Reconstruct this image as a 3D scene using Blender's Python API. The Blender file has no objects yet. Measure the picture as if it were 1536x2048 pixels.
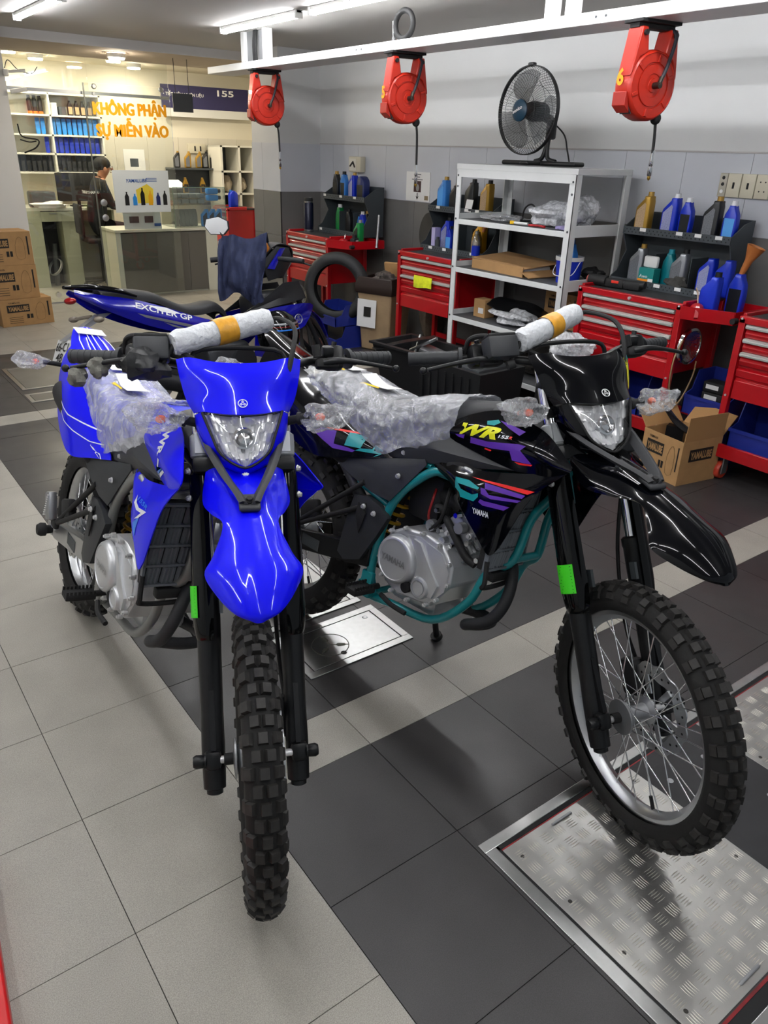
import bpy, bmesh, math, random
from mathutils import Vector as V, Matrix as Mx, Euler
from mathutils.bvhtree import BVHTree
rnd = random.Random(7)
R = math.radians
SC = bpy.context.scene
COL = SC.collection
# ------------------------------------------------------------------ camera, world, exposure
cd = bpy.data.cameras.new('camera'); cam = bpy.data.objects.new('camera', cd); COL.objects.link(cam)
cam.location = (-0.26931, -1.24851, 1.63124)
cam.rotation_euler = (R(64.7336), R(-1.6445), R(-36.2663))
cd.sensor_width = 36.0; cd.lens = 1525.39 / 2048 * 36; cd.clip_start = 0.02
SC.camera = cam
wd = bpy.data.worlds.new('street_light'); SC.world = wd; wd.use_nodes = True
wd.node_tree.nodes['Background'].inputs[0].default_value = (0.86, 0.93, 1.0, 1)
wd.node_tree.nodes['Background'].inputs[1].default_value = 0.17
SC.view_settings.view_transform = 'Standard'; SC.view_settings.look = 'None'
SC.view_settings.gamma = 1.0; SC.view_settings.use_curve_mapping = False
SC.view_settings.exposure = 0.85
TUBE_POWER = 34.0      # emission of the ceiling tubes
DOWN_POWER = 150.0      # emission of the round ceiling lamps

# ------------------------------------------------------------------ materials
def srgb(c):
    if isinstance(c, str):
        c = c.lstrip('#'); c = [int(c[i:i+2], 16)/255 for i in (0, 2, 4)]
    return tuple(x/12.92 if x <= .04045 else ((x+.055)/1.055)**2.4 for x in c)
MATS = {}
def mat(name, col, rough=.5, metal=0., coat=0., emit=0., spec=.5, noise=None, bump=None, trans=0., alpha=1., aniso=0.):
    """noise=(scale, amount, detail): colour variation; bump=(scale, strength, distance)"""
    if name in MATS: return MATS[name]
    m = bpy.data.materials.new(name); m.use_nodes = True; MATS[name] = m
    nt = m.node_tree; b = nt.nodes['Principled BSDF']; c = srgb(col)
    b.inputs['Base Color'].default_value = (*c, 1); b.inputs['Roughness'].default_value = rough
    b.inputs['Metallic'].default_value = metal; b.inputs['Coat Weight'].default_value = coat
    b.inputs['Coat Roughness'].default_value = .03; b.inputs['Specular IOR Level'].default_value = spec
    b.inputs['Transmission Weight'].default_value = trans; b.inputs['Alpha'].default_value = alpha
    if emit:
        b.inputs['Emission Color'].default_value = (*c, 1); b.inputs['Emission Strength'].default_value = emit
    if noise or bump:
        tc = nt.nodes.new('ShaderNodeTexCoord')
    if noise:
        n = nt.nodes.new('ShaderNodeTexNoise'); n.inputs['Scale'].default_value = noise[0]
        n.inputs['Detail'].default_value = noise[2] if len(noise) > 2 else 4
        nt.links.new(tc.outputs['Object'], n.inputs['Vector'])
        r = nt.nodes.new('ShaderNodeValToRGB'); a = noise[1]
        r.color_ramp.elements[0].position = .3; r.color_ramp.elements[1].position = .7
        r.color_ramp.elements[0].color = (*[max(0, x*(1-a)) for x in c], 1)
        r.color_ramp.elements[1].color = (*[min(1, x*(1+a)) for x in c], 1)
        nt.links.new(n.outputs['Fac'], r.inputs['Fac']); nt.links.new(r.outputs['Color'], b.inputs['Base Color'])
    if bump:
        n2 = nt.nodes.new('ShaderNodeTexNoise'); n2.inputs['Scale'].default_value = bump[0]; n2.inputs['Detail'].default_value = 5
        nt.links.new(tc.outputs['Object'], n2.inputs['Vector'])
        bp = nt.nodes.new('ShaderNodeBump'); bp.inputs['Strength'].default_value = bump[1]; bp.inputs['Distance'].default_value = bump[2]
        nt.links.new(n2.outputs['Fac'], bp.inputs['Height']); nt.links.new(bp.outputs['Normal'], b.inputs['Normal'])
    return m
def clear(name, tint=(1, 1, 1), haze=.0, gloss=.12, crumple=0., scale=40., rough=.05, fres=.55):
    """clear glass or plastic film: transparent + fresnel gloss, optional milky haze and crumpled relief"""
    if name in MATS: return MATS[name]
    m = bpy.data.materials.new(name); m.use_nodes = True; MATS[name] = m
    nt = m.node_tree; nt.nodes.clear(); N = nt.nodes.new; L = nt.links.new
    out = N('ShaderNodeOutputMaterial'); tr = N('ShaderNodeBsdfTransparent'); tr.inputs[0].default_value = (*tint, 1)
    gl = N('ShaderNodeBsdfGlossy'); gl.inputs['Roughness'].default_value = rough
    lw = N('ShaderNodeLayerWeight'); lw.inputs['Blend'].default_value = .35
    mx = N('ShaderNodeMixShader'); ml = N('ShaderNodeMath'); ml.operation = 'MULTIPLY_ADD'
    ml.inputs[1].default_value = fres; ml.inputs[2].default_value = gloss
    L(lw.outputs['Fresnel'], ml.inputs[0]); L(ml.outputs[0], mx.inputs[0])
    first = tr.outputs[0]
    if haze:
        df = N('ShaderNodeBsdfDiffuse'); df.inputs[0].default_value = (.85, .87, .9, 1)
        hm = N('ShaderNodeMixShader'); L(tr.outputs[0], hm.inputs[1]); L(df.outputs[0], hm.inputs[2])
        if crumple:
            tc0 = N('ShaderNodeTexCoord'); n0 = N('ShaderNodeTexNoise'); n0.inputs['Scale'].default_value = scale*.7; n0.inputs['Detail'].default_value = 6
            n0.inputs['Distortion'].default_value = 1.5
            L(tc0.outputs['Object'], n0.inputs['Vector'])
            mr = N('ShaderNodeMapRange'); mr.inputs[1].default_value = .35; mr.inputs[2].default_value = .72
            mr.inputs[3].default_value = haze*.55; mr.inputs[4].default_value = min(1, haze*1.6)
            L(n0.outputs['Fac'], mr.inputs[0]); L(mr.outputs[0], hm.inputs[0])
        else: hm.inputs[0].default_value = haze
        first = hm.outputs[0]
    L(first, mx.inputs[1]); L(gl.outputs[0], mx.inputs[2]); L(mx.outputs[0], out.inputs[0])
    if crumple:
        tc = N('ShaderNodeTexCoord'); n = N('ShaderNodeTexNoise'); n.inputs['Scale'].default_value = scale; n.inputs['Detail'].default_value = 4
        n.inputs['Distortion'].default_value = 2.0
        vo = N('ShaderNodeTexVoronoi'); vo.inputs['Scale'].default_value = scale*.8
        ad = N('ShaderNodeMath'); ad.operation = 'ADD'
        bp = N('ShaderNodeBump'); bp.inputs['Strength'].default_value = crumple; bp.inputs['Distance'].default_value = .012
        L(tc.outputs['Object'], n.inputs['Vector']); L(tc.outputs['Object'], vo.inputs['Vector'])
        L(n.outputs['Fac'], ad.inputs[0]); L(vo.outputs['Distance'], ad.inputs[1]); L(ad.outputs[0], bp.inputs['Height'])
        L(bp.outputs[0], gl.inputs['Normal'])
        if haze: L(bp.outputs[0], df.inputs['Normal'])
    return m
white = mat('white_paint', '#e6e6e3', .45)
redm = mat('red_enamel', '#a90814', .28, coat=.3)
blackp = mat('black_plastic', '#101113', .38, spec=.4)
blackm = mat('black_matte', '#121213', .7)
blackg = mat('black_gloss', '#050607', .07, spec=.32)
rubber = mat('tyre_rubber', '#151413', .78, noise=(30, .25), bump=(120, .25, .002))
knobm = mat('knob_rubber', '#262422', .6, noise=(60, .35))
chrome = mat('chrome', '#e3e4e6', .1, 1.)
alu = mat('aluminium', '#c3c5c7', .32, 1.)
alud = mat('dull_aluminium', '#a4a6a8', .4, .8)
cast = mat('cast_aluminium', '#cdcfd1', .36, .6, bump=(250, .12, .001))
boltm = mat('bolt_steel', '#d4d4d4', .3, .5)
slate = mat('grey_steel', '#3f4447', .5)
glassm = clear('clear_glass', (.955, .975, .96), 0, .05, rough=.02)
bagm = clear('plastic_film', (1, 1, 1), .26, .05, .8, 60, .1, .3)
bagw = clear('white_bag_film', (.97, .97, .98), .72, .03, .8, 30, .25, .12)
cardb = mat('cardboard', '#ab8456', .85, noise=(14, .08))
cardin = mat('cardboard_inside', '#a57d4f', .9)
lettw = mat('white_lettering', '#e9e9e9', .5)
lettk = mat('black_print', '#17130f', .7)

# ------------------------------------------------------------------ mesh helpers
def crp(a, b, c, d, t):
    return .5*((2*b) + (c-a)*t + (2*a-5*b+4*c-d)*t*t + (3*b-a-3*c+d)*t*t*t)
def crv(pts, k, closed=False):
    pts = [V(p) for p in pts]; n = len(pts); out = []
    if n < 3 or k < 2: 
        return pts
    rng = range(n) if closed else range(n-1)
    for i in rng:
        if closed: a, b, c, d = pts[i-1], pts[i], pts[(i+1) % n], pts[(i+2) % n]
        else:
            b, c = pts[i], pts[i+1]; a = pts[i-1] if i else b*2-c; d = pts[i+2] if i+2 < n else c*2-b
        out += [crp(a, b, c, d, j/k) for j in range(k)]
    if not closed: out.append(pts[-1])
    return out
class MB:
    def __init__(s, M=None): s.v = []; s.f = []; s.mi = []; s.cur = 0; s.M = M
    def add(s, vs, fs):
        o = len(s.v); s.v += [V(p) for p in vs] if s.M is None else [s.M @ V(p) for p in vs]
        s.f += [[i+o for i in f] for f in fs]; s.mi += [s.cur]*len(fs); return s
    def box(s, c, d, rot=None):
        c = V(c); h = V(d)/2; q = [V((x*h.x, y*h.y, z*h.z)) for x in (-1, 1) for y in (-1, 1) for z in (-1, 1)]
        if rot is not None:
            m = Euler(rot).to_matrix() if not isinstance(rot, Mx) else rot
            q = [m @ p for p in q]
        return s.add([c+p for p in q], [(0, 1, 3, 2), (4, 6, 7, 5), (0, 4, 5, 1), (2, 3, 7, 6), (0, 2, 6, 4), (1, 5, 7, 3)])
    def bx(s, x0, x1, y0, y1, z0, z1): return s.box(((x0+x1)/2, (y0+y1)/2, (z0+z1)/2), (abs(x1-x0), abs(y1-y0), abs(z1-z0)))
    def rbox(s, c, d, r=.01, seg=2, rot=None):
        bm = bmesh.new(); bmesh.ops.create_cube(bm, size=1)
        for w in bm.verts: w.co = V((w.co.x*d[0], w.co.y*d[1], w.co.z*d[2]))
        bmesh.ops.bevel(bm, geom=bm.edges[:], offset=min(r, min(d)*.49), segments=seg, affect='EDGES', profile=.5)
        m = Euler(rot).to_matrix() if rot is not None and not isinstance(rot, Mx) else rot
        bm.verts.index_update()
        s.add([V(c) + (m @ w.co if m is not None else w.co) for w in bm.verts], [[w.index for w in f.verts] for f in bm.faces]); bm.free(); return s
    def ring(s, c, ax, r, n, e1=None):
        ax = V(ax).normalized()
        if e1 is None: e1 = ax.orthogonal().normalized()
        e2 = ax.cross(e1); return [V(c)+e1*(r*math.cos(2*math.pi*i/n))+e2*(r*math.sin(2*math.pi*i/n)) for i in range(n)]
    def loft(s, rings, cap0=True, cap1=True, closed=True):
        n = len(rings[0]); vs = [p for q in rings for p in q]; fs = []
        for k in range(len(rings)-1):
            for i in range(n if closed else n-1):
                j = (i+1) % n; fs.append((k*n+i, k*n+j, (k+1)*n+j, (k+1)*n+i))
        if cap0: fs.append(list(range(n))[::-1])
        if cap1: fs.append([(len(rings)-1)*n+i for i in range(n)])
        return s.add(vs, fs)
    def cyl(s, a, b, r0, r1=None, n=14, cap=True):
        a = V(a); b = V(b); r1 = r0 if r1 is None else r1; ax = b-a; e1 = ax.orthogonal().normalized()
        return s.loft([s.ring(a, ax, r0, n, e1), s.ring(b, ax, r1, n, e1)], cap, cap)
    def tube(s, pts, r, n=8, k=5, cap=True, closed=False):
        P = crv(pts, k, closed); m = len(P); rr = r if isinstance(r, (list, tuple)) else None
        T = [((P[(i+1) % m] if (closed or i < m-1) else P[i])-(P[i-1] if (closed or i > 0) else P[i])).normalized() for i in range(m)]
        e = T[0].orthogonal().normalized(); rings = []
        for i in range(m):
            e = (e-T[i]*e.dot(T[i])); e = e.normalized() if e.length > 1e-6 else T[i].orthogonal().normalized()
            ra = r
            if rr: 
                t = i/(m-1)*(len(rr)-1); q = min(int(t), len(rr)-2); ra = rr[q]+(rr[q+1]-rr[q])*(t-q)
            rings.append(s.ring(P[i], T[i], ra, n, e))
        if closed: rings.append(rings[0]); cap = False
        return s.loft(rings, cap, cap)
    def lathe(s, prof, o=(0, 0, 0), ax=(0, 0, 1), n=24, cap=False):
        """prof: (radius, height along ax)"""
        o = V(o); a = V(ax).normalized(); e1 = a.orthogonal().normalized()
        return s.loft([s.ring(o+a*h, a, max(r, 1e-5), n, e1) for r, h in prof], cap, cap)
    def prism(s, poly, d):
        n = len(poly); d = V(d); P = [V(p) for p in poly]
        return s.add(P+[p+d for p in P], [list(range(n))[::-1], [n+i for i in range(n)]]+[(i, (i+1) % n, n+(i+1) % n, n+i) for i in range(n)])
    def shell(s, G, th):
        """G: grid of points [row][col]; builds a closed shell of the given thickness (th<0: outward is kept)"""
        nr, nc = len(G), len(G[0]); N = []
        for i in range(nr):
            for j in range(nc):
                du = G[i][min(j+1, nc-1)]-G[i][max(j-1, 0)]; dv = G[min(i+1, nr-1)][j]-G[max(i-1, 0)][j]
                q = du.cross(dv); N.append(q.normalized() if q.length > 1e-12 else V((0, 0, 1)))
        A = [p for r in G for p in r]; B = [p-N[i]*th for i, p in enumerate(A)]; m = nr*nc; fs = []
        for i in range(nr-1):
            for j in range(nc-1):
                a = i*nc+j; fs += [(a, a+1, a+nc+1, a+nc), (m+a, m+a+nc, m+a+nc+1, m+a+1)]
        for j in range(nc-1):
            a = j; fs.append((a, m+a, m+a+1, a+1)); a = (nr-1)*nc+j; fs.append((a, a+1, m+a+1, m+a))
        for i in range(nr-1):
            a = i*nc; fs.append((a, a+nc, m+a+nc, m+a)); a = i*nc+nc-1; fs.append((a, m+a, m+a+nc, a+nc))
        return s.add(A+B, fs)
    def grid(self, rows, ku=5, kv=5):
        rr = [crv(r, ku) for r in rows]; cols = [crv([r[j] for r in rr], kv) for j in range(len(rr[0]))]
        return [[cols[j][i] for j in range(len(cols))] for i in range(len(cols[0]))]
    def patch(s, rows, ku=5, kv=5, th=.003): return s.shell(s.grid(rows, ku, kv), th)
    def panel(s, pts, bulge=.0, th=.004, K=4, out=(0, -1, 0), k=1, rnd_=0):
        """closed outline (star-shaped) -> bulged plate"""
        P = crv(pts, k, True) if k > 1 else [V(p) for p in pts]; n = len(P); c = sum(P, V())/n; o = V(out)
        rings = []
        for q in range(K):
            f = 1-q/K; rings.append([c+(p-c)*f+o*(bulge*(1-f*f)) for p in P])
        vs = [p for r in rings for p in r]+[c+o*bulge]; m = len(vs); fs = []
        for q in range(K-1):
            for i in range(n): j = (i+1) % n; fs.append((q*n+i, q*n+j, (q+1)*n+j, (q+1)*n+i))
        for i in range(n): fs.append(((K-1)*n+i, (K-1)*n+(i+1) % n, m-1))
        back = [p-o*th for p in vs[:n]]+[c-o*th+o*bulge*.6]
        fs += [(i, m+i, m+(i+1) % n, (i+1) % n) for i in range(n)]+[(m+(i+1) % n, m+i, m+n) for i in range(n)]
        return s.add(vs+back, fs)
    def ell(s, c, r, nu=12, nv=8, rot=None):
        vs = []; c = V(c); m = Euler(rot).to_matrix() if rot is not None else None
        for i in range(nv+1):
            t = math.pi*i/nv
            for j in range(nu):
                a = 2*math.pi*j/nu; p = V((r[0]*math.sin(t)*math.cos(a), r[1]*math.sin(t)*math.sin(a), r[2]*math.cos(t)))
                vs.append(c+(m @ p if m is not None else p))
        return s.add(vs, [(i*nu+j, (i+1)*nu+j, (i+1)*nu+(j+1) % nu, i*nu+(j+1) % nu) for i in range(nv) for j in range(nu)])
    def blob(s, c, r, amp=.2, nu=16, nv=10, seed=0, freq=3.):
        """crumpled lump resting on z = c.z - r.z"""
        from mathutils import noise as nz
        o = len(s.v); s.ell((0, 0, 0), (1, 1, 1), nu, nv); M = s.M; inv = M.inverted() if M is not None else None
        for i in range(o, len(s.v)):
            p = inv @ s.v[i] if inv else s.v[i].copy(); q = 1+amp*nz.noise(p*freq*.5+V((seed*7.1, seed*3.3, seed)))*1.6+amp*.5*nz.noise(p*freq*1.7+V((seed, 0, 5)))
            w = V((p.x*r[0]*q, p.y*r[1]*q, max(p.z*r[2]*q, -r[2])))+V(c); s.v[i] = M @ w if M is not None else w
        return s
    def mesh(s, name, smooth=38):
        me = bpy.data.meshes.new(name); me.from_pydata([tuple(p) for p in s.v], [], s.f)
        if any(s.mi): me.polygons.foreach_set('material_index', s.mi)
        bm = bmesh.new(); bm.from_mesh(me); bmesh.ops.recalc_face_normals(bm, faces=bm.faces[:]); bm.to_mesh(me); bm.free()
        if smooth:
            me.polygons.foreach_set('use_smooth', [True]*len(me.polygons)); me.set_sharp_from_angle(angle=R(smooth))
        me.update(); return me
    def build(s, name, m, parent=None, smooth=38, bev=0):
        me = s.mesh(name, smooth)
        for q in (m if isinstance(m, (list, tuple)) else [m]): me.materials.append(q)
        return link(name, me, parent, bev)
def link(name, me, parent=None, bev=0):
    o = bpy.data.objects.new(name, me); COL.objects.link(o)
    if parent is not None: o.parent = parent
    if bev:
        b = o.modifiers.new('bevel', 'BEVEL'); b.width = bev; b.segments = 2; b.limit_method = 'ANGLE'; b.angle_limit = R(40)
    return o
def tag(o, label, cat, group=None):
    o['label'] = label; o['category'] = cat
    if group: o['group'] = group
    return o
def thing(name, label, cat, loc=(0, 0, 0), rz=0, group=None):
    o = bpy.data.objects.new(name, None); COL.objects.link(o); o.location = loc; o.rotation_euler = (0, 0, rz); o.empty_display_size = .1
    return tag(o, label, cat, group)
def struct(o): o['kind'] = 'structure'; return o
def dup(root, loc, rz, label, group=None):
    r = root.copy(); COL.objects.link(r); r.location = loc; r.rotation_euler = (0, 0, rz); r['label'] = label
    if group: r['group'] = group
    for ch in root.children:
        c = ch.copy(); COL.objects.link(c); c.parent = r
        for g in ch.children: d = g.copy(); COL.objects.link(d); d.parent = c
    return r
TXT = {}
def text_geo(t, bold=0.):
    """text -> (verts 2d, faces) normalised to cap height 1, x from 0"""
    if (t, bold) in TXT: return TXT[t, bold]
    cu = bpy.data.curves.new('t', 'FONT'); cu.body = t; cu.resolution_u = 3; cu.offset = bold
    o = bpy.data.objects.new('t', cu); COL.objects.link(o); me = o.to_mesh()
    vs = [(p.co.x, p.co.y) for p in me.vertices]; fs = [list(p.vertices) for p in me.polygons]; o.to_mesh_clear()
    bpy.data.objects.remove(o); bpy.data.curves.remove(cu)
    x0 = min(p[0] for p in vs); k = 1/.7
    vs = [((p[0]-x0)*k, p[1]*k) for p in vs]; w = max(p[0] for p in vs)
    TXT[t, bold] = (vs, fs, w); return TXT[t, bold]
def lettering(mb, t, o, ex, ey, h, w=None, bold=0., slant=0., lift=.0012, center=False):
    """flat lettering in the plane o + ex*x + ey*y (unit vectors), cap height h, optional total width w"""
    vs, fs, tw = text_geo(t, bold); ex = V(ex).normalized(); ey = V(ey).normalized(); kx = (w/tw) if w else h
    nn = ex.cross(ey)*lift; x0 = -tw*kx/2 if center else 0
    mb.add([V(o)+ex*(x0+p[0]*kx+p[1]*h*slant)+ey*(p[1]*h)+nn for p in vs], fs); return tw*kx
def decal(mb, src, polys, o, ex, ey, d, lift=.0012, cut=.02):
    """flat polygons (2d) in plane o,ex,ey projected along d onto the meshes src (list of MB), following their surface"""
    bvh = BVHTree.FromPolygons([p for m in src for p in m.v], [[i+k for i in f] for m, k in zip(src, [sum(len(q.v) for q in src[:a]) for a in range(len(src))]) for f in m.f])
    o = V(o); ex = V(ex).normalized(); ey = V(ey).normalized(); d = V(d).normalized()
    bm = bmesh.new()
    for vs, fs in polys:
        w = [bm.verts.new((p[0], p[1], 0)) for p in vs]
        for f in fs:
            try: bm.faces.new([w[i] for i in f])
            except ValueError: pass
    if not bm.verts: return
    for ax in (0, 1):
        lo = min(q.co[ax] for q in bm.verts); hi = max(q.co[ax] for q in bm.verts); x = lo+cut
        while x < hi:
            nv = V((0, 0, 0)); nv[ax] = 1; co = V((0, 0, 0)); co[ax] = x
            bmesh.ops.bisect_plane(bm, geom=bm.verts[:]+bm.edges[:]+bm.faces[:], plane_co=co, plane_no=nv); x += cut
    bm.verts.index_update(); vs = []; last = None
    for q in bm.verts:
        p = o+ex*q.co.x+ey*q.co.y; h = bvh.ray_cast(p-d*.6, d)
        if h[0] is None: h = bvh.find_nearest(p)
        nn = h[1] if h[1].dot(d) < 0 else -h[1]
        vs.append(h[0]-d*lift)
    sv = mb.M; mb.M = None
    mb.add(vs, [[q.index for q in f.verts] for f in bm.faces]); mb.M = sv; bm.free()
def poly(*p): return (p, [list(range(len(p)))])
# ------------------------------------------------------------------ ceiling lamps (the room's own light)
def emis(name, col, st):
    m = mat(name, col, .5); b = m.node_tree.nodes['Principled BSDF']
    b.inputs['Emission Color'].default_value = (*srgb(col), 1); b.inputs['Emission Strength'].default_value = st; return m
tubem = emis('lit_tube', '#fbfcff', TUBE_POWER)
downm = emis('lit_downlight', '#fff3dd', DOWN_POWER)
def tube_light(x, y0, label):
    t = thing('fluorescent_light', label, 'ceiling light', (x, y0, 2.5), 0, 'fluorescent battens on the workshop ceiling')
    MB().bx(-.022, .022, -1.2, 0, -.02, 0).bx(-.03, .03, -.02, 0, -.05, 0).bx(-.03, .03, -1.2, -1.18, -.05, 0).build('housing', white, t, bev=.003)
    MB().cyl((0, -1.185, -.036), (0, -.015, -.036), .0135, n=12).build('tube', tubem, t)
    return t
TB = [(2.92, 5.33, 'lit fluorescent tube nearest the office, above the hose reel beam'), (2.92, 3.97, 'lit fluorescent tube second from the office, cut by the top edge'),
      (1.5, 5.91, 'lit fluorescent tube in the top left corner')]
for x, y, l in TB: tube_light(x, y, l)
for x, y in [(2.92, 2.61), (2.92, 1.25), (1.5, 4.55), (1.5, 3.19), (1.5, 1.83), (1.5, .47), (0.1, 3.4), (0.1, 2.04), (0.1, .68), (-1.2, 2.6), (1.5, -.9), (.1, -.7), (-1.2, 1.2)]:
    tube_light(x, y, 'lit fluorescent tube on the workshop ceiling above the picture')
def downlight(x, y, z, label, r=.075):
    t = thing('round_downlight', label, 'ceiling light', (x, y, z), 0, 'round ceiling lamps')
    MB().lathe([(r, 0), (r*1.12, 0), (r*1.12, -.035), (r, -.04), (r, -.035)], n=24).build('rim', white, t)
    MB().lathe([(1e-4, -.03), (r, -.03), (r*.95, -.05), (1e-4, -.055)], n=24).build('diffuser', downm, t)
downlight(2.69, 7.21, 2.42, 'bright round ceiling lamp in front of the glass front')
downlight(4.55, 8.3, 2.5, 'round ceiling lamp above the blue banner'); downlight(2.4, 9.0, 2.5, 'round ceiling lamp above the white oil shelves')
downlight(3.1, 8.5, 2.5, 'round ceiling lamp behind the glass door'); downlight(3.55, 9.1, 2.5, 'round ceiling lamp beyond the glass sign')
downlight(2.0, 8.5, 2.5, 'round ceiling lamp at the left end of the office')

# ------------------------------------------------------------------ floor
def tile_mat(name, col, rough, var):
    m = mat(name, col, rough, noise=(5, var, 6), bump=(180, .04, .0006)); nt = m.node_tree; b = nt.nodes['Principled BSDF']
    tc = nt.nodes['Texture Coordinate']; gm = nt.nodes.new('ShaderNodeNewGeometry'); n = nt.nodes.new('ShaderNodeTexNoise')
    n.inputs['Scale'].default_value = 2.3; n.inputs['Detail'].default_value = 6
    nt.links.new(gm.outputs['Position'], n.inputs['Vector'])
    mr = nt.nodes.new('ShaderNodeMapRange'); mr.inputs[1].default_value = .3; mr.inputs[2].default_value = .7
    mr.inputs[3].default_value = rough-.1; mr.inputs[4].default_value = rough+.12
    nt.links.new(n.outputs['Fac'], mr.inputs[0]); nt.links.new(mr.outputs[0], b.inputs['Roughness'])
    for q in nt.nodes:
        if q.type == 'TEX_NOISE' and q != n: nt.links.new(gm.outputs['Position'], q.inputs['Vector'])
    # fine mottling of the stoneware
    n3 = nt.nodes.new('ShaderNodeTexNoise'); n3.inputs['Scale'].default_value = 420; n3.inputs['Detail'].default_value = 2
    nt.links.new(gm.outputs['Position'], n3.inputs['Vector'])
    mx = nt.nodes.new('ShaderNodeMix'); mx.data_type = 'RGBA'; mx.blend_type = 'OVERLAY'; mx.inputs[0].default_value = .6
    src = b.inputs['Base Color'].links[0].from_socket
    nt.links.new(src, mx.inputs[6]); nt.links.new(n3.outputs['Fac'], mx.inputs[7]); nt.links.new(mx.outputs[2], b.inputs['Base Color'])
    return m
lightm = tile_mat('light_stoneware', '#a19d93', .42, .08); darkm = tile_mat('dark_stoneware', '#393737', .4, .12)
groutm = mat('grout', '#403d3a', .9)
fl = struct(MB().bx(-2.2, 5.5, -2.4, 9.7, -.05, -.004).build('floor', groutm)); fl['label'] = 'tiled workshop floor'
def fr(a, b, st=.4):
    out = []; x = a
    while x < b-1e-6: out.append((x, min(x+st, b))); x += st
    return out
tiles = []
ys_light = fr(-2.4, 5.75); xs_light = fr(-2.0, .4)
for a in xs_light:
    for c in ys_light: tiles.append((*a, *c, 0))
xs_dark = fr(.4, 4.34)
ys_dark = [(-2.2+.4*i, -1.8+.4*i, 1) for i in range(6)]+[(.2, .4, 0)]+[(*q, 1) for q in fr(.4, 3.85)]+[(3.85, 4.05, 0)]+[(*q, 1) for q in fr(4.05, 5.75)]
for a in xs_dark:
    for c in ys_dark: tiles.append((*a, c[0], c[1], c[2]))
for a in fr(-.4, 5.4):
    for c in fr(5.75, 9.6): tiles.append((*a, *c, 0))
CM = cam.matrix_basis.copy() if False else Mx.LocRotScale(cam.location, cam.rotation_euler, None)
CI = CM.inverted()
def pix(p):
    q = CI @ V(p); f = 1525.39
    if q.z > -.05: return None
    return (768+f*q.x/-q.z, 1024-f*q.y/-q.z, -q.z)
def size_px(t):
    q = [pix((x, y, 0)) for x in t[:2] for y in t[2:4]]
    if any(k is None for k in q): q = [k for k in q if k]
    if not q: return 0
    if max(k[0] for k in q) < -40 or min(k[0] for k in q) > 1576 or max(k[1] for k in q) < 0 or min(k[1] for k in q) > 2088: return 0
    return (max(k[0] for k in q)-min(k[0] for k in q))*(max(k[1] for k in q)-min(k[1] for k in q))
tiles.sort(key=lambda t: -size_px(t))
TM = {}
def tile_obj(name, parent, sx, sy, sz, m, loc, key):
    k = (round(sx, 3), round(sy, 3), round(sz, 3), key)
    if k not in TM:
        me = MB().bx(-sx/2, sx/2, -sy/2, sy/2, -sz/2, sz/2).mesh(name, 0); me.materials.append(m); TM[k] = me
    o = link(name, TM[k], parent); o.location = loc; return o
rest = MB(); nt_ = 0; G = .0022
for x0, x1, y0, y1, d in tiles:
    z = rnd.uniform(-.0004, .0003)
    if nt_ < 290 and size_px((x0, x1, y0, y1)) > 100:
        tile_obj('floor_tile', fl, x1-x0-G, y1-y0-G, .008, darkm if d else lightm, ((x0+x1)/2, (y0+y1)/2, -.004+z), d); nt_ += 1
    else: rest.cur = d; rest.bx(x0+G/2, x1-G/2, y0+G/2, y1-G/2, -.008, 0)
ro = rest.build('floor_tile_rest', [lightm, darkm], fl, 0); ro['kind'] = 'stuff'

# ------------------------------------------------------------------ walls, column, ceiling
wallm = mat('wall_paint', '#c9cac9', .6, noise=(1.5, .02), bump=(60, .03, .001))
walle = mat('wall_tile_pale', '#bfc2c8', .3, noise=(2, .03)); walld = mat('wall_tile_grey', '#6f6e6c', .35, noise=(3, .06))
creamm = mat('office_paint', '#d9d3c0', .6); ceilm = mat('ceiling_paint', '#c6c3bf', .75)
wr = struct(MB().bx(4.304, 4.4, -2.4, 6.08, 0, 2.5).build('wall_right', wallm)); wr['label'] = 'white workshop wall with tiled lower part'
wj = mat('wall_joint', '#77787a', .9)
struct(MB().bx(4.3005, 4.304, -2.4, 6.08, 0, 1.682).build('trim_1', wj, wr))
TWY = [5.832-.4445*i for i in range(-1, 18)]
def wall_tiles(parent, x, spans, zs, axis='y', y=None):
    for a, b in spans:
        for z0, z1, m, k in zs:
            if axis == 'y': tile_obj('wall_tile', parent, .006, b-a-.003, z1-z0-.003, m, (x, (a+b)/2, (z0+z1)/2), k)
            else: tile_obj('wall_tile', parent, b-a-.003, .006, z1-z0-.003, m, ((a+b)/2, y, (z0+z1)/2), k)
ZS = [(1.239, 1.684, walle, 'p'), (.82, 1.239, walld, 'g'), (.4, .82, walld, 'g'), (.0, .4, walld, 'g')]
spans = [(max(TWY[i+1], -.4), min(TWY[i], 6.078)) for i in range(len(TWY)-1) if TWY[i] > -.3]
wall_tiles(wr, 4.3, spans, ZS)
MB().bx(4.2975, 4.304, -.4, 6.08, 1.684, 1.693).build('tile_edge_strip', mat('edge_strip', '#a9a6a4', .5), wr)
col = struct(MB().bx(3.832, 4.4, 6.08, 6.66, 0, 2.5).build('wall_column', wallm)); col['label'] = 'square column at the end of the workshop wall'
wall_tiles(col, 0, [(3.826, 4.297)], ZS, 'x', 6.077); wall_tiles(col, 3.829, [(6.074, 6.44), (6.44, 6.66)], ZS)
MB().bx(3.822, 3.8315, 6.0705, 6.0795, 0, 1.24).build('corner_strip', blackm, col)
wb = struct(MB().bx(1.2, 5.6, 9.6, 9.7, 0, 2.6).build('wall_back', creamm)); wb['label'] = 'cream back wall of the office'
btile = mat('office_tile', '#cbc6b6', .35)
for i in range(10): tile_obj('wall_tile', wb, .425, .006, .42, btile, (1.45+.43*i, 9.597, 1.52), 'c')
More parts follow.
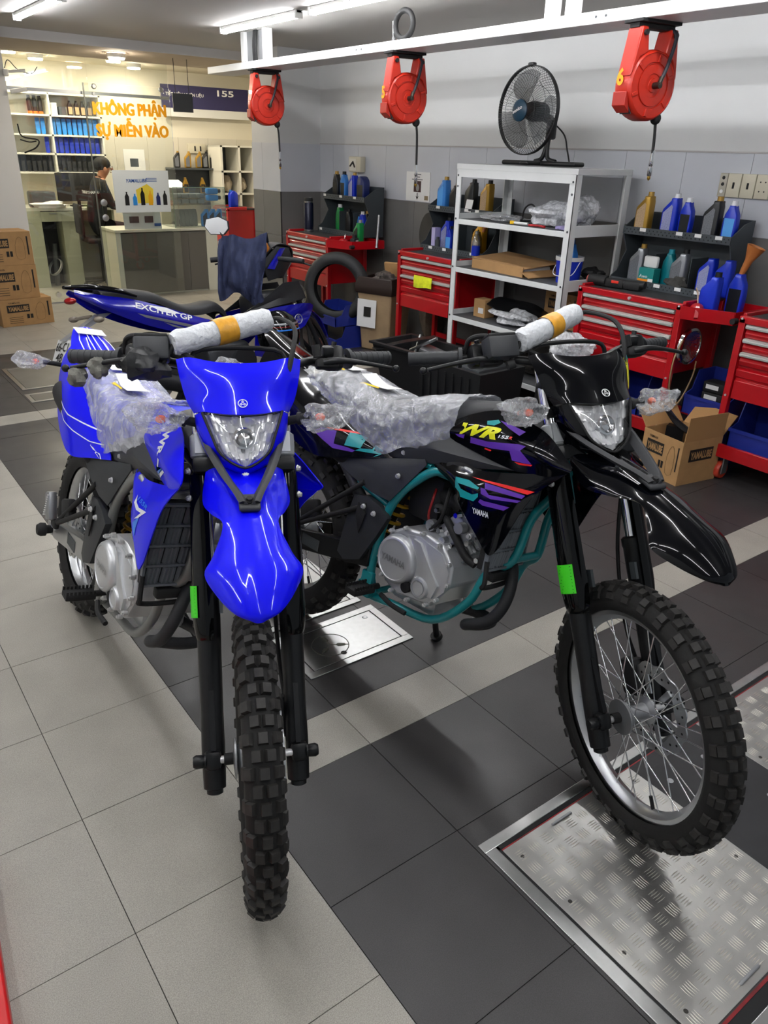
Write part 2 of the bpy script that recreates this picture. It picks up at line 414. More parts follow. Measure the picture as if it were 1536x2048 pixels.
struct(MB().bx(5.4, 5.5, 6.66, 9.6, 0, 2.6).build('wall_office', creamm))
wl = struct(MB().bx(.9, 1.775, 7.78, 7.95, 0, 2.42).build('wall_left', white)); wl['label'] = 'white wall stub left of the glass front'
struct(MB().bx(.9, 1.3, 7.95, 9.6, 0, 2.5).build('wall_office_left', creamm))
struct(MB().bx(-2.3, -2.2, -2.4, 9.7, 0, 2.5).build('wall_far_left', wallm))
struct(MB().bx(-2.3, .9, 7.78, 7.9, 0, 2.5).build('wall_left_end', wallm))
struct(MB().bx(-2.3, 4.4, -2.4, 6.8, 2.5, 2.6).build('ceiling', ceilm))
struct(MB().bx(-2.3, 5.6, 6.8, 7.95, 2.425, 2.5).build('ceiling_lower', mat('lower_ceiling', '#b5a795', .8)))
struct(MB().bx(-2.3, 5.0, 6.785, 6.8, 2.425, 2.5).bx(-2.3, 5.0, 6.775, 6.79, 2.42, 2.436).build('trim_2', ceilm))
struct(MB().bx(.9, 5.6, 7.95, 9.7, 2.5, 2.6).build('ceiling_office', mat('office_ceiling', '#d2cbb8', .8)))

# ------------------------------------------------------------------ steel covers set in the floor
steelb = mat('brushed_steel', '#b9bab8', .3, 1., noise=(40, .05), bump=(14, .05, .002))
treadm = mat('tread_plate', '#b3b2ae', .36, .85, noise=(6, .12, 6)); treadb = mat('tread_bars', '#d0cdc2', .36, .8)
matk = mat('rubber_mat', '#2b2b2d', .6, noise=(9, .2))
def tread(mb, x0, x1, y0, y1, z, pitch=.046):
    n = 0; y = y0+pitch/2; r = 0
    while y < y1-.01:
        x = x0+pitch/2; c = 0
        while x < x1-.01:
            ori = (r+c) % 2
            for k in range(5):
                o = (k-2)*.0068; l = .0165; w = .0021; h = .0018
                ax = V((1, 0, 0)) if ori else V((0, 1, 0)); ay = V((0, 1, 0)) if ori else V((1, 0, 0))
                c0 = V((x, y, z))+ay*o
                mb.add([c0-ax*l, c0+ay*w, c0+ax*l, c0-ay*w, c0-ax*l*.55+V((0, 0, h)), c0+ax*l*.55+V((0, 0, h))],
                       [(0, 1, 4), (1, 2, 5), (1, 5, 4), (2, 3, 5), (3, 0, 4), (3, 4, 5)])
            x += pitch; c += 1
        y += pitch; r += 1
lift = thing('motorcycle_lift', 'sunken motorcycle lift with two tread plates and a rubber strip in the floor', 'lift', (0, 0, 0)); lift.scale = (1, 1, .4)
MB().bx(.81, 2.4, -.30, -.27, .0006, .007).bx(.81, .845, -.95, -.30, .0006, .007).bx(.81, 2.4, -.975, -.935, .0006, .007).build('frame', steelb, lift, bev=.002)
MB().bx(.84, 2.4, -.312, -.30, .0006, .0022).bx(.845, .853, -.935, -.30, .0006, .0022).bx(.84, 2.4, -.935, -.90, .0006, .002).build('slot', blackm, lift)
MB().bx(.853, 2.4, -.318, -.3145, .0006, .005).bx(.853, 2.4, -.906, -.899, .0006, .005).build('red_edge', mat('worn_red', '#8c1018', .5, noise=(9, .6)), lift)
for a, b, nm in ((.853, 1.372, ''), (1.712, 2.4, '')):
    pl = MB().bx(a, b, -.895, -.318, .0006, .006).build('tread_plate', treadm, lift, bev=.001)
    t = MB(); tread(t, a+.01, b-.01, -.885, -.328, .006); q = t.build('tread_bars', treadb, pl, 0); q['kind'] = 'stuff'
    s_ = MB()
    for sx in (a+.03, b-.03):
        for k in range(4): s_.cyl((sx, -.36-.16*k, .005), (sx, -.36-.16*k, .0075), .006, .005, 10)
    s_.build('screws', mat('dark_screw', '#4a4845', .4, .8), pl)['kind'] = 'stuff'
MB().bx(1.372, 1.712, -.895, -.318, .0006, .005).build('rubber_strip', matk, lift)
for x, y in ((1.43, -.42), (1.6, -.42), (1.45, -.6), (1.62, -.62), (1.45, -.8), (1.6, -.82)): MB().lathe([(1e-4, .0062), (.004, .0066), (.005, .0055), (.009, .0062), (.010, .0048)], (x, y, 0), n=14).build('screw', alud, lift)
for x, y, a in ((1.06, -.335, .05), (1.07, -.875, .05)):
    MB().tube([(x-.035, y, .006), (x-.03, y, .013), (x+.03, y, .013), (x+.035, y, .006)], .004, 8, 4).build('lifting_handle', alud, lift)
def hatch(label, x0, x1, y0, y1, plate, logo=False, frame=.03):
    t = thing('floor_hatch', label, 'hatch', ((x0+x1)/2, (y0+y1)/2, 0)); w = (x1-x0)/2; h = (y1-y0)/2; f = frame
    MB().bx(-w, w, -h, -h+f, .0006, .0045).bx(-w, w, h-f, h, .0006, .0045).bx(-w, -w+f, -h+f, h-f, .0006, .0045).bx(w-f, w, -h+f, h-f, .0006, .0045).build('frame', steelb, t, bev=.001)
    MB().bx(-w+f, w-f, -h+f, h-f, .0006, .0015).build('gap', blackm, t)
    MB().bx(-w+f+.004, w-f-.004, -h+f+.004, h-f-.004, .0012, .004).build('cover_plate', plate, t, bev=.001)
    if logo:
        etch = mat('etched_mark', '#55554c', .5, .6); m = MB(); c = V((-.06, -.005, .0042)); r = .068
        m.tube([c+V((r*math.cos(a*R(15)), r*math.sin(a*R(15)), 0)) for a in range(24)], .0016, 6, 1, closed=True)
        for k in range(3):
            a = R(90+120*k); m.bx(0, 0, 0, 0, 0, 0) if False else m.tube([c, c+V((r*math.cos(a), r*math.sin(a), 0))], .0018, 6, 1)
            b = [c+V((math.cos(a+s)*q, math.sin(a+s)*q, .0003)) for s, q in ((0, .018), (R(20), .03), (R(9), .052), (0, .06), (R(-9), .052), (R(-20), .03))]
            m.add(b, [list(range(6))])
        m.build('round_tuning_fork_emblem', etch, t)
        MB().lathe([(1e-4, .0046), (.006, .0046), (.011, .0046), (.011, .004)], (-.045, -.072, 0), n=16).build('lock', blackm, t)
        MB().lathe([(.006, .0046), (.010, .0048), (.011, .004)], (.15, .075, 0), n=16).build('ring_pull', alud, t)
hatch('polished steel floor hatch with an engraved round emblem under the bikes', .812, 1.255, .565, .84, steelb, True)
hatch('steel floor hatch behind the engraved one, under the black bike', .80, 1.24, .885, 1.3, treadm)
hg = mat('hatch_grey', '#75726c', .45, .5, noise=(5, .1))
hatch('large grey floor hatch at the left, behind the blue dirt bike', .83, 1.45, 4.58, 5.25, hg); hatch('small grey floor hatch in front of the large one', .81, 1.25, 4.24, 4.46, hg)
# ------------------------------------------------------------------ dirt bikes (built once per colour in bike space: x forward, y left, z up, rear contact at 0)
TH = R(26.5); AX = V((1.43, 0, .34)); AA = V((-math.sin(TH), 0, math.cos(TH))); NN = V((math.cos(TH), 0, math.sin(TH)))
def FR(s, n, y): return AX+AA*s+NN*n+V((0, y, 0))
def steer_matrix(d):
    o = AX-NN*.045; return Mx.Translation(o) @ Mx.Rotation(d, 4, AA) @ Mx.Translation(-o)
unit_spoke = MB().cyl((0, 0, 0), (0, 0, 1), 1, n=6).mesh('spoke', 60); unit_spoke.materials.append(chrome)
filmb = clear('seat_film', (.97, .98, 1), .23, .05, .5, 24, .14, .3)
bubble = mat('bubble_wrap', '#d6d9dc', .35, noise=(45, .12), bump=(90, 1., .006)); tapem = mat('amber_tape', '#d79b2c', .35, noise=(40, .15), bump=(50, .6, .004))
amber = mat('amber_bulb', '#e8551c', .2); lensm = clear('lens_clear', (1, 1, 1), 0, .03, rough=.02, fres=.3)
refl = mat('reflector', '#e9eaec', .08, 1., bump=(70, .9, .006)); greys = mat('satin_grey_plastic', '#2a2c2f', .5)
green = mat('green_sticker', '#3fd21e', .4); yellowm = mat('sticker_yellow', '#e3c21b', .5); springm = mat('gold_spring', '#c99a22', .4, .3)
redd0 = mat('wire_red', '#8f1a1a', .5); white_tag = mat('label_white', '#e6e6e4', .5)
def wheel(root, name, M, c, Rc, rc, rimr, rimw, hubr, nk, rear):
    c = V(c); Y = V((0, 1, 0))
    rim = MB(M).lathe([(rimr-.012, -rimw), (rimr+.004, -rimw), (rimr+.002, -rimw+.006), (rimr-.010, -rimw*.55), (rimr-.019, -rimw*.3), (rimr-.021, 0), (rimr-.019, rimw*.3), (rimr-.010, rimw*.55), (rimr+.002, rimw-.006), (rimr+.004, rimw), (rimr-.012, rimw), (rimr-.024, rimw*.4), (rimr-.028, 0), (rimr-.024, -rimw*.4), (rimr-.012, -rimw)], c, Y, 72).build(name, alu, root)
    t = MB(M); prof = []
    for i in range(-10, 11):
        a = i/10*2.35; prof.append((Rc+rc*math.cos(a), rc*1.06*math.sin(a)))
    t.lathe(prof, c, Y, 96)
    for k in range(nk):
        an = 2*math.pi*k/nk; d = V((math.cos(an), 0, math.sin(an))); tg = V((-math.sin(an), 0, math.cos(an)))
        for ph in ((-.27, .33) if k % 2 else (-.62, .02, .66)) if rear else ((-.32, .34) if k % 2 else (-.78, 0.02, .80)):
            nn = d*math.cos(ph)+Y*math.sin(ph); lat = Y*math.cos(ph)-d*math.sin(ph); q = c+d*Rc+nn*rc
            lw, ll, hh = (.0125, .0125, .013) if rear else (.0112, .0125, .0100)
            b = [q+lat*(lw*u)+tg*(ll*w)-nn*.003 for u, w in ((-1, -1), (1, -1), (1, 1), (-1, 1))]
            e = [q+lat*(lw*.8*u)+tg*(ll*.84*w)+nn*hh for u, w in ((-1, -1), (1, -1), (1, 1), (-1, 1))]
            t.cur = 1; t.add(b+e, [(4, 5, 6, 7), (0, 1, 5, 4), (1, 2, 6, 5), (2, 3, 7, 6), (3, 0, 4, 7)])
        for sg in (-1, 1):      # shoulder knobs
            if (k+(sg > 0)) % 2: continue
            ph = sg*1.22; nn = d*math.cos(ph)+Y*math.sin(ph); lat = Y*math.cos(ph)-d*math.sin(ph); q = c+d*Rc+nn*rc
            b = [q+lat*(.010*u)+tg*(.015*w)-nn*.003 for u, w in ((-1, -1), (1, -1), (1, 1), (-1, 1))]; e = [q+lat*(.008*u)+tg*(.012*w)+nn*.007 for u, w in ((-1, -1), (1, -1), (1, 1), (-1, 1))]
            t.add(b+e, [(4, 5, 6, 7), (0, 1, 5, 4), (1, 2, 6, 5), (2, 3, 7, 6), (3, 0, 4, 7)])
    t.build('tyre', [rubber, knobm], rim)
    hw = .05 if rear else .038
    MB(M).lathe([(.012, -hw-.012), (.02, -hw-.012), (hubr, -hw), (hubr, -hw+.006), (hubr*.62, -hw*.6), (hubr*.55, 0), (hubr*.62, hw*.6), (hubr, hw-.006), (hubr, hw), (.02, hw+.012), (.012, hw+.012)], c, Y, 28).build('hub', alud, rim)
    for k in range(36):
        sg = 1 if k % 2 else -1; fl_ = 1 if (k//2) % 2 else -1; an = 2*math.pi*(k+.5)/36; a0 = an+fl_*R(62 if not rear else 48)
        p = c+V((math.cos(a0)*hubr*.93, sg*hw*.9, math.sin(a0)*hubr*.93)); q = c+V((math.cos(an)*(rimr-.020), -sg*0+sg*.006, math.sin(an)*(rimr-.020)))
        d = q-p; o = link('spoke', unit_spoke, rim); m = Mx.Translation(p) @ d.to_track_quat('Z', 'Y').to_matrix().to_4x4() @ Mx.Diagonal((.0017, .0017, d.length, 1))
        o.matrix_local = M @ m if M is not None else m
    # brake disc with wavy rim
    sd = 1 if not rear else -1; y0 = sd*(hw+.018); ro = .12 if not rear else .105; n = 72; dm = MB(M); rings = []
    for rr_, dy in ((ro-.036, .002), (ro, .002), (ro, -.002), (ro-.036, -.002)):
        rings.append([c+V((math.cos(2*math.pi*i/n)*(rr_+(.004*math.cos(i/n*2*math.pi*12) if rr_ > ro-.01 else .005*math.cos(i/n*2*math.pi*6))), y0+dy, math.sin(2*math.pi*i/n)*(rr_+(.004*math.cos(i/n*2*math.pi*12) if rr_ > ro-.01 else .005*math.cos(i/n*2*math.pi*6))))) for i in range(n)])
    rings.append(rings[0]); dm.loft(rings, False, False)
    for k in range(6): a = R(60*k); dm.box(c+V((math.cos(a)*(ro-.055), y0-sd*.004, math.sin(a)*(ro-.055))), (.05, .004, .016), Mx.Rotation(-a, 3, 'Y'))
    dm.build('brake_disc', alu, rim)
    h = MB(M)
    for k in range(30):
        a = 2*math.pi*k/30; r_ = ro-.012-(.012 if k % 2 else 0)
        for q in (-1, 1): h.cyl(c+V((math.cos(a)*r_, y0+q*.0016, math.sin(a)*r_)), c+V((math.cos(a)*r_, y0+q*.0027, math.sin(a)*r_)), .0035, n=8)
    h.build('disc_holes', blackm, rim)['kind'] = 'stuff'
    if not rear:
        MB(M).lathe([(.012, -hw-.016), (.046, -hw-.013), (.047, -hw-.009), (.03, -hw-.006)], c, Y, 28).build('hub_flange', alud, rim)
        MB(M).lathe([(.010, -.075), (.0135, -.075), (.0135, -.05), (.018, -.05), (.018, -.042)], c, Y, 18).build('spacer', blackm, rim)
    a = R(-62); p = c+V((math.cos(a)*(rimr-.025), 0, math.sin(a)*(rimr-.025))); MB(M).cyl(p, c+(p-c)*.86, .005, n=8).build('valve', blackp, rim)
    return rim
def bolt(mb, p, d, r=.006, h=.005):
    d = V(d).normalized(); mb.cyl(p, V(p)+d*h*.6, r*1.3, r*1.2, 12); mb.cyl(V(p)+d*h*.6, V(p)+d*h*1.5, r, r*.85, 6)
def mirror(rows): return [[V((p[0], -p[1], p[2])) for p in r] for r in rows]
def make_bike(label, pose, K):
    X, Y_, psi, lean, de = pose
    root = thing('dirt_bike', label, 'motorcycle', (X, Y_, .0085)); root.rotation_mode = 'QUATERNION'
    root.rotation_quaternion = (Mx.Rotation(R(psi), 4, 'Z') @ Mx.Rotation(R(lean), 4, 'X')).to_quaternion()
    S = steer_matrix(R(de)); body, frame = K['body'], K['frame']; S3 = S.to_3x3()
    wheel(root, 'front_wheel', S, AX, .298, .0375, .272, .022, .036, 64, False)
    wheel(root, 'rear_wheel', None, (0, 0, .325), .266, .05, .240, .03, .05, 46, True)
    # ---- fork
    for sg in (-1, 1):
        y = sg*.0985; o = -.035
        f = MB(S).lathe([(1e-4, -.086), (.014, -.086), (.019, -.083), (.019, -.074), (.026, -.07), (.027, -.03), (.0275, .03), (.0265, .10), (.029, .38), (.029, .42), (.031, .425), (.031, .445), (.024, .45)], FR(0, o, y), AA, 28)
        f.rbox(FR(0, -.004, y+sg*.002), (.034, .040, .046), .012, 2, Mx.Rotation(-TH, 3, 'Y')).prism([FR(.02, -.014, y-.006), FR(.16, -.012, y-.006), FR(.16, -.006, y-.006), FR(.024, .012, y-.006)], (0, .012, 0))
        lg = f.build('fork_leg', blackp, root)
        MB(S).cyl(FR(.40, o, y), FR(.93, o, y), .0205, n=24).build('stanchion', chrome, lg)
        MB(S).lathe([(.013, .0), (.015, .006), (.016, .02), (.012, .027), (1e-4, .028)], FR(0, 0, sg*.118), V((0, sg, 0)), 18).lathe([(.0155, .004), (.0165, .004), (.0165, .008), (.0155, .008)], FR(0, 0, sg*.112), V((0, sg, 0)), 18).build('axle_cap', blackp, lg)
        g = MB(S); rows = []
        for s_, wn, ws in ((.70, .02, .02), (.66, .032, .028), (.56, .034, .031), (.42, .036, .033), (.33, .036, .033), (.285, .030, .028), (.268, .016, .018)):
            c = FR(s_, o, y); rows.append([c+NN*(wn*math.cos(a))*1.05+V((0, sg*ws*math.sin(a), 0)) for a in (R(-22), R(5), R(32), R(60), R(90), R(118))])
        gs = g.patch(rows if sg > 0 else [r[::-1] for r in rows], 3, 4, .003).build('fork_guard', blackg, lg)
        b = MB(S)
        for s_ in (.68, .615): bolt(b, FR(s_, o+.012, y+sg*.031), V((.5, sg, 0)), .0065, .006)
        b.build('guard_bolts', boltm, lg)['kind'] = 'stuff'
        MB(S).box(FR(.36, -.01, y-sg*.031), (.022, .008, .045), Mx.Rotation(-TH, 3, 'Y')).build('guard_bracket', slate, lg)
        MB(S).lathe([(.0215, .71), (.0275, .715), (.0285, .74), (.0275, .765), (.0215, .77)], FR(0, o, y), AA, 20).box(FR(.745, o+.02, y), (.02, .03, .05), Mx.Rotation(-TH, 3, 'Y')).build('reflector_clamp', mat('pale_clamp', '#b9bdbf', .4, .3), lg)
        if sg < 0:
            st = MB(S); rr_ = []
            for s_ in (.405, .33):
                c = FR(s_, o, y); rr_.append([c+NN*(.0425*math.cos(a))*1.05+V((0, -.0395*math.sin(a), 0)) for a in (R(36), R(60), R(84), R(108))])
            st.patch([r[::-1] for r in rr_], 2, 6, .0004).build('green_sticker', green, lg)
            ln = MB(S)
            for i in range(9):
                s_ = .40-.0083*i; a0, a1 = R(44), R(84+(i % 3)*6); c = FR(s_, o, y)
                ln.add([c+NN*(.0435*math.cos(a))*1.05+V((0, -.0405*math.sin(a), 0))+AA*dz for a, dz in ((a0, 0), (a1, 0), (a1, -.0016), (a0, -.0016))], [(0, 1, 2, 3)])
            ln.build('sticker_print', mat('print_dark_green', '#0d5a12', .6), lg)['kind'] = 'stuff'
        else:
            MB(S).rbox(FR(.075, -.075, y-.035), (.06, .05, .10), .012, 2, Mx.Rotation(-TH, 3, 'Y')).build('brake_caliper', blackm, lg)
            MB(S).tube([FR(.10, -.07, y-.02), FR(.22, -.085, y-.03), FR(.42, -.06, y-.035), FR(.62, -.02, y-.01), FR(.74, .03, y-.02)], .0052, 8, 6).build('brake_hose', blackm, lg)
    MB(S).cyl(FR(0, 0, -.12), FR(0, 0, .12), .009, n=14).build('front_axle', boltm, root)
    MB(S).rbox(FR(.69, -.02, 0), (.075, .245, .04), .012, 2, Mx.Rotation(-TH, 3, 'Y')).rbox(FR(.875, -.02, 0), (.07, .24, .032), .012, 2, Mx.Rotation(-TH, 3, 'Y')).cyl(FR(.67, -.045, 0), FR(.90, -.045, 0), .026, n=16).build('triple_clamp', blackp, root)
    # ---- handlebar
    bar = [FR(1.0, -.170, -.41), FR(.985, -.125, -.30), FR(.975, -.10, -.21), FR(.945, -.055, -.12), FR(.935, -.045, -.06), FR(.935, -.045, 0)]
    bar += [V((p.x, -p.y, p.z)) for p in bar[-2::-1]]
    hb = MB(S).tube(bar, .011, 12, 4).tube([bar[3], FR(.985, -.05, -.09), FR(.985, -.05, .09), bar[7]], .006, 8, 4).build('handlebar', blackp, root)
    for sg in (-1, 1):
        yy = lambda s_, n_, y_: FR(s_, n_, sg*y_)
        g = MB(S).tube([yy(1.001, -.172, .412), yy(.994, -.150, .36), yy(.984, -.122, .293)], .0172, 16, 5)
        for t_ in (0, .14, .28, .42, .56, .7, .84):
            p = yy(1.001-.017*t_, -.172+.05*t_, .412-.119*t_); d = (yy(.984, -.122, .293)-yy(1.001, -.172, .412)).normalized(); g.cyl(p, p+d*.008, .0182, n=16)
        g.cyl(yy(.9835, -.1215, .292), yy(.982, -.118, .283), .027, n=20); g.build('grip', mat('grip_rubber', '#26282b', .6), root)
        MB(S).rbox(yy(.978, -.098, .245), (.05, .055, .062), .012, 2, Mx.Rotation(-TH, 3, 'Y')).rbox(yy(.99, -.08, .23), (.03, .03, .03), .006).cyl(yy(1.0, -.09, .245), yy(1.018, -.085, .25), .007, n=10).build('switch_housing', blackp, root)
        MB(S).rbox(yy(.955, -.07, .225), (.035, .06, .026), .008, 2, Mx.Rotation(-TH, 3, 'Y')).build('lever_perch', blackm, root)
        lv = MB(S).tube([yy(.955, -.058, .215), yy(.958, -.048, .26), yy(.955, -.066, .33), yy(.948, -.085, .40)], [.009, .0085, .006, .0055], 10, 5).ell(yy(.947, -.0855, .412), (.0095, .0095, .0095), 12, 8)
        lv.build('lever', blackp, root)
        if sg < 0:
            rs = MB(S).rbox(yy(.982, -.043, .207), (.052, .085, .058), .008, 2, Mx.Rotation(-TH, 3, 'Y')).build('brake_reservoir', greys, root)
            MB(S).rbox(yy(1.013, -.043, .207), (.046, .078, .008), .003, 2, Mx.Rotation(-TH, 3, 'Y')).build('reservoir_lid', blackm, rs)
            MB(S).tube([yy(.99, -.115, .275), yy(1.02, -.085, .27), yy(1.02, -.055, .24), yy(1.0, -.045, .18), yy(.95, -.03, .10)], .0062, 8, 5).build('throttle_cable', blackm, root)
            MB(S).cyl(yy(.935, -.04, .19), yy(1.0, -.03, .148), .0065, n=10).cyl(yy(.934, -.04, .196), yy(.938, -.035, .178), .0125, n=12).build('mirror_stay', blackm, root)
        else:
            MB(S).tube([FR(1.075, -.10, .075), FR(1.08, -.09, .11), FR(1.03, -.02, .14), FR(.95, .02, .125), FR(.85, .01, .10)], .0062, 8, 6).build('front_brake_hose', blackm, root)
            MB(S).cyl(yy(.97, -.06, .20), yy(1.0, -.055, .195), .011, n=12).build('horn_button', blackm, root)
        # turn signal in a clear bag
        sig = MB(S).tube([yy(.795, -.02, .10), yy(.80, .0, .14), yy(.80, .012, .165)], [.012, .010, .012], 10, 3).cyl(yy(.80, -.005, .135), yy(.80, -.002, .144), .016, n=12)
        sg_o = sig.build('turn_signal', blackm, root)
        MB(S).ell(yy(.80, .014, .195), (.020, .035, .021), 14, 10).build('signal_lens', lensm, sg_o)
        MB(S).ell(yy(.799, .016, .188), (.009, .013, .010), 10, 8).build('bulb', amber, sg_o)
        fb = MB(S @ Mx.Translation(yy(.80, .014, .205)) @ Mx.Rotation(sg*R(8), 4, 'X')).blob((0, 0, 0), (.034, .062, .033), .35, 26, 18, 3+sg, 3.2)
        fb.build('signal_bag', bagm, sg_o)
    wr_ = MB(S); A, B = FR(.992, -.028, -.158), FR(1.085, -.112, .085); d = (B-A)
    wr_.tube([A, A+d*.08, A+d*.3, A+d*.5, A+d*.75, A+d*.93, B], [.026, .031, .030, .031, .030, .031, .024], 18, 5)
    inv = S.inverted()
    from mathutils import noise as nz
    for i in range(len(wr_.v)): wr_.v[i] = wr_.v[i]+V((nz.noise(wr_.v[i]*60), nz.noise(wr_.v[i]*60+V((9, 0, 0))), nz.noise(wr_.v[i]*60+V((0, 9, 0)))))*.0035
    wo = wr_.build('wrapped_crossbar', bubble, root)
    MB(S).tube([A+d*.42, A+d*.5, A+d*.62], [.0325, .0335, .0325], 18, 3, cap=False).build('tape_band', tapem, wo)
    # ---- front fender
    fr_ = []
    for cs, cn, es, en, w, mid in ((.675, .03, .690, .0, .088, .02), (.62, .125, .600, .062, .100, .022), (.579, .185, .563, .135, .082, .016), (.535, .243, .533, .222, .058, .01), (.481, .304, .468, .262, .080, .012), (.435, .347, .430, .288, .0985, .012), (.39, .377, .385, .335, .074, .008), (.352, .392, .352, .374, .043, .004), (.334, .388, .336, .385, .010, .0)):
        e = lambda k, f: FR(cs+(es-cs)*f, cn+(en-cn)*f, k*w)
        row = [e(-1, 1.0), e(-.9, .70), e(-.7, .36), e(-.42, .12-mid*3), e(-.2, .02), e(0, -.02-mid*1.5), e(.2, .02), e(.42, .12-mid*3), e(.7, .36), e(.9, .70), e(1, 1.0)]
        fr_.append(row)
    ff = MB(S); ff.patch(fr_, 4, 5, -.0035); fo = ff.build('front_fender', body, root, 50)
    # V-shaped stay between headlight and fender
    sv = MB(S)
    for sg in (-1, 1):
        q = [(.755, -.005, .088), (.70, .055, .074), (.64, .128, .048), (.592, .188, .022), (.566, .212, .010)]
        sv.patch([[FR(s_+.012, n_+.006, sg*(y_+.013)), FR(s_+.014, n_+.012, sg*y_), FR(s_-.002, n_+.004, sg*(y_-.015))] for s_, n_, y_ in q][::sg], 3, 5, .008)
    sv.rbox(FR(.578, .203, 0), (.055, .046, .014), .0068, 3, Mx.Rotation(R(14), 3, 'Y')); so = sv.build('fender_stay', mat('stay_plastic', '#2c2d30', .6), root)
    b = MB(S); bolt(b, FR(.582, .212, 0), NN*.75+AA*.66, .008, .006); b.build('stay_bolt', blackm, so)
    # ---- headlight cowl: upper shield, side strips around the lamp, lamp itself
    ck = MB(S)
    ck.patch([[FR(.950, -.012, -.150), FR(.948, .012, -.118), FR(.932, .032, -.06), FR(.927, .038, 0), FR(.932, .032, .06), FR(.948, .012, .118), FR(.950, -.012, .150)],
              [FR(.905, .002, -.143), FR(.90, .035, -.105), FR(.895, .052, -.05), FR(.893, .057, 0), FR(.895, .052, .05), FR(.90, .035, .105), FR(.905, .002, .143)],
              [FR(.85, .008, -.130), FR(.845, .042, -.095), FR(.838, .066, -.045), FR(.836, .074, 0), FR(.838, .066, .045), FR(.845, .042, .095), FR(.85, .008, .130)],
              [FR(.812, .012, -.112), FR(.808, .054, -.092), FR(.797, .078, -.045), FR(.793, .087, 0), FR(.797, .078, .045), FR(.808, .054, .092), FR(.812, .012, .112)]], 5, 5, -.003)
    inn = [(.808, .054, .093), (.752, .066, .074), (.703, .074, .053), (.670, .080, 0)]; outr = [(.806, .030, .108), (.748, .040, .094), (.695, .046, .064), (.653, .058, 0)]; bk = [(.812, .0, .112), (.76, .005, .104), (.70, .0, .075), (.655, .02, 0)]
    for sg in (-1, 1):
        ck.patch([[FR(a[0], a[1], sg*a[2]), FR(b_[0], b_[1], sg*b_[2]), FR(c_[0], c_[1], sg*c_[2])] for a, b_, c_ in zip(inn, outr, bk)][::-sg], 3, 5, .003)
    co = ck.build('headlight_cowl', body, root, 50)
    tops = [FR(.806, .054, -.093), FR(.797, .072, -.047), FR(.791, .084, 0), FR(.797, .072, .047), FR(.806, .054, .093)]
    rowsL = [tops, [FR(.755, .063, -.074), FR(.755, .082, -.04), FR(.753, .092, 0), FR(.755, .082, .04), FR(.755, .063, .074)], [FR(.705, .071, -.053), FR(.708, .087, -.028), FR(.707, .094, 0), FR(.708, .087, .028), FR(.705, .071, .053)], [FR(.684, .076, -.022), FR(.678, .081, -.012), FR(.673, .084, 0), FR(.678, .081, .012), FR(.684, .076, .022)]]
    hl = MB(S); hl.patch(rowsL, 4, 4, -.0015); ho = hl.build('headlight', lensm, root)
    rf = MB(S); gr = rf.grid([[FR(*[AA.dot(p-AX), NN.dot(p-AX)-.022, p.y*.97]) for p in r] for r in rowsL], 10, 10)
    c0 = FR(.74, .0, 0)
    for i, r in enumerate(gr):
        for j, p in enumerate(r):
            q = V((0, p.y, 0))+AA*(AA.dot(p-AX)-.742); dd = q.length
            r[j] = p-NN*max(0, .030-(dd/.05)**2*.03)+NN*(.005*((j//3) % 2)+.004*((i//5+j//3) % 3)-.006)
    rf.shell(gr, .001); rf.build('reflector', mat('facet_reflector', '#f4f5f6', .2, .45), ho, 0)
    MB(S).lathe([(.022, -.004), (.024, .016), (.026, .018), (.021, .02), (.017, .008), (.013, .016), (1e-4, .021)], FR(.742, .045, 0), NN, 24).build('bulb_shield', chrome, ho)
    kb = MB(S); ed = [tops[0]] + [FR(a[0], a[1]-.001, -a[2]) for a in inn[1:]] + [FR(a[0], a[1]-.001, a[2]) for a in inn[2::-1]]
    kb.tube(ed, .0032, 6, 4); kb.build('lamp_gasket', blackm, ho)
    MB(S).rbox(FR(.765, -.02, 0), (.10, .17, .12), .03, 3, Mx.Rotation(-TH, 3, 'Y')).build('lamp_housing', blackm, ho)
    MB(S).rbox(FR(.915, -.01, 0), (.06, .11, .045), .012, 2, Mx.Rotation(-TH+.3, 3, 'Y')).build('meter', blackm, root)
    # badge: ring and three tuning forks
    bd = MB(S); c = FR(.820, .0805, 0); e1 = V((0, 1, 0)); e2 = (AA*.93-NN*.36).normalized(); nn = e1.cross(e2); nn = nn if nn.dot(NN) > 0 else -nn
    bd.tube([c+nn*.0012+e1*(.0105*math.cos(R(15*i)))+e2*(.0105*math.sin(R(15*i))) for i in range(24)], .0011, 6, 1, closed=True)
    for k in range(3):
        a = R(90+120*k); u = e1*math.cos(a)+e2*math.sin(a); w = e1*-math.sin(a)+e2*math.cos(a)
        for off in (-.0024, 0, .0024): bd.tube([c+nn*.0012+u*.0015+w*off*.8, c+nn*.0012+u*(.0092 if off == 0 else .007)+w*off], .0006, 6, 1)
    bd.lathe([(1e-4, .0002), (.0098, .0002), (.0098, -.002)], c, nn, 20) if K['badge_disc'] else None
    bd.build('round_badge', lettw, co)
    b = MB(S); bolt(b, FR(.656, .06, 0), NN, .007, .006); b.build('cowl_screw', boltm, co)
    # ---- bodywork: both sides
    UP = [[(.65, -.095, .888), (.654, -.10, .882), (.66, -.10, .875)], [(.76, -.10, .955), (.765, -.124, .915), (.775, -.12, .87)], [(.87, -.10, .993), (.875, -.142, .93), (.88, -.14, .864)],
          [(.985, -.125, .985), (.98, -.165, .925), (.985, -.158, .862)], [(1.06, -.15, .972), (1.065, -.180, .925), (1.075, -.176, .872)], [(1.15, -.180, .928), (1.163, -.187, .917), (1.15, -.185, .903)]]
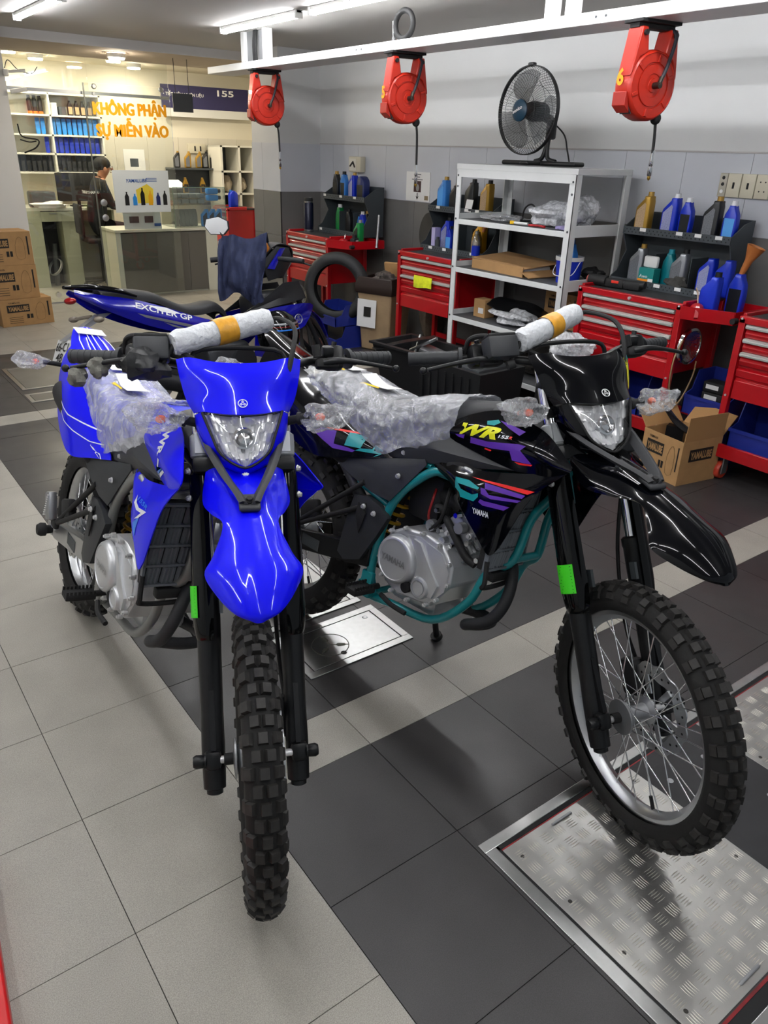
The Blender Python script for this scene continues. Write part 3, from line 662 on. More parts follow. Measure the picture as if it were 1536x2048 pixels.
    LO = [[(.673, -.107, .792), (.675, -.109, .785), (.678, -.110, .778)], [(.77, -.135, .81), (.775, -.150, .785), (.785, -.146, .757)], [(.87, -.152, .825), (.87, -.175, .775), (.85, -.173, .715)],
          [(.97, -.165, .85), (.95, -.184, .755), (.93, -.183, .66)], [(1.06, -.174, .875), (1.01, -.188, .77), (.985, -.188, .625)], [(1.15, -.184, .903), (1.07, -.186, .812), (1.012, -.188, .655)]]
    TP = [[(-.27, -.055, .965), (-.275, -.085, .90), (-.25, -.10, .835)], [(-.10, -.085, .945), (-.09, -.125, .86), (-.07, -.140, .745)], [(.07, -.10, .905), (.08, -.152, .815), (.10, -.160, .690)], [(.20, -.112, .865), (.21, -.152, .79), (.235, -.165, .682)], [(.35, -.115, .815), (.36, -.142, .775), (.38, -.148, .722)], [(.490, -.124, .765), (.497, -.126, .760), (.505, -.127, .756)]]
    RD = {}
    for sg in (-1, 1):
        fx = (lambda r: r) if sg < 0 else mirror; th = .003*-sg
        q = MB(); q.patch(fx(UP), 5, 5, -th); RD['up', sg] = q; uo = q.build('tank_shroud', body, root, 50)
        q = MB(); q.patch(fx(LO), 5, 5, -th); RD['lo', sg] = q; lo_ = q.build('radiator_shroud', body, root, 50)
        q = MB(); q.patch(fx(TP), 6, 5, -th); RD['tp', sg] = q; to = q.build('tail_panel', body, root, 50)
        # matte side cover, mid panel, frame guard
        yy = lambda pts: [V((p[0], sg*-p[1], p[2])) for p in pts]
        O = (0, sg, 0)
        MB().panel(yy([(.235, -.130, .698), (.40, -.136, .727), (.52, -.125, .758), (.64, -.118, .79), (.652, -.120, .776), (.60, -.132, .70), (.548, -.138, .628), (.47, -.142, .632), (.37, -.142, .655), (.30, -.138, .675)]), .006, .004, 4, O).build('side_cover', greys, root)
        MB().panel(yy([(.385, -.112, .80), (.45, -.110, .815), (.55, -.105, .862), (.66, -.104, .888), (.80, -.122, .868), (.98, -.158, .860), (.80, -.128, .812), (.675, -.112, .785), (.50, -.119, .758)]), .006, .004, 4, O).build('mid_cover', greys, root)
        MB().panel(yy([(.39, -.135, .60), (.455, -.14, .612), (.512, -.142, .602), (.556, -.14, .572), (.525, -.145, .50), (.475, -.147, .405), (.40, -.145, .375), (.36, -.14, .39), (.372, -.138, .50)]), .006, .02, 3, O).build('frame_guard', greys, root)
        MB().panel(yy([(.43, -.151, .588), (.47, -.153, .56), (.455, -.154, .49), (.425, -.151, .55)]), .001, .003, 2, O).build('guard_window', blackm, root)
        b = MB()
        for p in ((.553, -.118, .786), (.568, -.141, .716), (.461, -.156, .583), (.508, -.154, .574)): bolt(b, (p[0], sg*-p[1], p[2]), O, .007, .006)
        b.build('cover_bolts', boltm, root)['kind'] = 'stuff'
        MB().rbox((.80, sg*.125, .805), (.13, .02, .05), .008, 2, (0, R(-18), 0)).build('air_scoop', blackm, lo_)
        MB().tube([(.80, sg*.14, .80), (.82, sg*.15, .815), (.85, sg*.15, .81), (.86, sg*.14, .80)], .008, 10, 4).build('scoop_pipe', alud, lo_)
    # ---- seat (loft) with film over it
    def seat_rows(off=0., x1=.90):
        rows = []
        for x, z, w, zs in ((-.06, .915, .06, .90), (.02, .925, .085, .885), (.12, .945, .098, .865), (.20, .945, .105, .845), (.30, .925, .113, .82), (.40, .912, .118, .80), (.47, .922, .118, .805), (.56, .95, .113, .835), (.64, .972, .105, .865), (.72, .99, .095, .91), (.80, 1.005, .085, .95), (.88, 1.02, .06, .985)):
            if x > x1: break
            w += off; z += off; zs -= off
            rows.append([V((x, -w, zs-.01)), V((x, -w*1.02, (zs+z)/2)), V((x, -w*.8, z-.012)), V((x, -w*.4, z-.001)), V((x, 0, z)), V((x, w*.4, z-.001)), V((x, w*.8, z-.012)), V((x, w*1.02, (zs+z)/2)), V((x, w, zs-.01))])
        return rows
    q = MB(); q.patch(seat_rows(), 3, 4, -.02); seat = q.build('seat', mat('seat_vinyl', '#26272a', .6) if not K['blue'] else mat('seat_vinyl_blue', '#3440d8', .6), root)
    fm = MB(); gg = fm.grid(seat_rows(.010, .74), 12, 10); nr = len(gg); nc = len(gg[0])
    for i, r in enumerate(gg):
        for j, p in enumerate(r):
            e_ = abs(j/(nc-1)-.5)*2; w = .5*abs(nz.noise(p*V((12, 40, 22))+V((K['seed'], 0, 0))))+.8*(1-abs(nz.noise(p*V((26, 70, 34))+V((0, K['seed'], 0))))*2)*.5+.2*abs(nz.noise(p*90))
            out = V((0, 1 if p.y > 0 else -1, .25)) if e_ > .5 else V((0, 0, 1))
            q_ = p+out*(.002+w*.010)
            if e_ > .93: q_.z -= .012+.03*abs(nz.noise(V((p.x*11, 1.7*K['seed'], p.y))))
            r[j] = q_
    fm.shell(gg, .0006); fm.build('seat_film', K['film'], seat, 60)
    for x0, x1_, y0 in ((.09, .17, -.07), (.27, .35, -.075)):
        MB().patch([[V((x, y0-.008+(.01 if x > x0 else 0), .962-.0*x-(.022 if x > .25 else 0))), V((x, y0+.006, .966-(.022 if x > .25 else 0)))] for x in (x0, (x0+x1_)/2, x1_)], 2, 2, .0006).build('yellow_sticker', yellowm, seat)
        MB().patch([[V((x, y0+.012, .968-(.024 if x > .25 else 0))), V((x, y0+.08, .972-(.024 if x > .25 else 0)))] for x in (x0-.02, (x0+x1_)/2, x1_+.03)], 2, 2, .0006).build('paper_slip', white_tag, seat)
    # ---- tank cap area between shrouds
    q = MB(); q.patch([[V((x, -w, z-.05)), V((x, -w*.7, z-.008)), V((x, 0, z)), V((x, w*.7, z-.008)), V((x, w, z-.05))] for x, z, w in ((.82, 1.0, .09), (.92, 1.015, .105), (1.0, 1.0, .11), (1.06, .965, .10))], 3, 4, .01); q.build('tank_top', greys, root)
    # ---- rear fender, tail lamp, stay
    q = MB(); q.patch([[V((x, -w, z-dz)), V((x, -w*.6, z-.004)), V((x, 0, z)), V((x, w*.6, z-.004)), V((x, w, z-dz))] for x, z, w, dz in ((.0, .905, .085, .05), (-.10, .945, .086, .04), (-.19, .972, .082, .03), (-.27, .995, .066, .02), (-.325, 1.01, .048, .012), (-.34, 1.012, .034, .008))], 4, 5, -.004); rf_ = q.build('rear_fender', body, root)
    q2 = MB().rbox((-.285, 0, .90), (.07, .10, .05), .014).prism([(-.20, -.05, .93), (-.44, -.02, .70), (-.455, -.02, .70), (-.30, -.05, .92)], (0, .10, 0)); q2.build('plate_stay', blackm, root)
    MB().ell((-.318, 0, .905), (.018, .05, .025), 12, 8).build('tail_lamp', mat('red_lens', '#a00e12', .2), root)
    for sg in (-1, 1):
        t = MB().tube([(-.30, sg*.04, .865), (-.315, sg*.11, .868), (-.318, sg*.145, .868)], .009, 8, 3).build('rear_turn_signal', blackm, root)
        MB().ell((-.318, sg*.18, .868), (.022, .034, .02), 12, 8).build('rear_lens', lensm, t); MB().ell((-.318, sg*.172, .868), (.009, .012, .010), 10, 8).build('rear_bulb', amber, t)
        MB(Mx.Translation((-.318, sg*.19, .868))).blob((0, 0, 0), (.035, .062, .03), .3, 20, 14, 5+sg).build('rear_signal_bag', bagm, t)
    # ---- frame
    fm = MB()
    for sg in (-1, 1):
        y = lambda v: sg*v
        fm.tube([(1.03, y(.035), .86), (.92, y(.085), .80), (.80, y(.10), .775), (.69, y(.108), .768), (.608, y(.112), .706), (.562, y(.114), .65), (.527, y(.112), .577), (.51, y(.11), .47), (.50, y(.108), .37), (.52, y(.10), .30)], .0145, 12, 5)
        fm.tube([(1.04, y(.03), .80), (1.0, y(.045), .72), (.985, y(.06), .595), (.93, y(.088), .535), (.888, y(.09), .425), (.775, y(.09), .316), (.60, y(.09), .292), (.50, y(.095), .285), (.47, y(.11), .33)], .0135, 12, 5)
        fm.tube([(.66, y(.10), .77), (.35, y(.095), .80), (.0, y(.08), .84), (-.20, y(.06), .87)], .011, 10, 4)
        fm.tube([(.53, y(.105), .60), (.30, y(.105), .66), (.05, y(.085), .80)], .010, 10, 4)
        fm.rbox((.50, y(.115), .325), (.05, .02, .09), .006)
    fm.cyl((.985, -.06, .595), (.985, .06, .595), .012).cyl((.52, -.11, .30), (.52, .11, .30), .012).cyl((1.06, 0, .78), (.99, 0, .93), .032, n=18).rbox((.70, 0, .76), (.08, .18, .03), .008)
    fm.build('frame', frame, root)
    # ---- engine
    eng = MB(); yo = -.135
    case = [(.575, .54), (.63, .572), (.72, .582), (.79, .57), (.838, .52), (.845, .46), (.80, .395), (.785, .372), (.65, .355), (.59, .375), (.556, .43), (.555, .49)]
    eng.prism([(x, yo, z) for x, z in case], (0, .25, 0)); eo = eng.build('engine', cast, root, 30, .008)
    MB().lathe([(.079, 0), (.079, .006), (.074, .018), (.070, .022), (.066, .024), (.064, .0245), (.062, .022), (1e-4, .0225)], (.633, yo-.004, .468), (0, -1, 0), 40).build('clutch_cover', cast, eo)
    MB().panel([(.65, yo-.003, .555), (.70, yo-.003, .565), (.795, yo-.003, .545), (.832, yo-.003, .50), (.83, yo-.003, .44), (.785, yo-.003, .385), (.70, yo-.003, .38), (.70, yo-.003, .47)], .008, .01, 3).panel([(.685, yo-.014, .555), (.715, yo-.016, .552), (.81, yo-.016, .45), (.795, yo-.014, .405), (.765, yo-.014, .405)], .004, .01, 2).build('crankcase_cover', cast, eo)
    MB().lathe([(.034, 0), (.034, .012), (.031, .018), (.026, .02), (.025, .014), (.021, .014), (.02, .018), (1e-4, .018)], (.748, yo-.006, .42), (0, -1, 0), 30).build('oil_filter_cover', cast, eo)
    MB().lathe([(.018, 0), (.018, .012), (.013, .014), (1e-4, .014)], (.69, yo-.004, .398), (0, -1, 0), 20).build('oil_filler_cap', blackm, eo)
    b = MB()
    for x, z in ((.585, .545), (.64, .572), (.71, .58), (.78, .567), (.828, .525), (.84, .465), (.81, .405), (.775, .375), (.70, .36), (.63, .362), (.58, .395), (.557, .45), (.72, .44), (.775, .445)): b.cyl((x, yo, z), (x, yo-.012, z), .0075, .007, 10).cyl((x, yo-.012, z), (x, yo-.017, z), .005, .0045, 6)
    b.build('case_bolts', boltm, eo)['kind'] = 'stuff'
    rot = Mx.Rotation(R(40), 3, 'Y')
    cy = MB()
    for k, (w, h) in enumerate(((.12, .17), (.115, .165), (.12, .17), (.115, .165), (.12, .17), (.11, .16), (.125, .17))):
        c_ = V((.79, -.005, .565))+rot @ V((0, 0, .014*k)); cy.rbox(c_, (w, h, .012 if k % 2 == 0 else .016), .006, 1, rot)
    cy.rbox(V((.79, -.005, .565))+rot @ V((0, 0, .125)), (.115, .165, .06), .018, 2, rot).rbox(V((.79, -.005, .565))+rot @ V((0, 0, .165)), (.085, .14, .04), .015, 2, rot).cyl((.89, -.095, .66), (.89, .08, .66), .03, n=18)
    cy.build('cylinder', alud, eo, 30)
    b = MB()
    for p in ((.80, -.09, .63), (.85, -.09, .62), (.875, -.09, .645), (.83, -.09, .675), (.90, -.06, .60), (.77, -.088, .60)): b.cyl(p, (p[0], p[1]-.016, p[2]), .010, .009, 10).cyl((p[0], p[1]-.016, p[2]), (p[0], p[1]-.024, p[2]), .0065, .006, 6)
    b.build('head_bolts', boltm, eo)['kind'] = 'stuff'
    MB().tube([(.74, -.09, .64), (.78, -.105, .62), (.85, -.105, .56), (.89, -.10, .545)], .012, 10, 5).build('water_hose', blackm, eo)
    MB().tube([(.76, -.08, .71), (.80, -.10, .695), (.86, -.105, .70), (.92, -.10, .66)], .013, 10, 5).build('upper_hose', blackm, eo)
    MB().cyl((.70, -.09, .655), (.75, -.09, .66), .014, n=12).cyl((.66, -.03, .69), (.76, -.03, .665), .03, n=18).build('throttle_body', blackm, eo)
    MB().cyl((.70, -.085, .60), (.70, -.105, .60), .018, n=16).cyl((.70, -.105, .60), (.70, -.11, .60), .009, n=6).build('sensor', alud, eo)
    MB().rbox(V((.785, -.07, .60)), (.10, .05, .11), .012, 2, rot).rbox(V((.845, -.065, .655)), (.085, .06, .07), .014, 2, rot).cyl((.82, -.10, .635), (.82, -.125, .635), .017, n=14).cyl((.765, -.09, .575), (.765, -.118, .575), .012, n=12).build('cylinder_side', alud, eo, 30)
    for x, z, r_ in ((.745, .60, .010), (.80, .572, .009), (.795, .665, .009), (.855, .60, .010), (.875, .625, .008), (.72, .655, .008), (.90, .565, .009), (.86, .69, .009)): MB().cyl((x, -.095, z), (x, -.118, z), r_, r_*.9, 6).build('chrome_bolt', chrome, eo)
    MB().tube([(.72, -.07, .72), (.74, -.10, .69), (.735, -.105, .63), (.70, -.10, .585)], .006, 8, 5).build('breather_hose', blackm, eo)
    MB().tube([(.66, -.06, .70), (.68, -.09, .68), (.675, -.09, .62), (.69, -.08, .585)], .004, 6, 4).build('red_wire', redd0, eo)
    MB().rbox((.62, 0, .66), (.14, .13, .16), .03).build('air_box', blackm, root)
    MB().rbox((.66, 0, .345), (.20, .14, .08), .02, 2).build('sump', cast, eo)
    MB().tube([(.60, -.15, .335), (.66, -.165, .33), (.72, -.16, .325)], .008, 8, 3).build('brake_pedal', blackm, root)
    cl = MB(); lettering(cl, 'YAMAHA', (.582, yo-.0275, .457), (1, 0, 0), (0, 0, 1), .020, .102, .02); cl.build('raised_lettering', alud, eo)
    # ---- radiator with louvred guard
    rd = MB().bx(.945, .965, -.172, .0, .57, .80).build('radiator', blackm, root)
    lv = MB()
    for r_ in range(4):
        for c_ in range(4):
            y0 = -.165+.041*c_
            for k in range(3): lv.box((.973, y0+.008+.011*k, .60+.055*r_), (.012, .008, .047), (0, R(8), R(28)))
    for r_ in range(5): lv.bx(.966, .980, -.175, .002, .569+.0555*r_, .575+.0555*r_)
    lv.bx(.966, .98, -.176, -.169, .569, .80).bx(.966, .98, -.002, .003, .569, .80); lv.build('radiator_louvres', mat('louvre_grey', '#6a6f75', .35), rd)['kind'] = 'stuff'
    MB().tube([(.975, -.172, .60), (.985, -.175, .54), (.975, -.165, .52), (.97, -.08, .515), (.97, .0, .525)], .007, 8, 5).rbox((.965, -.08, .545), (.03, .10, .03), .006).build('lower_guard', blackm, rd)
    # ---- exhaust
    MB().tube([(.90, -.02, .60), (.96, -.03, .575), (1.0, -.065, .525), (1.005, -.09, .46), (.975, -.10, .405), (.91, -.098, .365), (.885, -.06, .345), (.90, .0, .34), (.885, .06, .335), (.80, .09, .32), (.70, .06, .31)], .0175, 14, 6).tube([(.70, .06, .31), (.52, -.02, .40), (.42, -.10, .56), (.30, -.115, .68)], .02, 12, 5).build('exhaust_pipe', mat('exhaust_black', '#202124', .6), root)
    MB().tube([(.32, -.10, .68), (.26, -.11, .72), (-.10, -.11, .80), (-.15, -.11, .81)], [.03, .045, .045, .03], 16, 4).build('silencer', blackm, root)
    # ---- swingarm, shock, pegs, stand
    sw = MB()
    for sg in (-1, 1): sw.prism([(x, sg*.104, z) for x, z in ((.50, .45), (.30, .42), (.0, .356), (-.06, .350), (-.065, .29), (.0, .288), (.30, .345), (.50, .385))], (0, sg*.028, 0))
    sw.rbox((.42, 0, .41), (.06, .18, .06), .012); so = sw.build('swingarm', K['arm'], root, 38, .004)
    for sg in (-1, 1):
        MB().lathe([(.014, 0), (.016, .02), (.024, .024), (.025, .04), (.018, .052), (1e-4, .054)], (0, sg*.14, .325), (0, sg, 0), 18).build('axle_spool', blackm, so)
        MB().rbox((-.02, sg*.142, .325), (.06, .008, .04), .006).build('axle_block', alu, so)
    MB().cyl((0, -.14, .325), (0, .14, .325), .010, n=12).build('rear_axle', boltm, so)
    MB().bx(.17, .26, -.1335, -.1322, .345, .385).build('warning_label', slate, so)
    sp = MB(); A, B = V((.50, -.02, .62)), V((.44, -.02, .44)); d = B-A; pts = []
    for i in range(66): a = i*R(30); pts.append(A+d*(i/66)+V((math.cos(a)*.03, math.sin(a)*.03, 0)))
    sp.tube(pts, .006, 6, 1); spo = sp.build('shock_spring', springm, root); MB().cyl(A-d*.1, B+d*.1, .014, n=12).build('shock_body', blackm, spo)
    for sg in (-1, 1):
        pg = MB()
        y = sg*.15; pg.rbox((.545, sg*.19, .335), (.05, .09, .02), .004)
        for k in range(8): pg.box((.524, sg*(.15+.0115*k), .349), (.006, .006, .012)).box((.566, sg*(.15+.0115*k), .349), (.006, .006, .012))
        pg.cyl((.545, sg*.11, .335), (.545, sg*.15, .335), .010).build('footpeg', blackm, root)
        st = MB().cyl((.432, sg*.14, .655), (.14, sg*.168, .405), .009, n=10).cyl((.46, sg*.14, .585), (.15, sg*.168, .41), .009, n=10).rbox((.14, sg*.17, .405), (.05, .02, .03), .008); sto = st.build('pillion_peg_stay', blackm, root)
        MB().rbox((.10, sg*.178, .455), (.05, .03, .10), .008, 2, (0, R(-20), 0)).build('pillion_peg', alud, sto)
        rb = MB()
        for k in range(10): rb.box((.072+.0035*k, sg*.178, .413+.0092*k), (.012, .033, .004), (0, R(-20), 0))
        rb.build('peg_ribs', white, sto)['kind'] = 'stuff'
        MB().rbox((.21, sg*.15, .485), (.09, .03, .07), .01, 2, (0, R(-20), 0)).build('peg_bracket', blackm, sto)
    MB().cyl((.60, .11, .30), (.535, .272, .068), .011, n=10).cyl((.535, .268, .072), (.537, .278, .060), .022, .022, 14).build('side_stand', blackm, root)
    MB().tube([(.57, .10, .33), (.40, .09, .38), (.20, .085, .375), (.0, .085, .375)], .008, 8, 3).tube([(.57, .10, .28), (.40, .09, .30), (.20, .085, .29), (.0, .085, .275)], .008, 8, 3).lathe([(.025, -.004), (.05, -.004), (.05, .004), (.025, .004)], (.57, .10, .305), (0, 1, 0), 20).lathe([(.04, -.003), (.085, -.003), (.085, .003), (.04, .003)], (0, .085, .325), (0, 1, 0), 32).build('chain', mat('chain_steel', '#4f4c48', .4, .9), root)
    return root, RD, S, {'cowl': (ck, co), 'fender': (ff, fo)}
# ------------------------------------------------------------------ colours, graphics, the two dirt bikes
bluep = mat('blue_plastic', '#0303e8', .45, coat=.55, spec=.1)
blackpl = mat('black_bodywork', '#040509', .06, spec=.32)
purple = mat('decal_purple', '#5a2f9e', .3); teal = mat('decal_teal', '#138f93', .3); yel = mat('decal_yellow', '#dfe012', .3); redd = mat('decal_red', '#e0241f', .3)
cyan = mat('decal_cyan', '#1c7ff0', .3); wht = mat('decal_white', '#e8eaf0', .3); gryd = mat('decal_grey', '#8f95c8', .35)
tealf = mat('frame_teal', '#0f8a8e', .3, coat=.4); greyf = mat('frame_grey', '#7d7e7c', .35, .3)
def aff(C): return lambda pts: [(C[0][0]*x+C[0][1]*y+C[0][2], C[1][0]*x+C[1][1]*y+C[1][2]) for x, y in pts]
def tpoly(t, o, u, v, bold=.02):
    vs, fs, w = text_geo(t, bold); return [(o[0]+u[0]*p[0]/w+v[0]*p[1], o[1]+u[1]*p[0]/w+v[1]*p[1]) for p in vs], fs
def stripe(pts, w):
    L = [V((*p, 0)) for p in pts]; a = []; b = []
    for i, p in enumerate(L):
        d = (L[min(i+1, len(L)-1)]-L[max(i-1, 0)]).normalized(); n = V((-d.y, d.x, 0))*w/2; a.append(tuple((p+n)[:2])); b.append(tuple((p-n)[:2]))
    return [poly(a[i], a[i+1], b[i+1], b[i]) for i in range(len(a)-1)]
def side_decal(RD, key, root, A, items):
    """items: (part name, material, list of (verts, faces) in picture pixels of the traced crop, lift); both sides"""
    for sg in (-1, 1):
        for nm, m, polys, lift in items:
            d = MB(); P = [(A(v), f) for v, f in polys]
            decal(d, [RD[key, sg]], P, (0, sg*.5, 0), (1, 0, 0), (0, 0, 1), (0, -sg, 0), lift, .03)
            if d.v: d.build(nm, m, root, 60)
kb, RDk, Sk, PK = make_bike('black and purple dirt bike with teal frame and clear-wrapped seat', (.975, 1.008, -82.77, -12.22, -26.02),
    dict(body=blackpl, frame=tealf, arm=blackp, blue=False, badge_disc=False, film=filmb, seed=1))
AU = aff([[0.0005302, 0.0001063, 0.2334207], [0.0001474, -0.0004224, 0.8000879]])
AL = aff([[0.0005056, 0.0001539, 0.2688057], [0.0001665, -0.0004163, 0.7828721]])
AT = aff([[0.0007421, 0.0001321, 0.0903245], [0.0002103, -0.0005148, 0.7732501]])
side_decal(RDk, 'up', kb, AU, [
    ('purple_graphic', purple, [poly((1045, 122), (1170, 152), (1380, 168), (1425, 180), (1395, 205), (1470, 285), (1420, 280), (1340, 265), (1325, 208), (1200, 195), (1040, 160)), poly((1212, 22), (1262, 38), (1390, 95), (1365, 118), (1290, 75)), poly((925, 102), (1000, 106), (990, 132), (945, 118))], .0012),
    ('teal_graphic', teal, [poly((1132, 22), (1200, 17), (1222, 36), (1190, 52), (1142, 46))], .0013),
    ('red_graphic', redd, [poly((1150, 190), (1198, 205), (1190, 213), (1145, 199)), poly((1355, 274), (1475, 288), (1465, 297), (1385, 290))], .0014),
    ('yellow_wr_lettering', yel, [tpoly('WR', (908, 88), (322, 50), (62, -58), .05)], .0018),
    ('model_lettering', wht, [tpoly('155', (1238, 128), (66, 9), (6, -17), .03)], .0018), ('red_r', redd, [tpoly('R', (1308, 138), (22, 3), (6, -17), .03)], .0018)])
side_decal(RDk, 'lo', kb, AL, [
    ('teal_graphic', teal, [poly((938, 364), (1040, 387), (1115, 435), (1105, 446), (1060, 432), (992, 412), (960, 405)), poly((938, 364), (960, 405), (985, 440), (980, 470), (930, 432)), poly((985, 440), (1070, 475), (1110, 468), (1110, 490), (1080, 517), (978, 490), (970, 465))], .0012),
    ('purple_graphic', purple, [poly((1145, 404), (1405, 482), (1385, 500), (1150, 442)), poly((1122, 432), (1150, 442), (1178, 478), (1380, 512), (1358, 523), (1190, 503), (1128, 472)), poly((1125, 503), (1150, 515), (1312, 550), (1275, 570), (1140, 542), (1112, 520))], .0012),
    ('red_graphic', redd, [poly((1050, 366), (1150, 390), (1460, 460), (1418, 476), (1150, 401))], .0014),
    ('maker_lettering', wht, [tpoly('YAMAHA', (1070, 588), (108, 30), (2, -34), .02)], .0014)])
side_decal(RDk, 'tp', kb, AT, [
    ('purple_graphic', purple, [poly((100, 77), (150, 57), (235, 82), (226, 160), (160, 135)), poly((160, 135), (226, 160), (300, 182), (345, 202), (330, 212), (220, 187))], .0012),
    ('teal_graphic', teal, [poly((305, 88), (395, 127), (372, 190), (285, 170)), poly((440, 172), (520, 232), (470, 226), (345, 202), (372, 190), (432, 196))], .0012),
    ('red_graphic', redd, [poly((175, 57), (255, 70), (335, 90), (355, 103), (300, 93), (185, 65))], .0014)])
S3 = Sk.to_3x3(); d = MB()
def cowl_left(nm, m, polys):
    d = MB(); decal(d, [PK['cowl'][0]], polys, Sk @ FR(-0, 0, .5) - Sk.to_3x3() @ V((0, 0, 0)), S3 @ NN, S3 @ AA, S3 @ V((0, -1, 0)), .0014, .02); d.build(nm, m, PK['cowl'][1], 60)
cowl_left('yellow_graphic', yel, [poly((.012, .935), (.03, .915), (.034, .835), (.012, .825)), ]); cowl_left('teal_graphic', teal, [poly((-.008, .94), (.008, .935), (.008, .85), (-.004, .86))]); cowl_left('purple_graphic', purple, [poly((.0, .845), (.02, .822), (.012, .815), (-.004, .83))])
# ---- blue bike
bb, RDb, Sb, PB = make_bike('bright blue dirt bike facing the camera with bubble-wrapped crossbar', (.315, 1.442, -91.72, -13.52, -25.01),
    dict(body=bluep, frame=greyf, arm=alu, blue=True, badge_disc=False, film=clear('seat_film_blue', (.95, .96, 1), .27, .05, .5, 24, .14, .3), seed=5))
BU = aff([[0.0007958, 0.0001173, 0.119154], [0.0002683, -0.0002993, 0.6862404]]); BL = aff([[0.0008642, 0.0001193, 0.1042367], [0.0003494, -0.0003142, 0.6335477]]); BT = aff([[0.001413, 0.0001944, -0.6902525], [0.0004395, -0.0004314, 0.9245402]])
side_decal(RDb, 'up', bb, BU, [('white_swoosh', wht, [poly((1002, 165), (1032, 182), (1002, 230), (982, 225)), poly((982, 225), (1002, 230), (1016, 320), (1060, 393), (1030, 370), (988, 300))], .0014),
    ('cyan_swoosh', cyan, [poly((960, 212), (976, 230), (986, 300), (1030, 374), (1000, 350), (962, 270))], .0013), ('grey_wr_lettering', wht, [tpoly('WR', (972, -62), (24, 215), (48, -6), .04)], .0014)])
side_decal(RDb, 'lo', bb, BL, [('white_arrow', wht, [poly((838, 440), (822, 500), (850, 560), (890, 585), (935, 580), (870, 545), (845, 500)), poly((935, 580), (890, 585), (832, 628), (870, 622))], .0014),
    ('cyan_swoosh', cyan, [poly((815, 655), (882, 612), (850, 700), (835, 760), (820, 720))], .0013), ('model_lettering', cyan, [tpoly('155R', (846, 482), (84, 86), (12, -24), .03)], .0015)])
side_decal(RDb, 'tp', bb, BT, [('white_pinstripes', wht, stripe([(365, 650), (410, 715), (470, 790), (620, 905), (700, 1008)], 7)+stripe([(390, 740), (440, 830), (510, 905), (600, 978), (700, 1018)], 6), .0014)])
tl = MB()
for y in (-.052, -.018, .0, .03, .06):
    pts = [(-.33+abs(y)*.9, y*.75), (-.22, y), (-.12, y*1.1)]
    tl.add([V((p[0], p[1]+s*.0022, 1.0135-(p[0]+.34)*.205-abs(p[1])*.19+.004)) for p in pts for s in (-1, 1)], [(0, 1, 3, 2), (2, 3, 5, 4)])
tl.build('white_pinstripes', wht, bb, 60)
MB().box((-.285, 0, 1.008), (.05, .11, .002), (0, R(14), R(8))).build('paper_label', white_tag, bb)
# soft grey mitt tied to the blue bike's brake lever
mt = MB(Sb); mt.blob(FR(.945, -.08, -.335), (.03, .024, .024), .3, 16, 10, 2).blob(FR(.93, -.092, -.385), (.03, .024, .025), .3, 16, 10, 8)
mt.build('foam_lever_pads', mat('grey_foam', '#6b6a63', .95, noise=(60, .35), bump=(90, .8, .004)), bb)
MB(Sb).blob(FR(.945, -.035, -.225), (.05, .055, .04), .3, 20, 12, 11, 3.5).build('tied_black_cover', mat('black_vinyl', '#17181a', .45, bump=(30, .5, .006)), bb)
# ------------------------------------------------------------------ workshop: beam, hose reels
PH = -math.pi/2      # things along the right wall: built with their front towards -y, turned to face -x
beamm = mat('beam_white', '#e3e4e2', .4)
bt = thing('overhead_beam', 'white box beam hung under the ceiling that carries the hose reels', 'beam', (3.1, 0, 2.218))
bsg = [(-1.6, 1.62), (1.622, 3.66), (3.662, 6.05)]
for a, b in bsg: MB().bx(0, .25, a, b, 0, .054).build('beam_section', beamm, bt, bev=.003)
for y in (1.65, 3.69, 1.59, 3.63): MB().cyl((-.002, y, .03), (.004, y, .03), .006, n=8).build('rivet', slate, bt)
for y0, y1 in ((5.06, 5.50), (1.85, 2.05)):
    for y in (y0, y1-.06): MB().bx(.06, .12, y, y+.06, .054, .282).bx(.03, .16, y-.03, y+.09, .054, .06).build('hanger_post', beamm, bt, bev=.002)
MB().bx(.09, .11, 5.12, 5.44, .054, .282).build('cable_cover', mat('hanger_grey', '#8d8f90', .4, .5), bt)
for k in range(3): MB().tube([(.07, 5.24+.025*k, .054), (.065, 5.24+.025*k, .17), (.075, 5.245+.02*k, .282)], .008, 8, 3).build('air_line', blackm, bt)
hl_ = thing('coiled_hose', 'short black hose coiled on top of the white beam', 'hose', (3.14, 3.22, 2.272))
MB().tube([(0, -.09*math.cos(a), .085+.075*math.sin(a)) for a in [R(20*i) for i in range(18)]], .017, 10, 2, closed=True).build('coil', blackm, hl_)
MB().tube([(.0, .105, .0), (.0, .105, .05), (.0, .104, .11)], [.012, .008, .012], 10, 3).build('fitting', chrome, hl_)
reelm = mat('reel_red', '#b9240f', .4, coat=.2); reeld = mat('reel_dark_red', '#a51f10', .4)
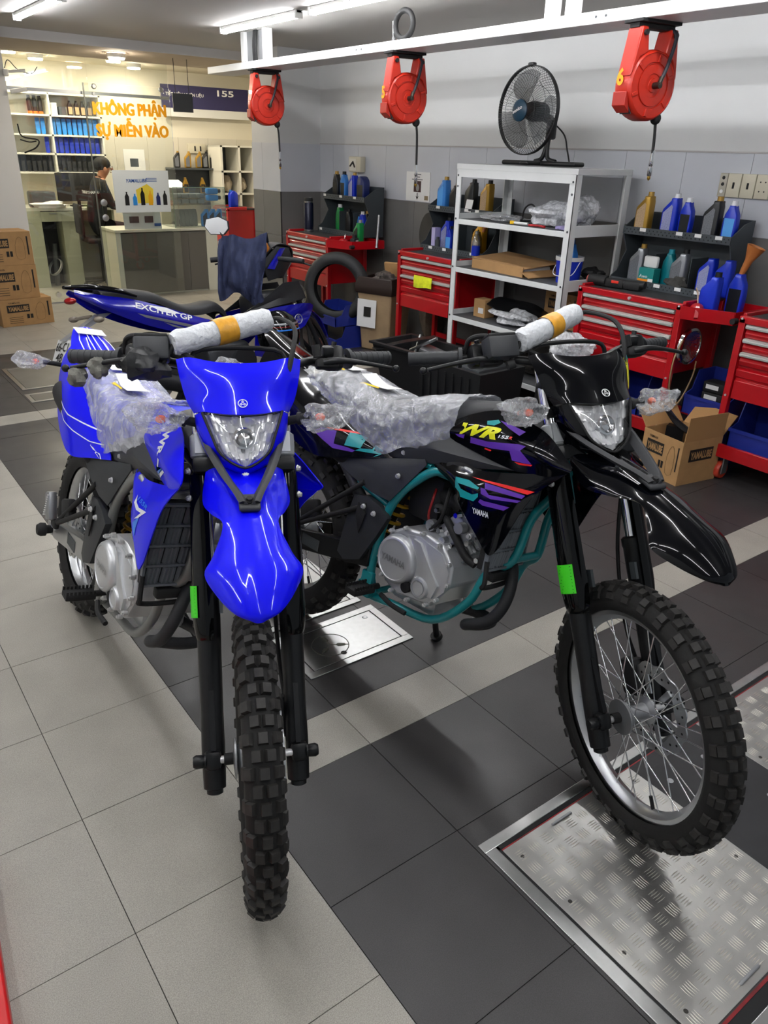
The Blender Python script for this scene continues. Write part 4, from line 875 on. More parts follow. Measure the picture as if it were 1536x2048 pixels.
def reel(y, num, label):
    t = thing('hose_reel', label, 'hose reel', (3.215, y, 2.218), R(-8), 'red hose reels under the beam')
    c = V((0, -.0, -.265)); D = (0, -1, 0)
    MB().lathe([(1e-4, -.055), (.13, -.055), (.145, -.045), (.150, -.03), (.150, .035), (.143, .05), (.136, .054), (.134, .050), (.098, .052), (.096, .046), (.09, .046), (.088, .052), (.05, .054), (.048, .05), (.03, .05), (.028, .054), (1e-4, .054)], c, D, 48).build('drum', reelm, t)
    for k in range(6):
        a = R(60*k+20); MB().box(c+V((math.cos(a)*.116, -.053, math.sin(a)*.116)), (.035, .008, .016), Mx.Rotation(-a, 3, 'Y')).build('rib', reelm, t, bev=.002)
    for sg in (-1, 1):
        MB().prism([(sg*.148, -.05, c.z+.03), (sg*.105, -.05, c.z+.11), (sg*.055, -.05, c.z+.135), (sg*.075, -.05, -.03), (sg*.115, -.05, -.03)], (0, .09, 0)).build('ear', reelm, t, bev=.006)
        e = MB(); e.cyl((sg*.095, -.052, -.055), (sg*.095, -.064, -.055), .012, n=10); e.build('ear_bolt', blackm, t)
    MB().bx(-.13, .12, -.06, .06, -.014, 0).bx(-.12, .11, -.03, .03, -.034, -.014).build('mounting_bracket', blackm, t, bev=.002)
    MB().tube([(.085, -.03, -.03), (.08, -.075, -.06), (.045, -.085, -.17), (.012, -.085, -.25)], .009, 10, 5).build('inlet_hose', mat('dark_hose', '#23242c', .5), t)
    MB().cyl((.004, -.05, c.z), (.004, -.095, c.z), .014, n=12).cyl((.004, -.086, c.z), (.016, -.086, c.z+.035), .011, n=10).build('swivel_elbow', mat('gunmetal', '#4d4a44', .35, .9), t)
    MB().prism([(-.152, -.045, c.z-.03), (-.158, -.045, c.z-.03), (-.158, -.045, c.z-.09), (-.12, -.045, c.z-.12)], (0, .085, 0)).build('outlet_mouth', reeld, t, bev=.003)
    MB().box((-.118, 0, c.z-.098), (.004, .07, .06), (0, R(-38), 0)).build('rating_plate', slate, t)
    if num:
        n = MB(); lettering(n, num, (-.152, .034, c.z+.0), (0, -1, 0), (0, 0, 1), .065, .045, .04); n.build('yellow_number', mat('number_yellow', '#f0a800', .5), t)
    ball = V((.085, -.02, c.z-.135)); L = {'6': .25, '5': .37, '': .32}[num]
    MB().ell(ball, (.026, .026, .028), 14, 10).build('hose_stop', blackm, t)
    MB().tube([ball, ball+V((.012, 0, -.08)), ball+V((.018, 0, -L+.08))], .0075, 10, 5).build('hose', blackm, t)
    h = MB(); e = ball+V((.018, 0, -L+.08)); h.lathe([(.008, .03), (.009, -.02), (.011, -.022), (.011, -.04), (.007, -.045), (.012, -.05), (.012, -.085), (.008, -.09)], e, (0, 0, 1), 14); h.build('hose_coupling', chrome, t)
    MB().lathe([(.008, -.09), (.009, -.10), (.004, -.108), (1e-4, -.11)], e, (0, 0, 1), 10).build('brass_tip', mat('brass', '#c8a04a', .3, 1.), t)
reel(1.395, '6', 'red hose reel marked 6 hanging nearest the camera, right of the fan'); reel(3.29, '5', 'red hose reel marked 5 hanging in the middle of the beam'); reel(5.19, '', 'red hose reel without a number at the office end of the beam')

# ------------------------------------------------------------------ tool carts
handm = mat('drawer_handle', '#c6c7c2', .35, .25); topm = mat('cart_mat', '#232527', .7, bump=(80, .3, .002)); pu = mat('caster_red', '#c2402a', .4)
def cart(x, y, w, label, tray=True, low=.16):
    t = thing('tool_cart', label, 'tool cart', (x, y, 0), PH, 'red drawer tool carts along the wall'); h = w/2; d = .44
    MB().bx(-h+.03, h-.03, .03, d, .50, .885).build('cabinet', redm, t, bev=.004)
    MB().bx(-h+.0, h, 0, .035, .875, .912).bx(-h, h, d-.03, d, .875, .905).bx(-h, -h+.02, .03, d-.16, .885, .925).bx(h-.02, h, .03, d-.16, .885, .925).build('rim', redm, t, bev=.004)
    MB().bx(-h+.02, h-.02, .035, d-.03, .885, .905).build('top_mat', topm, t)
    for sx in (-1, 1):
        for yy in (.018, d-.02): MB().box((sx*(h-.018), yy, .51), (.036, .036, .78)).build('post', redm, t, bev=.003)
        for zz in (.90, .49, .20): MB().cyl((sx*(h-.018), -.001, zz), (sx*(h-.018), -.006, zz), .006, n=8).build('rivet', boltm, t)
    for k in range(3):
        z = .862-.072*k; b = MB().prism([(-h+.045, .03, z-.064), (-h+.045, .014, z-.058), (-h+.045, .006, z-.035), (-h+.045, .02, z-.012), (-h+.045, .03, z-.008)], (w-.09, 0, 0)).build('drawer', redm, t, bev=.002)
        MB().prism([(-h+.045, .024, z-.012), (-h+.045, .0, z-.010), (-h+.045, -.002, z+.008), (-h+.045, .024, z+.012)], (w-.09, 0, 0)).bx(-h+.045, h-.045, -.005, .0, z-.003, z+.001).build('handle_strip', handm, b)
    MB().prism([(-h+.04, .03, .645), (-h+.04, .008, .635), (-h+.04, .012, .60), (-h+.04, .022, .59), (-h+.04, .022, .58), (-h+.04, .012, .575), (-h+.04, .012, .475), (-h+.04, .03, .475)], (w-.08, 0, 0)).build('drop_front', redm, t, bev=.003)
    MB().cyl((.02, .0, .893), (.02, -.012, .893), .009, n=12).build('lock', boltm, t)
    MB().bx(-h+.02, h-.02, .0, .02, low-.02, low+.055).bx(-h+.02, h-.02, d-.02, d, low-.02, low+.055).bx(-h+.02, h-.02, .02, d-.02, low, low+.01).build('lower_tray', redm, t, bev=.003)
    MB().bx(-h+.036, h-.036, .022, d-.022, low+.01, low+.016).build('lower_mat', topm, t)
    for sx in (-1, 1):
        for yy in (.05, d-.05):
            c = MB().bx(sx*(h-.05)-.028, sx*(h-.05)+.028, yy-.028, yy+.028, low-.026, low-.02).bx(sx*(h-.05)-.03, sx*(h-.05)-.022, yy-.02, yy+.03, .035, low-.024).bx(sx*(h-.05)+.022, sx*(h-.05)+.03, yy-.02, yy+.03, .035, low-.024).build('caster', alud, t, bev=.002)
            MB().lathe([(.03, -.016), (.048, -.018), (.052, -.01), (.052, .01), (.048, .018), (.03, .016)], (sx*(h-.05), yy+.012, .052), (1, 0, 0), 24).build('caster_wheel', pu, c)
            MB().lathe([(1e-4, -.018), (.03, -.016), (.03, .016), (1e-4, .018)], (sx*(h-.05), yy+.012, .052), (1, 0, 0), 18).build('hub', alud, c)
    if tray:
        tr = MB().prism([(h, -.01, .835), (h+.27, .08, .835), (h+.29, .42, .835), (h, .42, .835)], (0, 0, .008)).build('side_tray', redm, t)
        for a, b in (((h, -.01), (h+.27, .08)), ((h+.27, .08), (h+.29, .42)), ((h+.29, .42), (h, .42))):
            MB().add([V((a[0], a[1], .835)), V((b[0], b[1], .835)), V((b[0]*1.008, b[1], .905)), V((a[0], a[1]-.006, .905)), V((a[0], a[1]+.006, .835)), V((b[0]-.006, b[1]+.006, .835)), V((b[0]-.004, b[1]+.004, .905)), V((a[0], a[1]+.004, .905))], [(0, 1, 2, 3), (5, 4, 7, 6), (3, 2, 6, 7), (0, 3, 7, 4), (1, 5, 6, 2)]).build('tray_wall', redm, tr)
        MB().cyl((h+.275, .10, .86), (h+.275, .06, .86), .016, n=12).build('tray_knob', blackm, tr)
    return t
rackm = mat('rack_grey', '#3c4246', .5); dotm = mat('perforation', '#15171a', .9)
def rack(x, y, w, label, labs=(), labl=()):
    """bottle rack standing on the back of a cart; x,y: front middle of the lower lip"""
    t = thing('bottle_rack', label, 'rack', (x, y, .906), PH, 'grey perforated bottle racks'); h = w/2
    MB().bx(-h, h, .275, .283, 0, .43).build('back_plate', rackm, t)
    for sx in (-h, h-.006): MB().prism([(sx, .0, 0), (sx, 0, .05), (sx, .05, .08), (sx, .12, .20), (sx, .07, .30), (sx, .07, .345), (sx, .18, .41), (sx, .275, .43), (sx, .275, 0)], (.006, 0, 0)).build('end_plate', rackm, t)
    for z, y0, nm in ((.0, .0, 'lower_shelf'), (.302, .06, 'upper_shelf')):
        s_ = MB().bx(-h+.006, h-.006, y0+.006, .275, z+.006, z+.010).bx(-h, h, y0, y0+.006, z, z+.045).build(nm, rackm, t)
        dm = MB(); n = int(w/.028)
        for k in range(n):
            for r_ in (0, 1): dm.box((-h+.014+.028*k+.014*r_, y0-.0006, z+.014+.016*r_), (.006, .0012, .006), (0, R(45), 0))
        dm.build('perforations', dotm, s_)['kind'] = 'stuff'
    for k in (-.17, .17): MB().bx(w*k-.002, w*k+.002, .10, .275, .01, .20).build('divider', rackm, t)
    for u, z in [(q, .335) for q in labs]+[(q, .03) for q in labl]:
        MB().bx(u*w-.022, u*w+.022, (.06 if z > .2 else 0)-.0018, (.06 if z > .2 else 0)-.0012, z-.010, z+.010).build('shelf_label', white_tag, t)
    return t
# bottles -----------------------------------------------------------
capm = {'gold': mat('cap_gold', '#a8843c', .35, .4), 'white': mat('cap_white', '#dfe0e2', .4), 'black': blackp, 'teal': mat('cap_teal', '#1b8a9a', .4), 'silver': mat('cap_silver', '#a9abae', .3, .7), 'blue': mat('cap_blue', '#1a62b0', .4)}
bodm = {'gold': mat('bottle_gold', '#a8822f', .32, .45), 'blue': mat('bottle_blue', '#0f2fb8', .3), 'navy': mat('bottle_navy', '#15245f', .35), 'black': mat('bottle_black', '#191a1c', .38), 'silver': mat('bottle_silver', '#9a9da1', .34, .5), 'light': mat('bottle_lightblue', '#2f78c4', .35), 'green': mat('bottle_green', '#0b7a3a', .35), 'yellow': mat('bottle_yellow', '#dba013', .35), 'grey': mat('bottle_grey', '#6f7a80', .4), 'sky': mat('bottle_sky', '#2e86d6', .32), 'teal': mat('bottle_teal', '#0f7c86', .3)}
labm = {'pale': mat('bottle_label_pale', '#8f93b8', .45, noise=(160, .25)), 'dark': mat('bottle_label_dark', '#101216', .4), 'grey': mat('bottle_label_grey', '#6c6f74', .45, noise=(160, .3)), 'tan': mat('bottle_label_tan', '#b79b78', .45, noise=(160, .25)), 'lblue': mat('bottle_label_blue', '#4f9be0', .45)}
PB = {}
def bottle(kind, body, cap, lab, x, y, z, label, group=None, rz=PH, sc=1., tilt=None):
    """kind: slant (shoulder to one side), oval, jug"""
    key = (kind, body, cap, lab)
    if key not in PB:
        t = thing('oil_bottle', label, 'bottle', (0, 0, 0)); b = MB()
        if kind == 'slant':
            out = [(-.048, 0), (.047, 0), (.05, .02), (.05, .185), (.046, .202), (.046, .214), (.008, .214), (.007, .202), (-.044, .152), (-.05, .135), (-.05, .02)]; dep = .03; cx = .027; ch = .214; li = [(-.038, .015), (.024, .015), (.024, .165), (.014, .176), (-.038, .128)]
        elif kind == 'jug':
            out = [(-.055, 0), (.055, 0), (.058, .02), (.058, .15), (.05, .175), (.02, .20), (-.005, .205), (-.03, .20), (-.052, .17), (-.058, .15), (-.058, .02)]; dep = .04; cx = -.03; ch = .19; li = [(-.045, .02), (.045, .02), (.045, .13), (-.045, .13)]
        else:
            out = [(-.034, 0), (.034, 0), (.04, .015), (.043, .10), (.038, .15), (.02, .185), (.016, .20), (-.016, .20), (-.02, .185), (-.038, .15), (-.043, .10), (-.04, .015)]; dep = .024; cx = 0; ch = .20; li = [(-.03, .02), (.03, .02), (.032, .13), (-.032, .13)]
        n = len(out); c_ = V((sum(p[0] for p in out)/n, 0, sum(p[1] for p in out)/n))
        rings = []
        for yy, k in ((-dep, .86), (-dep*.86, .96), (-dep*.5, 1), (dep*.5, 1), (dep*.86, .96), (dep, .86)): rings.append([V((c_.x+(p[0]-c_.x)*k, yy, max(0, c_.z+(p[1]-c_.z)*(k if p[1] < .18 else (k+1)/2)))) for p in out])
        b.loft(rings).build('body', bodm[body], t, 50)
        if cap:
            q = MB().cyl((cx, 0, ch-.004), (cx, 0, ch+.024), .0185, .0175, 16); q.lathe([(.0185, .0), (.0195, .0), (.0195, .006), (.0185, .006)], (cx, 0, ch-.003), (0, 0, 1), 16).build('cap', capm[cap], t)
        if lab: MB().prism([(p[0], -dep-.0008, p[1]) for p in li], (0, .002, 0)).build('label_panel', labm[lab], t)
        PB[key] = t; r = t
    else: r = dup(PB[key], (0, 0, 0), 0, label)
    r.location = (x, y, z); r.rotation_euler = (tilt or (0, 0, 0))[0:2]+(rz,); r['label'] = label; r.scale = (sc, sc, sc)
    if group: r['group'] = group
    return r
# carts with racks and what stands on them
c1 = cart(3.65, 5.30, .76, 'red tool cart farthest back, beside the grey column'); c2 = cart(3.70, 3.565, .74, 'red tool cart with a yellow cloth, left of the white shelf', False)
c3 = cart(3.65, 1.62, .745, 'red tool cart right of the white shelf with a chrome headlamp on its side'); c4 = cart(3.64, .525, .745, 'red tool cart at the right edge of the picture', False)
MB().rbox((-.10, -.012, .72), (.19, .012, .085), .005).build('unused', yellowm, None) if False else None
yc = thing('yellow_cloth', 'yellow cloth hung over the third drawer handle of the cart left of the shelf', 'cloth', (3.70, 3.58, 0), PH)
MB().patch([[V((x, -.012-.005*abs(math.sin(x*40)), .752)), V((x, -.018-.004*abs(math.sin(x*33+1)), .715)), V((x, -.016-.006*abs(math.sin(x*50+2)), .665+.008*math.sin(x*20))),] for x in (-.11, -.06, 0, .06, .115)], 3, 4, .003).build('cloth', mat('hi_vis_cloth', '#d7de1e', .8, noise=(25, .2)), yc)
rack(3.95, 5.22, .70, 'grey bottle rack on the farthest tool cart', (-.45, -.05, .28), (-.42,))
rack(3.95, 3.575, .76, 'grey bottle rack on the cart left of the white shelf', (-.33, .12, .28), (-.33, -.1, .33))
rack(3.95, 1.625, .74, 'grey bottle rack on the cart right of the white shelf', (-.3, .05, .22, .40), (-.02, .18, .36))
g = 'oil bottles on the rack of the farthest cart'
Zt, Zl = 1.219, .917
bottle('oval', 'black', 'gold', 'dark', 4.12, 5.49, Zt, 'black oil bottle with gold cap, leftmost on the farthest rack', g, sc=1.04); bottle('oval', 'light', 'black', 'dark', 4.12, 5.36, Zt, 'light blue oil bottle with black cap on the farthest rack', g, sc=1.05)
bottle('slant', 'blue', 'gold', 'pale', 4.12, 5.21, Zt, 'blue oil bottle with gold cap on the farthest rack', g, sc=.97); bottle('jug', 'navy', None, 'dark', 4.13, 5.06, Zt, 'navy jug without a cap at the right of the farthest rack', g)
bottle('oval', 'green', 'white', None, 4.10, 5.40, Zl, 'green bottle with white cap on the lower shelf of the farthest rack', g, sc=1.1); bottle('oval', 'black', 'black', None, 4.10, 5.24, Zl, 'black pump bottle in the middle of the farthest rack', g, sc=.95)
bottle('oval', 'light', 'black', 'dark', 4.10, 5.055, Zl, 'small light blue bottle on the lower shelf of the farthest rack', g, sc=.8); bottle('oval', 'black', 'gold', None, 4.13, 4.98, Zl, 'black bottle with tan cap at the end of the farthest rack', g, sc=.95); bottle('oval', 'blue', 'white', 'lblue', 4.04, 4.93, Zl, 'slim blue bottle with white cap at the end of the farthest rack', g, sc=.95)
bottle('slant', 'green', 'silver', 'dark', 3.87, 4.75, .844, 'green oil bottle standing in the side tray of the farthest cart', sc=.98)
th = thing('thermos_flask', 'tall navy thermos flask with steel bands on the farthest cart', 'flask', (3.84, 5.56, .906))
MB().lathe([(1e-4, .02), (.047, .02), (.047, .255), (.04, .268), (.04, .27)], n=28).build('body', mat('flask_navy', '#10142c', .3, .3), th); MB().lathe([(.048, 0), (.049, .004), (.049, .02), (.047, .022)], n=28).build('steel_base', chrome, th); MB().lathe([(.041, .262), (.042, .264), (.042, .275), (.04, .277)], n=28).build('steel_band', chrome, th)
MB().lathe([(.04, .27), (.042, .28), (.042, .30), (.036, .308), (1e-4, .31)], n=28).build('cap', blackm, th); MB().tube([(0, .045, .25), (0, .06, .24), (0, .062, .15)], .004, 8, 4).build('strap', blackm, th)
oc = thing('oil_can', 'red oil can lying in the side tray of the farthest cart', 'oil can', (3.78, 4.86, .844), .4)
MB().ell((0, 0, .035), (.045, .045, .034), 16, 10).build('can', redm, oc); MB().tube([(.02, 0, .06), (.05, .01, .10), (.09, .02, .085)], .004, 8, 4).build('spout', chrome, oc)
tm = thing('black_spray_gun', 'black gun-shaped tool with white label in the tray of the farthest cart', 'tool', (3.80, 4.71, .844), .5)
MB().rbox((0, 0, .05), (.09, .05, .07), .012).cyl((0, 0, .085), (0, 0, .115), .02).build('body', blackm, tm); MB().box((-.0, -.0262, .05), (.05, .001, .035)).build('label_sticker', white_tag, tm)
sk = MB().cyl((3.98, 4.62, .845), (4.03, 4.66, 1.12), .011, n=10).cyl((3.98, 4.62, .845), (3.983, 4.622, .86), .014, n=10); tag(sk.build('steel_bar', alud), 'pale steel bar leaning in the tray of the farthest cart', 'bar')
# middle rack
g = 'oil bottles on the rack left of the white shelf'
bottle('oval', 'black', 'black', None, 4.16, 3.905, Zt, 'slim black bottle at the left end of the middle rack', g, sc=.95); bottle('slant', 'light', 'gold', 'lblue', 4.10, 3.87, Zt, 'large light blue bottle with tan cap, left of the white shelf post', g, sc=1.04)
bottle('slant', 'black', 'gold', 'dark', 4.10, 3.73, Zt, 'black bottle with tan cap beside the white shelf post', g, sc=.88); bottle('slant', 'black', 'black', None, 4.12, 3.56, Zt, 'black bottle seen behind the left post of the white shelf', g, sc=1.02); bottle('slant', 'gold', 'black', 'tan', 4.10, 3.36, Zt, 'gold bottle with black cap seen through the white shelf', g, sc=1.02)
cdo = MB().box((4.02, 3.47, Zt+.055), (.004, .075, .09), (0, R(12), 0)); tag(cdo.build('white_card', white_tag), 'blank white card propped on the middle rack', 'card')
bx_ = MB().bx(4.02, 4.08, 3.86, 3.905, Zl, Zl+.165); tag(bx_.build('lavender_box', mat('lavender', '#b9b3dd', .5), None, 38, .002), 'narrow lavender box on the lower shelf of the middle rack', 'box')
bottle('slant', 'blue', 'black', 'pale', 4.10, 3.80, Zl, 'blue bottle behind the lavender box', g, sc=1.05); bottle('oval', 'blue', None, 'lblue', 4.02, 3.67, Zl, 'small blue bottle near the white shelf post', g, sc=.85)
cn = thing('small_black_can', 'small dark can in front of the blue bottles on the middle rack', 'can', (4.00, 3.795, Zl)); MB().lathe([(1e-4, 0), (.021, 0), (.021, .075), (.013, .082), (.013, .10), (1e-4, .10)], n=18).build('can', slate, cn)
bottle('slant', 'yellow', None, 'dark', 4.08, 3.385, Zl, 'tall yellow oil bottle seen through the white shelf', g, sc=1.1); bottle('oval', 'gold', None, 'tan', 3.98, 3.31, .913, 'gold bottle leaning with a funnel in it, seen through the shelf', g, sc=.95)
fn = MB().lathe([(.012, .19), (.013, .215), (.04, .29), (.041, .292), (.036, .29), (.009, .215)], (3.98, 3.31, .913), (.25, -.1, 1), 18); tag(fn.build('brown_funnel', mat('funnel_brown', '#9c5a2c', .5)), 'brown plastic funnel stuck in the gold bottle behind the shelf', 'funnel')
wb_ = thing('water_bottle', 'clear water bottle with blue label behind the white shelf', 'bottle', (3.93, 3.26, .906)); MB().lathe([(1e-4, 0), (.03, 0), (.032, .02), (.030, .07), (.032, .12), (.024, .16), (.013, .18), (.013, .19)], n=20).build('bottle', clear('pet_plastic', (.9, .95, 1), .1, .15), wb_)
MB().lathe([(.0325, .03), (.0328, .04), (.0328, .09), (.0325, .10)], n=20).build('wrap_label', bodm['blue'], wb_); MB().lathe([(.014, .185), (.014, .205), (1e-4, .205)], n=14).build('cap', capm['silver'], wb_)
ds = MB().lathe([(1e-4, 0), (.09, 0), (.145, .012), (.15, .022), (.145, .022), (.09, .01), (1e-4, .008)], (4.22, 4.18, 1.02), (-1, .25, .12), 36); tag(ds.build('black_rubber_dish', mat('dish_black', '#333230', .6)), 'round black rubber dish leaning on the wall above the sacks', 'dish')
# right rack
g = 'oil bottles on the rack right of the white shelf'
bottle('slant', 'gold', 'gold', 'tan', 4.08, 1.905, Zt, 'gold oil bottle at the left end of the right rack', g); bottle('slant', 'blue', 'white', 'pale', 4.08, 1.715, Zt, 'blue oil bottle with white cap and pale panel on the right rack', g); bottle('oval', 'blue', 'white', 'dark', 4.09, 1.61, Zt, 'blue bottle with black label and white cap on the right rack', g, sc=.98)
bottle('slant', 'black', 'gold', 'grey', 4.08, 1.435, Zt, 'black oil bottle with gold cap on the right rack', g); bottle('oval', 'blue', 'white', 'lblue', 4.08, 1.315, Zt, 'blue bottle with light label at the right end of the rack', g, sc=.98)
bottle('slant', 'silver', 'gold', 'grey', 4.06, 1.88, Zl, 'silver oil bottle with gold cap on the lower right rack', g, sc=1.0); bottle('slant', 'silver', 'black', 'grey', 4.06, 1.575, Zl, 'silver oil bottle with black cap on the lower right rack', g); bottle('oval', 'teal', 'teal', None, 4.09, 1.668, Zl, 'slim teal bottle behind the teal box', g, sc=1.0)
bottle('slant', 'blue', None, 'pale', 4.04, 1.375, Zl, 'blue jug with pale panel on the lower right rack', g, sc=.98); bottle('slant', 'blue', None, None, 4.05, 1.27, Zl, 'plain blue jug at the right end of the lower shelf', g, sc=.98)
tb = thing('teal_box', 'teal and orange tissue box on the lower right rack', 'box', (4.0, 1.745, Zl), PH)
MB().bx(-.055, .055, -.03, .04, 0, .11).build('box', mat('box_teal', '#14807c', .5), tb, bev=.003); MB().bx(-.0555, .02, -.0312, -.03, .0, .045).build('orange_patch', mat('box_orange', '#e98a1d', .5), tb); MB().bx(.02, .0555, -.0312, -.03, 0, .05).build('white_patch', white_tag, tb)
q = MB(); lettering(q, 'Awo', (-.045, -.0314, .052), (1, 0, 0), (0, 0, 1), .02, .06, .01); q.build('white_script', lettw, tb); MB().rbox((.0, .01, .145), (.10, .03, .07), .012).build('white_foam_block', white, tb)
rg = thing('grey_rag', 'crumpled dark rag lying on the lower shelf of the right rack', 'rag', (3.985, 1.535, Zl)); MB().blob((0, 0, .042), (.03, .075, .04), .4, 24, 14, 4).build('rag', mat('rag_grey', '#3b3a37', .95, noise=(40, .3)), rg)
bottle('oval', 'blue', None, 'dark', 3.96, 1.12, .844, 'blue bottle with a brown funnel in the side tray of the right cart', sc=1.15)
fn = MB().lathe([(.013, .0), (.018, .03), (.022, .08), (.05, .155), (.051, .157), (.046, .155), (.018, .08)], (3.96, 1.12, 1.072), (.1, -.3, 1), 18); tag(fn.build('orange_funnel', mat('funnel_tan', '#b06a33', .45)), 'orange-brown funnel standing in the blue bottle at the right', 'funnel')
bottle('slant', 'blue', 'black', None, 3.80, 1.185, .844, 'blue bottle leaning in the front of the side tray of the right cart', sc=1.02)
oc = thing('oil_gun', 'red oil can with clear hose at the corner of the right cart', 'oil can', (3.72, 1.20, .844), .6)
MB().ell((0, 0, .04), (.05, .04, .038), 16, 10).prism([(-.06, -.01, .07), (-.04, -.01, .08), (-.06, -.01, .0), (-.075, -.01, .01)], (0, .02, 0)).build('can', redm, oc); MB().tube([(0, 0, .075), (.04, .01, .13), (.12, .02, .14), (.19, .0, .10)], .004, 8, 6).build('clear_hose', mat('hose_tan', '#a98f7c', .3), oc)
ig = thing('impact_wrench', 'black cordless impact wrench lying on the right cart', 'power tool', (3.80, 1.90, .905), PH+.15)
MB().cyl((-.12, 0, .035), (.0, 0, .035), .033, n=16).rbox((.06, 0, .03), (.13, .05, .055), .014).rbox((.18, .01, .03), (.11, .07, .05), .012).cyl((.05, 0, .035), (.26, 0, .04), .022).build('body', blackm, ig); MB().lathe([(.018, 0), (.024, .003), (.024, .014), (.015, .016)], (-.136, 0, .035), (1, 0, 0), 16).build('red_collar', mat('faded_red', '#b5534b', .5), ig); MB().rbox((.07, -.026, .04), (.05, .004, .016), .002).build('red_switch', mat('bright_red', '#d9301f', .4), ig)
# chrome headlamp hung on the cart side
hd = thing('chrome_headlamp', 'round chrome headlamp hung on the side of the right cart', 'headlamp', (3.745, 1.21, .675))
MB().lathe([(.10, .0), (.104, -.006), (.104, -.016), (.09, -.03), (.04, -.034)], (0, 0, 0), (0, -1, 0), 36).lathe([(.085, .0), (.09, .008), (.104, .004), (.104, -.006)], (0, 0, 0), (0, -1, 0), 36).build('rim', chrome, hd); MB().lathe([(.088, .004), (.06, -.012), (.03, -.024), (1e-4, -.026)], (0, 0, 0), (0, -1, 0), 30).build('dish_reflector', refl, hd)
MB().tube([(-.10, -.01, .05), (-.17, -.02, -.06), (-.16, -.02, -.22), (-.09, -.02, -.33), (-.02, -.02, -.30), (.05, -.02, -.18), (.06, -.02, -.09)], .0045, 8, 6).build('cable', mat('cable_tan', '#8a6f4e', .5), hd)
# ------------------------------------------------------------------ white steel shelf and what lies on it
sh = thing('steel_shelf', 'white steel shelf unit with the desk fan on top', 'shelf', (3.62, 2.635, 0), PH); shw = mat('shelf_white', '#dcdedd', .4, noise=(6, .03)); shg = mat('shelf_top_grey', '#4b4d4f', .6, noise=(12, .2))
for sx in (-1, 1):
    for yy, dy in ((0, 1), (.52, -1)):
        x = sx*.545; MB().bx(x-sx*.05, x, yy, yy+dy*.006, 0, 1.54).bx(x-sx*.006, x, yy, yy+dy*.05, 0, 1.54).build('post', shw, sh)
        for z in (1.50, 1.43, 1.215, .885, .535): MB().cyl((x-sx*.022, -.001, z), (x-sx*.022, -.004, z), .007, n=8).build('bolt', slate, sh) if dy > 0 else None
for z in (1.575, 1.215, .885, .535, .20):
    w = .55 if z > 1.5 else .538; s_ = MB().bx(-w, w, .002, .012, z-.035, z).bx(-w, w, .51, .52, z-.035, z).bx(-w, -w+.008, .01, .51, z-.035, z+(.0 if z > 1.5 else .035)).bx(w-.008, w, .01, .51, z-.035, z+(.0 if z > 1.5 else .035)).build('shelf_edge', shw, sh, bev=.002)
    MB().bx(-w+.008, w-.008, .012, .51, z-.012, z-.002).build('shelf_board', shg if z < 1.5 else mat('shelf_top', '#8f9192', .5), s_)
MB().bx(-.54, .54, -.002, .004, 1.49, 1.54).build('top_rail', shw, sh)
# fan
fan = thing('desk_fan', 'black desk fan with blue hub standing on the white shelf', 'fan', (3.86, 2.635, 1.575), PH)
fk = mat('fan_black', '#121416', .4); c = V((-.09, -.06, .325)); Rf = .255
MB().rbox((.02, 0, .018), (.66, .10, .03), .014, 3).rbox((.02, 0, .018), (.08, .34, .028), .013, 3).build('base', fk, fan)
MB().tube([(-.04, 0, .03), (.02, .0, .05), (.04, .01, .13), (.035, .03, .20)], .014, 10, 5).tube([(.14, 0, .03), (.07, .0, .05), (.05, .01, .13), (.045, .03, .20)], .014, 10, 5).rbox((.035, .045, .22), (.05, .06, .12), .014).build('stand', fk, fan)
MB().lathe([(1e-4, .16), (.05, .155), (.058, .13), (.062, .05), (.055, .02), (1e-4, .018)], c, (0, 1, 0), 24).cyl(c+V((0, .10, 0)), (.035, .06, .26), .028, n=14).build('motor', fk, fan)
wr_ = MB(); n = 84
for k in range(n):
    a = 2*math.pi*k/n; d = V((math.cos(a), 0, math.sin(a))); tw = V((-math.sin(a), 0, math.cos(a)))
    wr_.tube([c+d*.062+V((0, -.075, 0)), c+d*.13+tw*.012+V((0, -.078, 0)), c+d*.21+tw*.014+V((0, -.06, 0)), c+d*Rf+V((0, -.012, 0))], .0011, 4, 3)
    wr_.tube([c+d*.06+V((0, .06, 0)), c+d*.15+V((0, .066, 0)), c+d*.225+V((0, .05, 0)), c+d*Rf+V((0, .012, 0))], .0011, 4, 3)
for rr_, yy in ((.13, -.078), (.21, -.06), (.15, .066)): wr_.tube([c+V((math.cos(R(10*i))*rr_, yy, math.sin(R(10*i))*rr_)) for i in range(36)], .0014, 5, 1, closed=True)
wr_.build('guard_wires', fk, fan)['kind'] = 'stuff'
MB().lathe([(Rf, -.014), (Rf+.006, -.014), (Rf+.006, .014), (Rf, .014), (Rf, -.014)], c, (0, 1, 0), 60).build('guard_ring', fk, fan); MB().rbox(c+V((0, 0, Rf+.008)), (.05, .035, .024), .008).build('guard_clip', fk, fan)
MB().lathe([(1e-4, -.088), (.05, -.086), (.064, -.078), (.064, -.068)], c, (0, 1, 0), 28).build('hub_badge', mat('fan_hub_blue', '#123a50', .4), fan)
q = MB(); lettering(q, 'senko', c+V((-.045, -.0885, -.02)), (.85, 0, .35), (-.3, 0, .9), .02, .085, .02); q.build('hub_lettering', lettw, fan)
bl = mat('fan_blade', '#4a4e52', .35, alpha=.38)
for k in range(3):
    M_ = Mx.Translation(c) @ Mx.Rotation(R(120*k+30), 4, 'Y'); MB(M_).patch([[V((r_*math.cos(a-.5), -.03+.05*a/1.4, r_*math.sin(a-.5))) for a in (0, .35*s_, .7*s_, 1.05*s_, 1.4*s_)] for r_, s_ in ((.04, .7), (.10, .95), (.17, 1.1), (.225, .95), (.235, .7))], 3, 3, .002).build('blade', bl, fan)
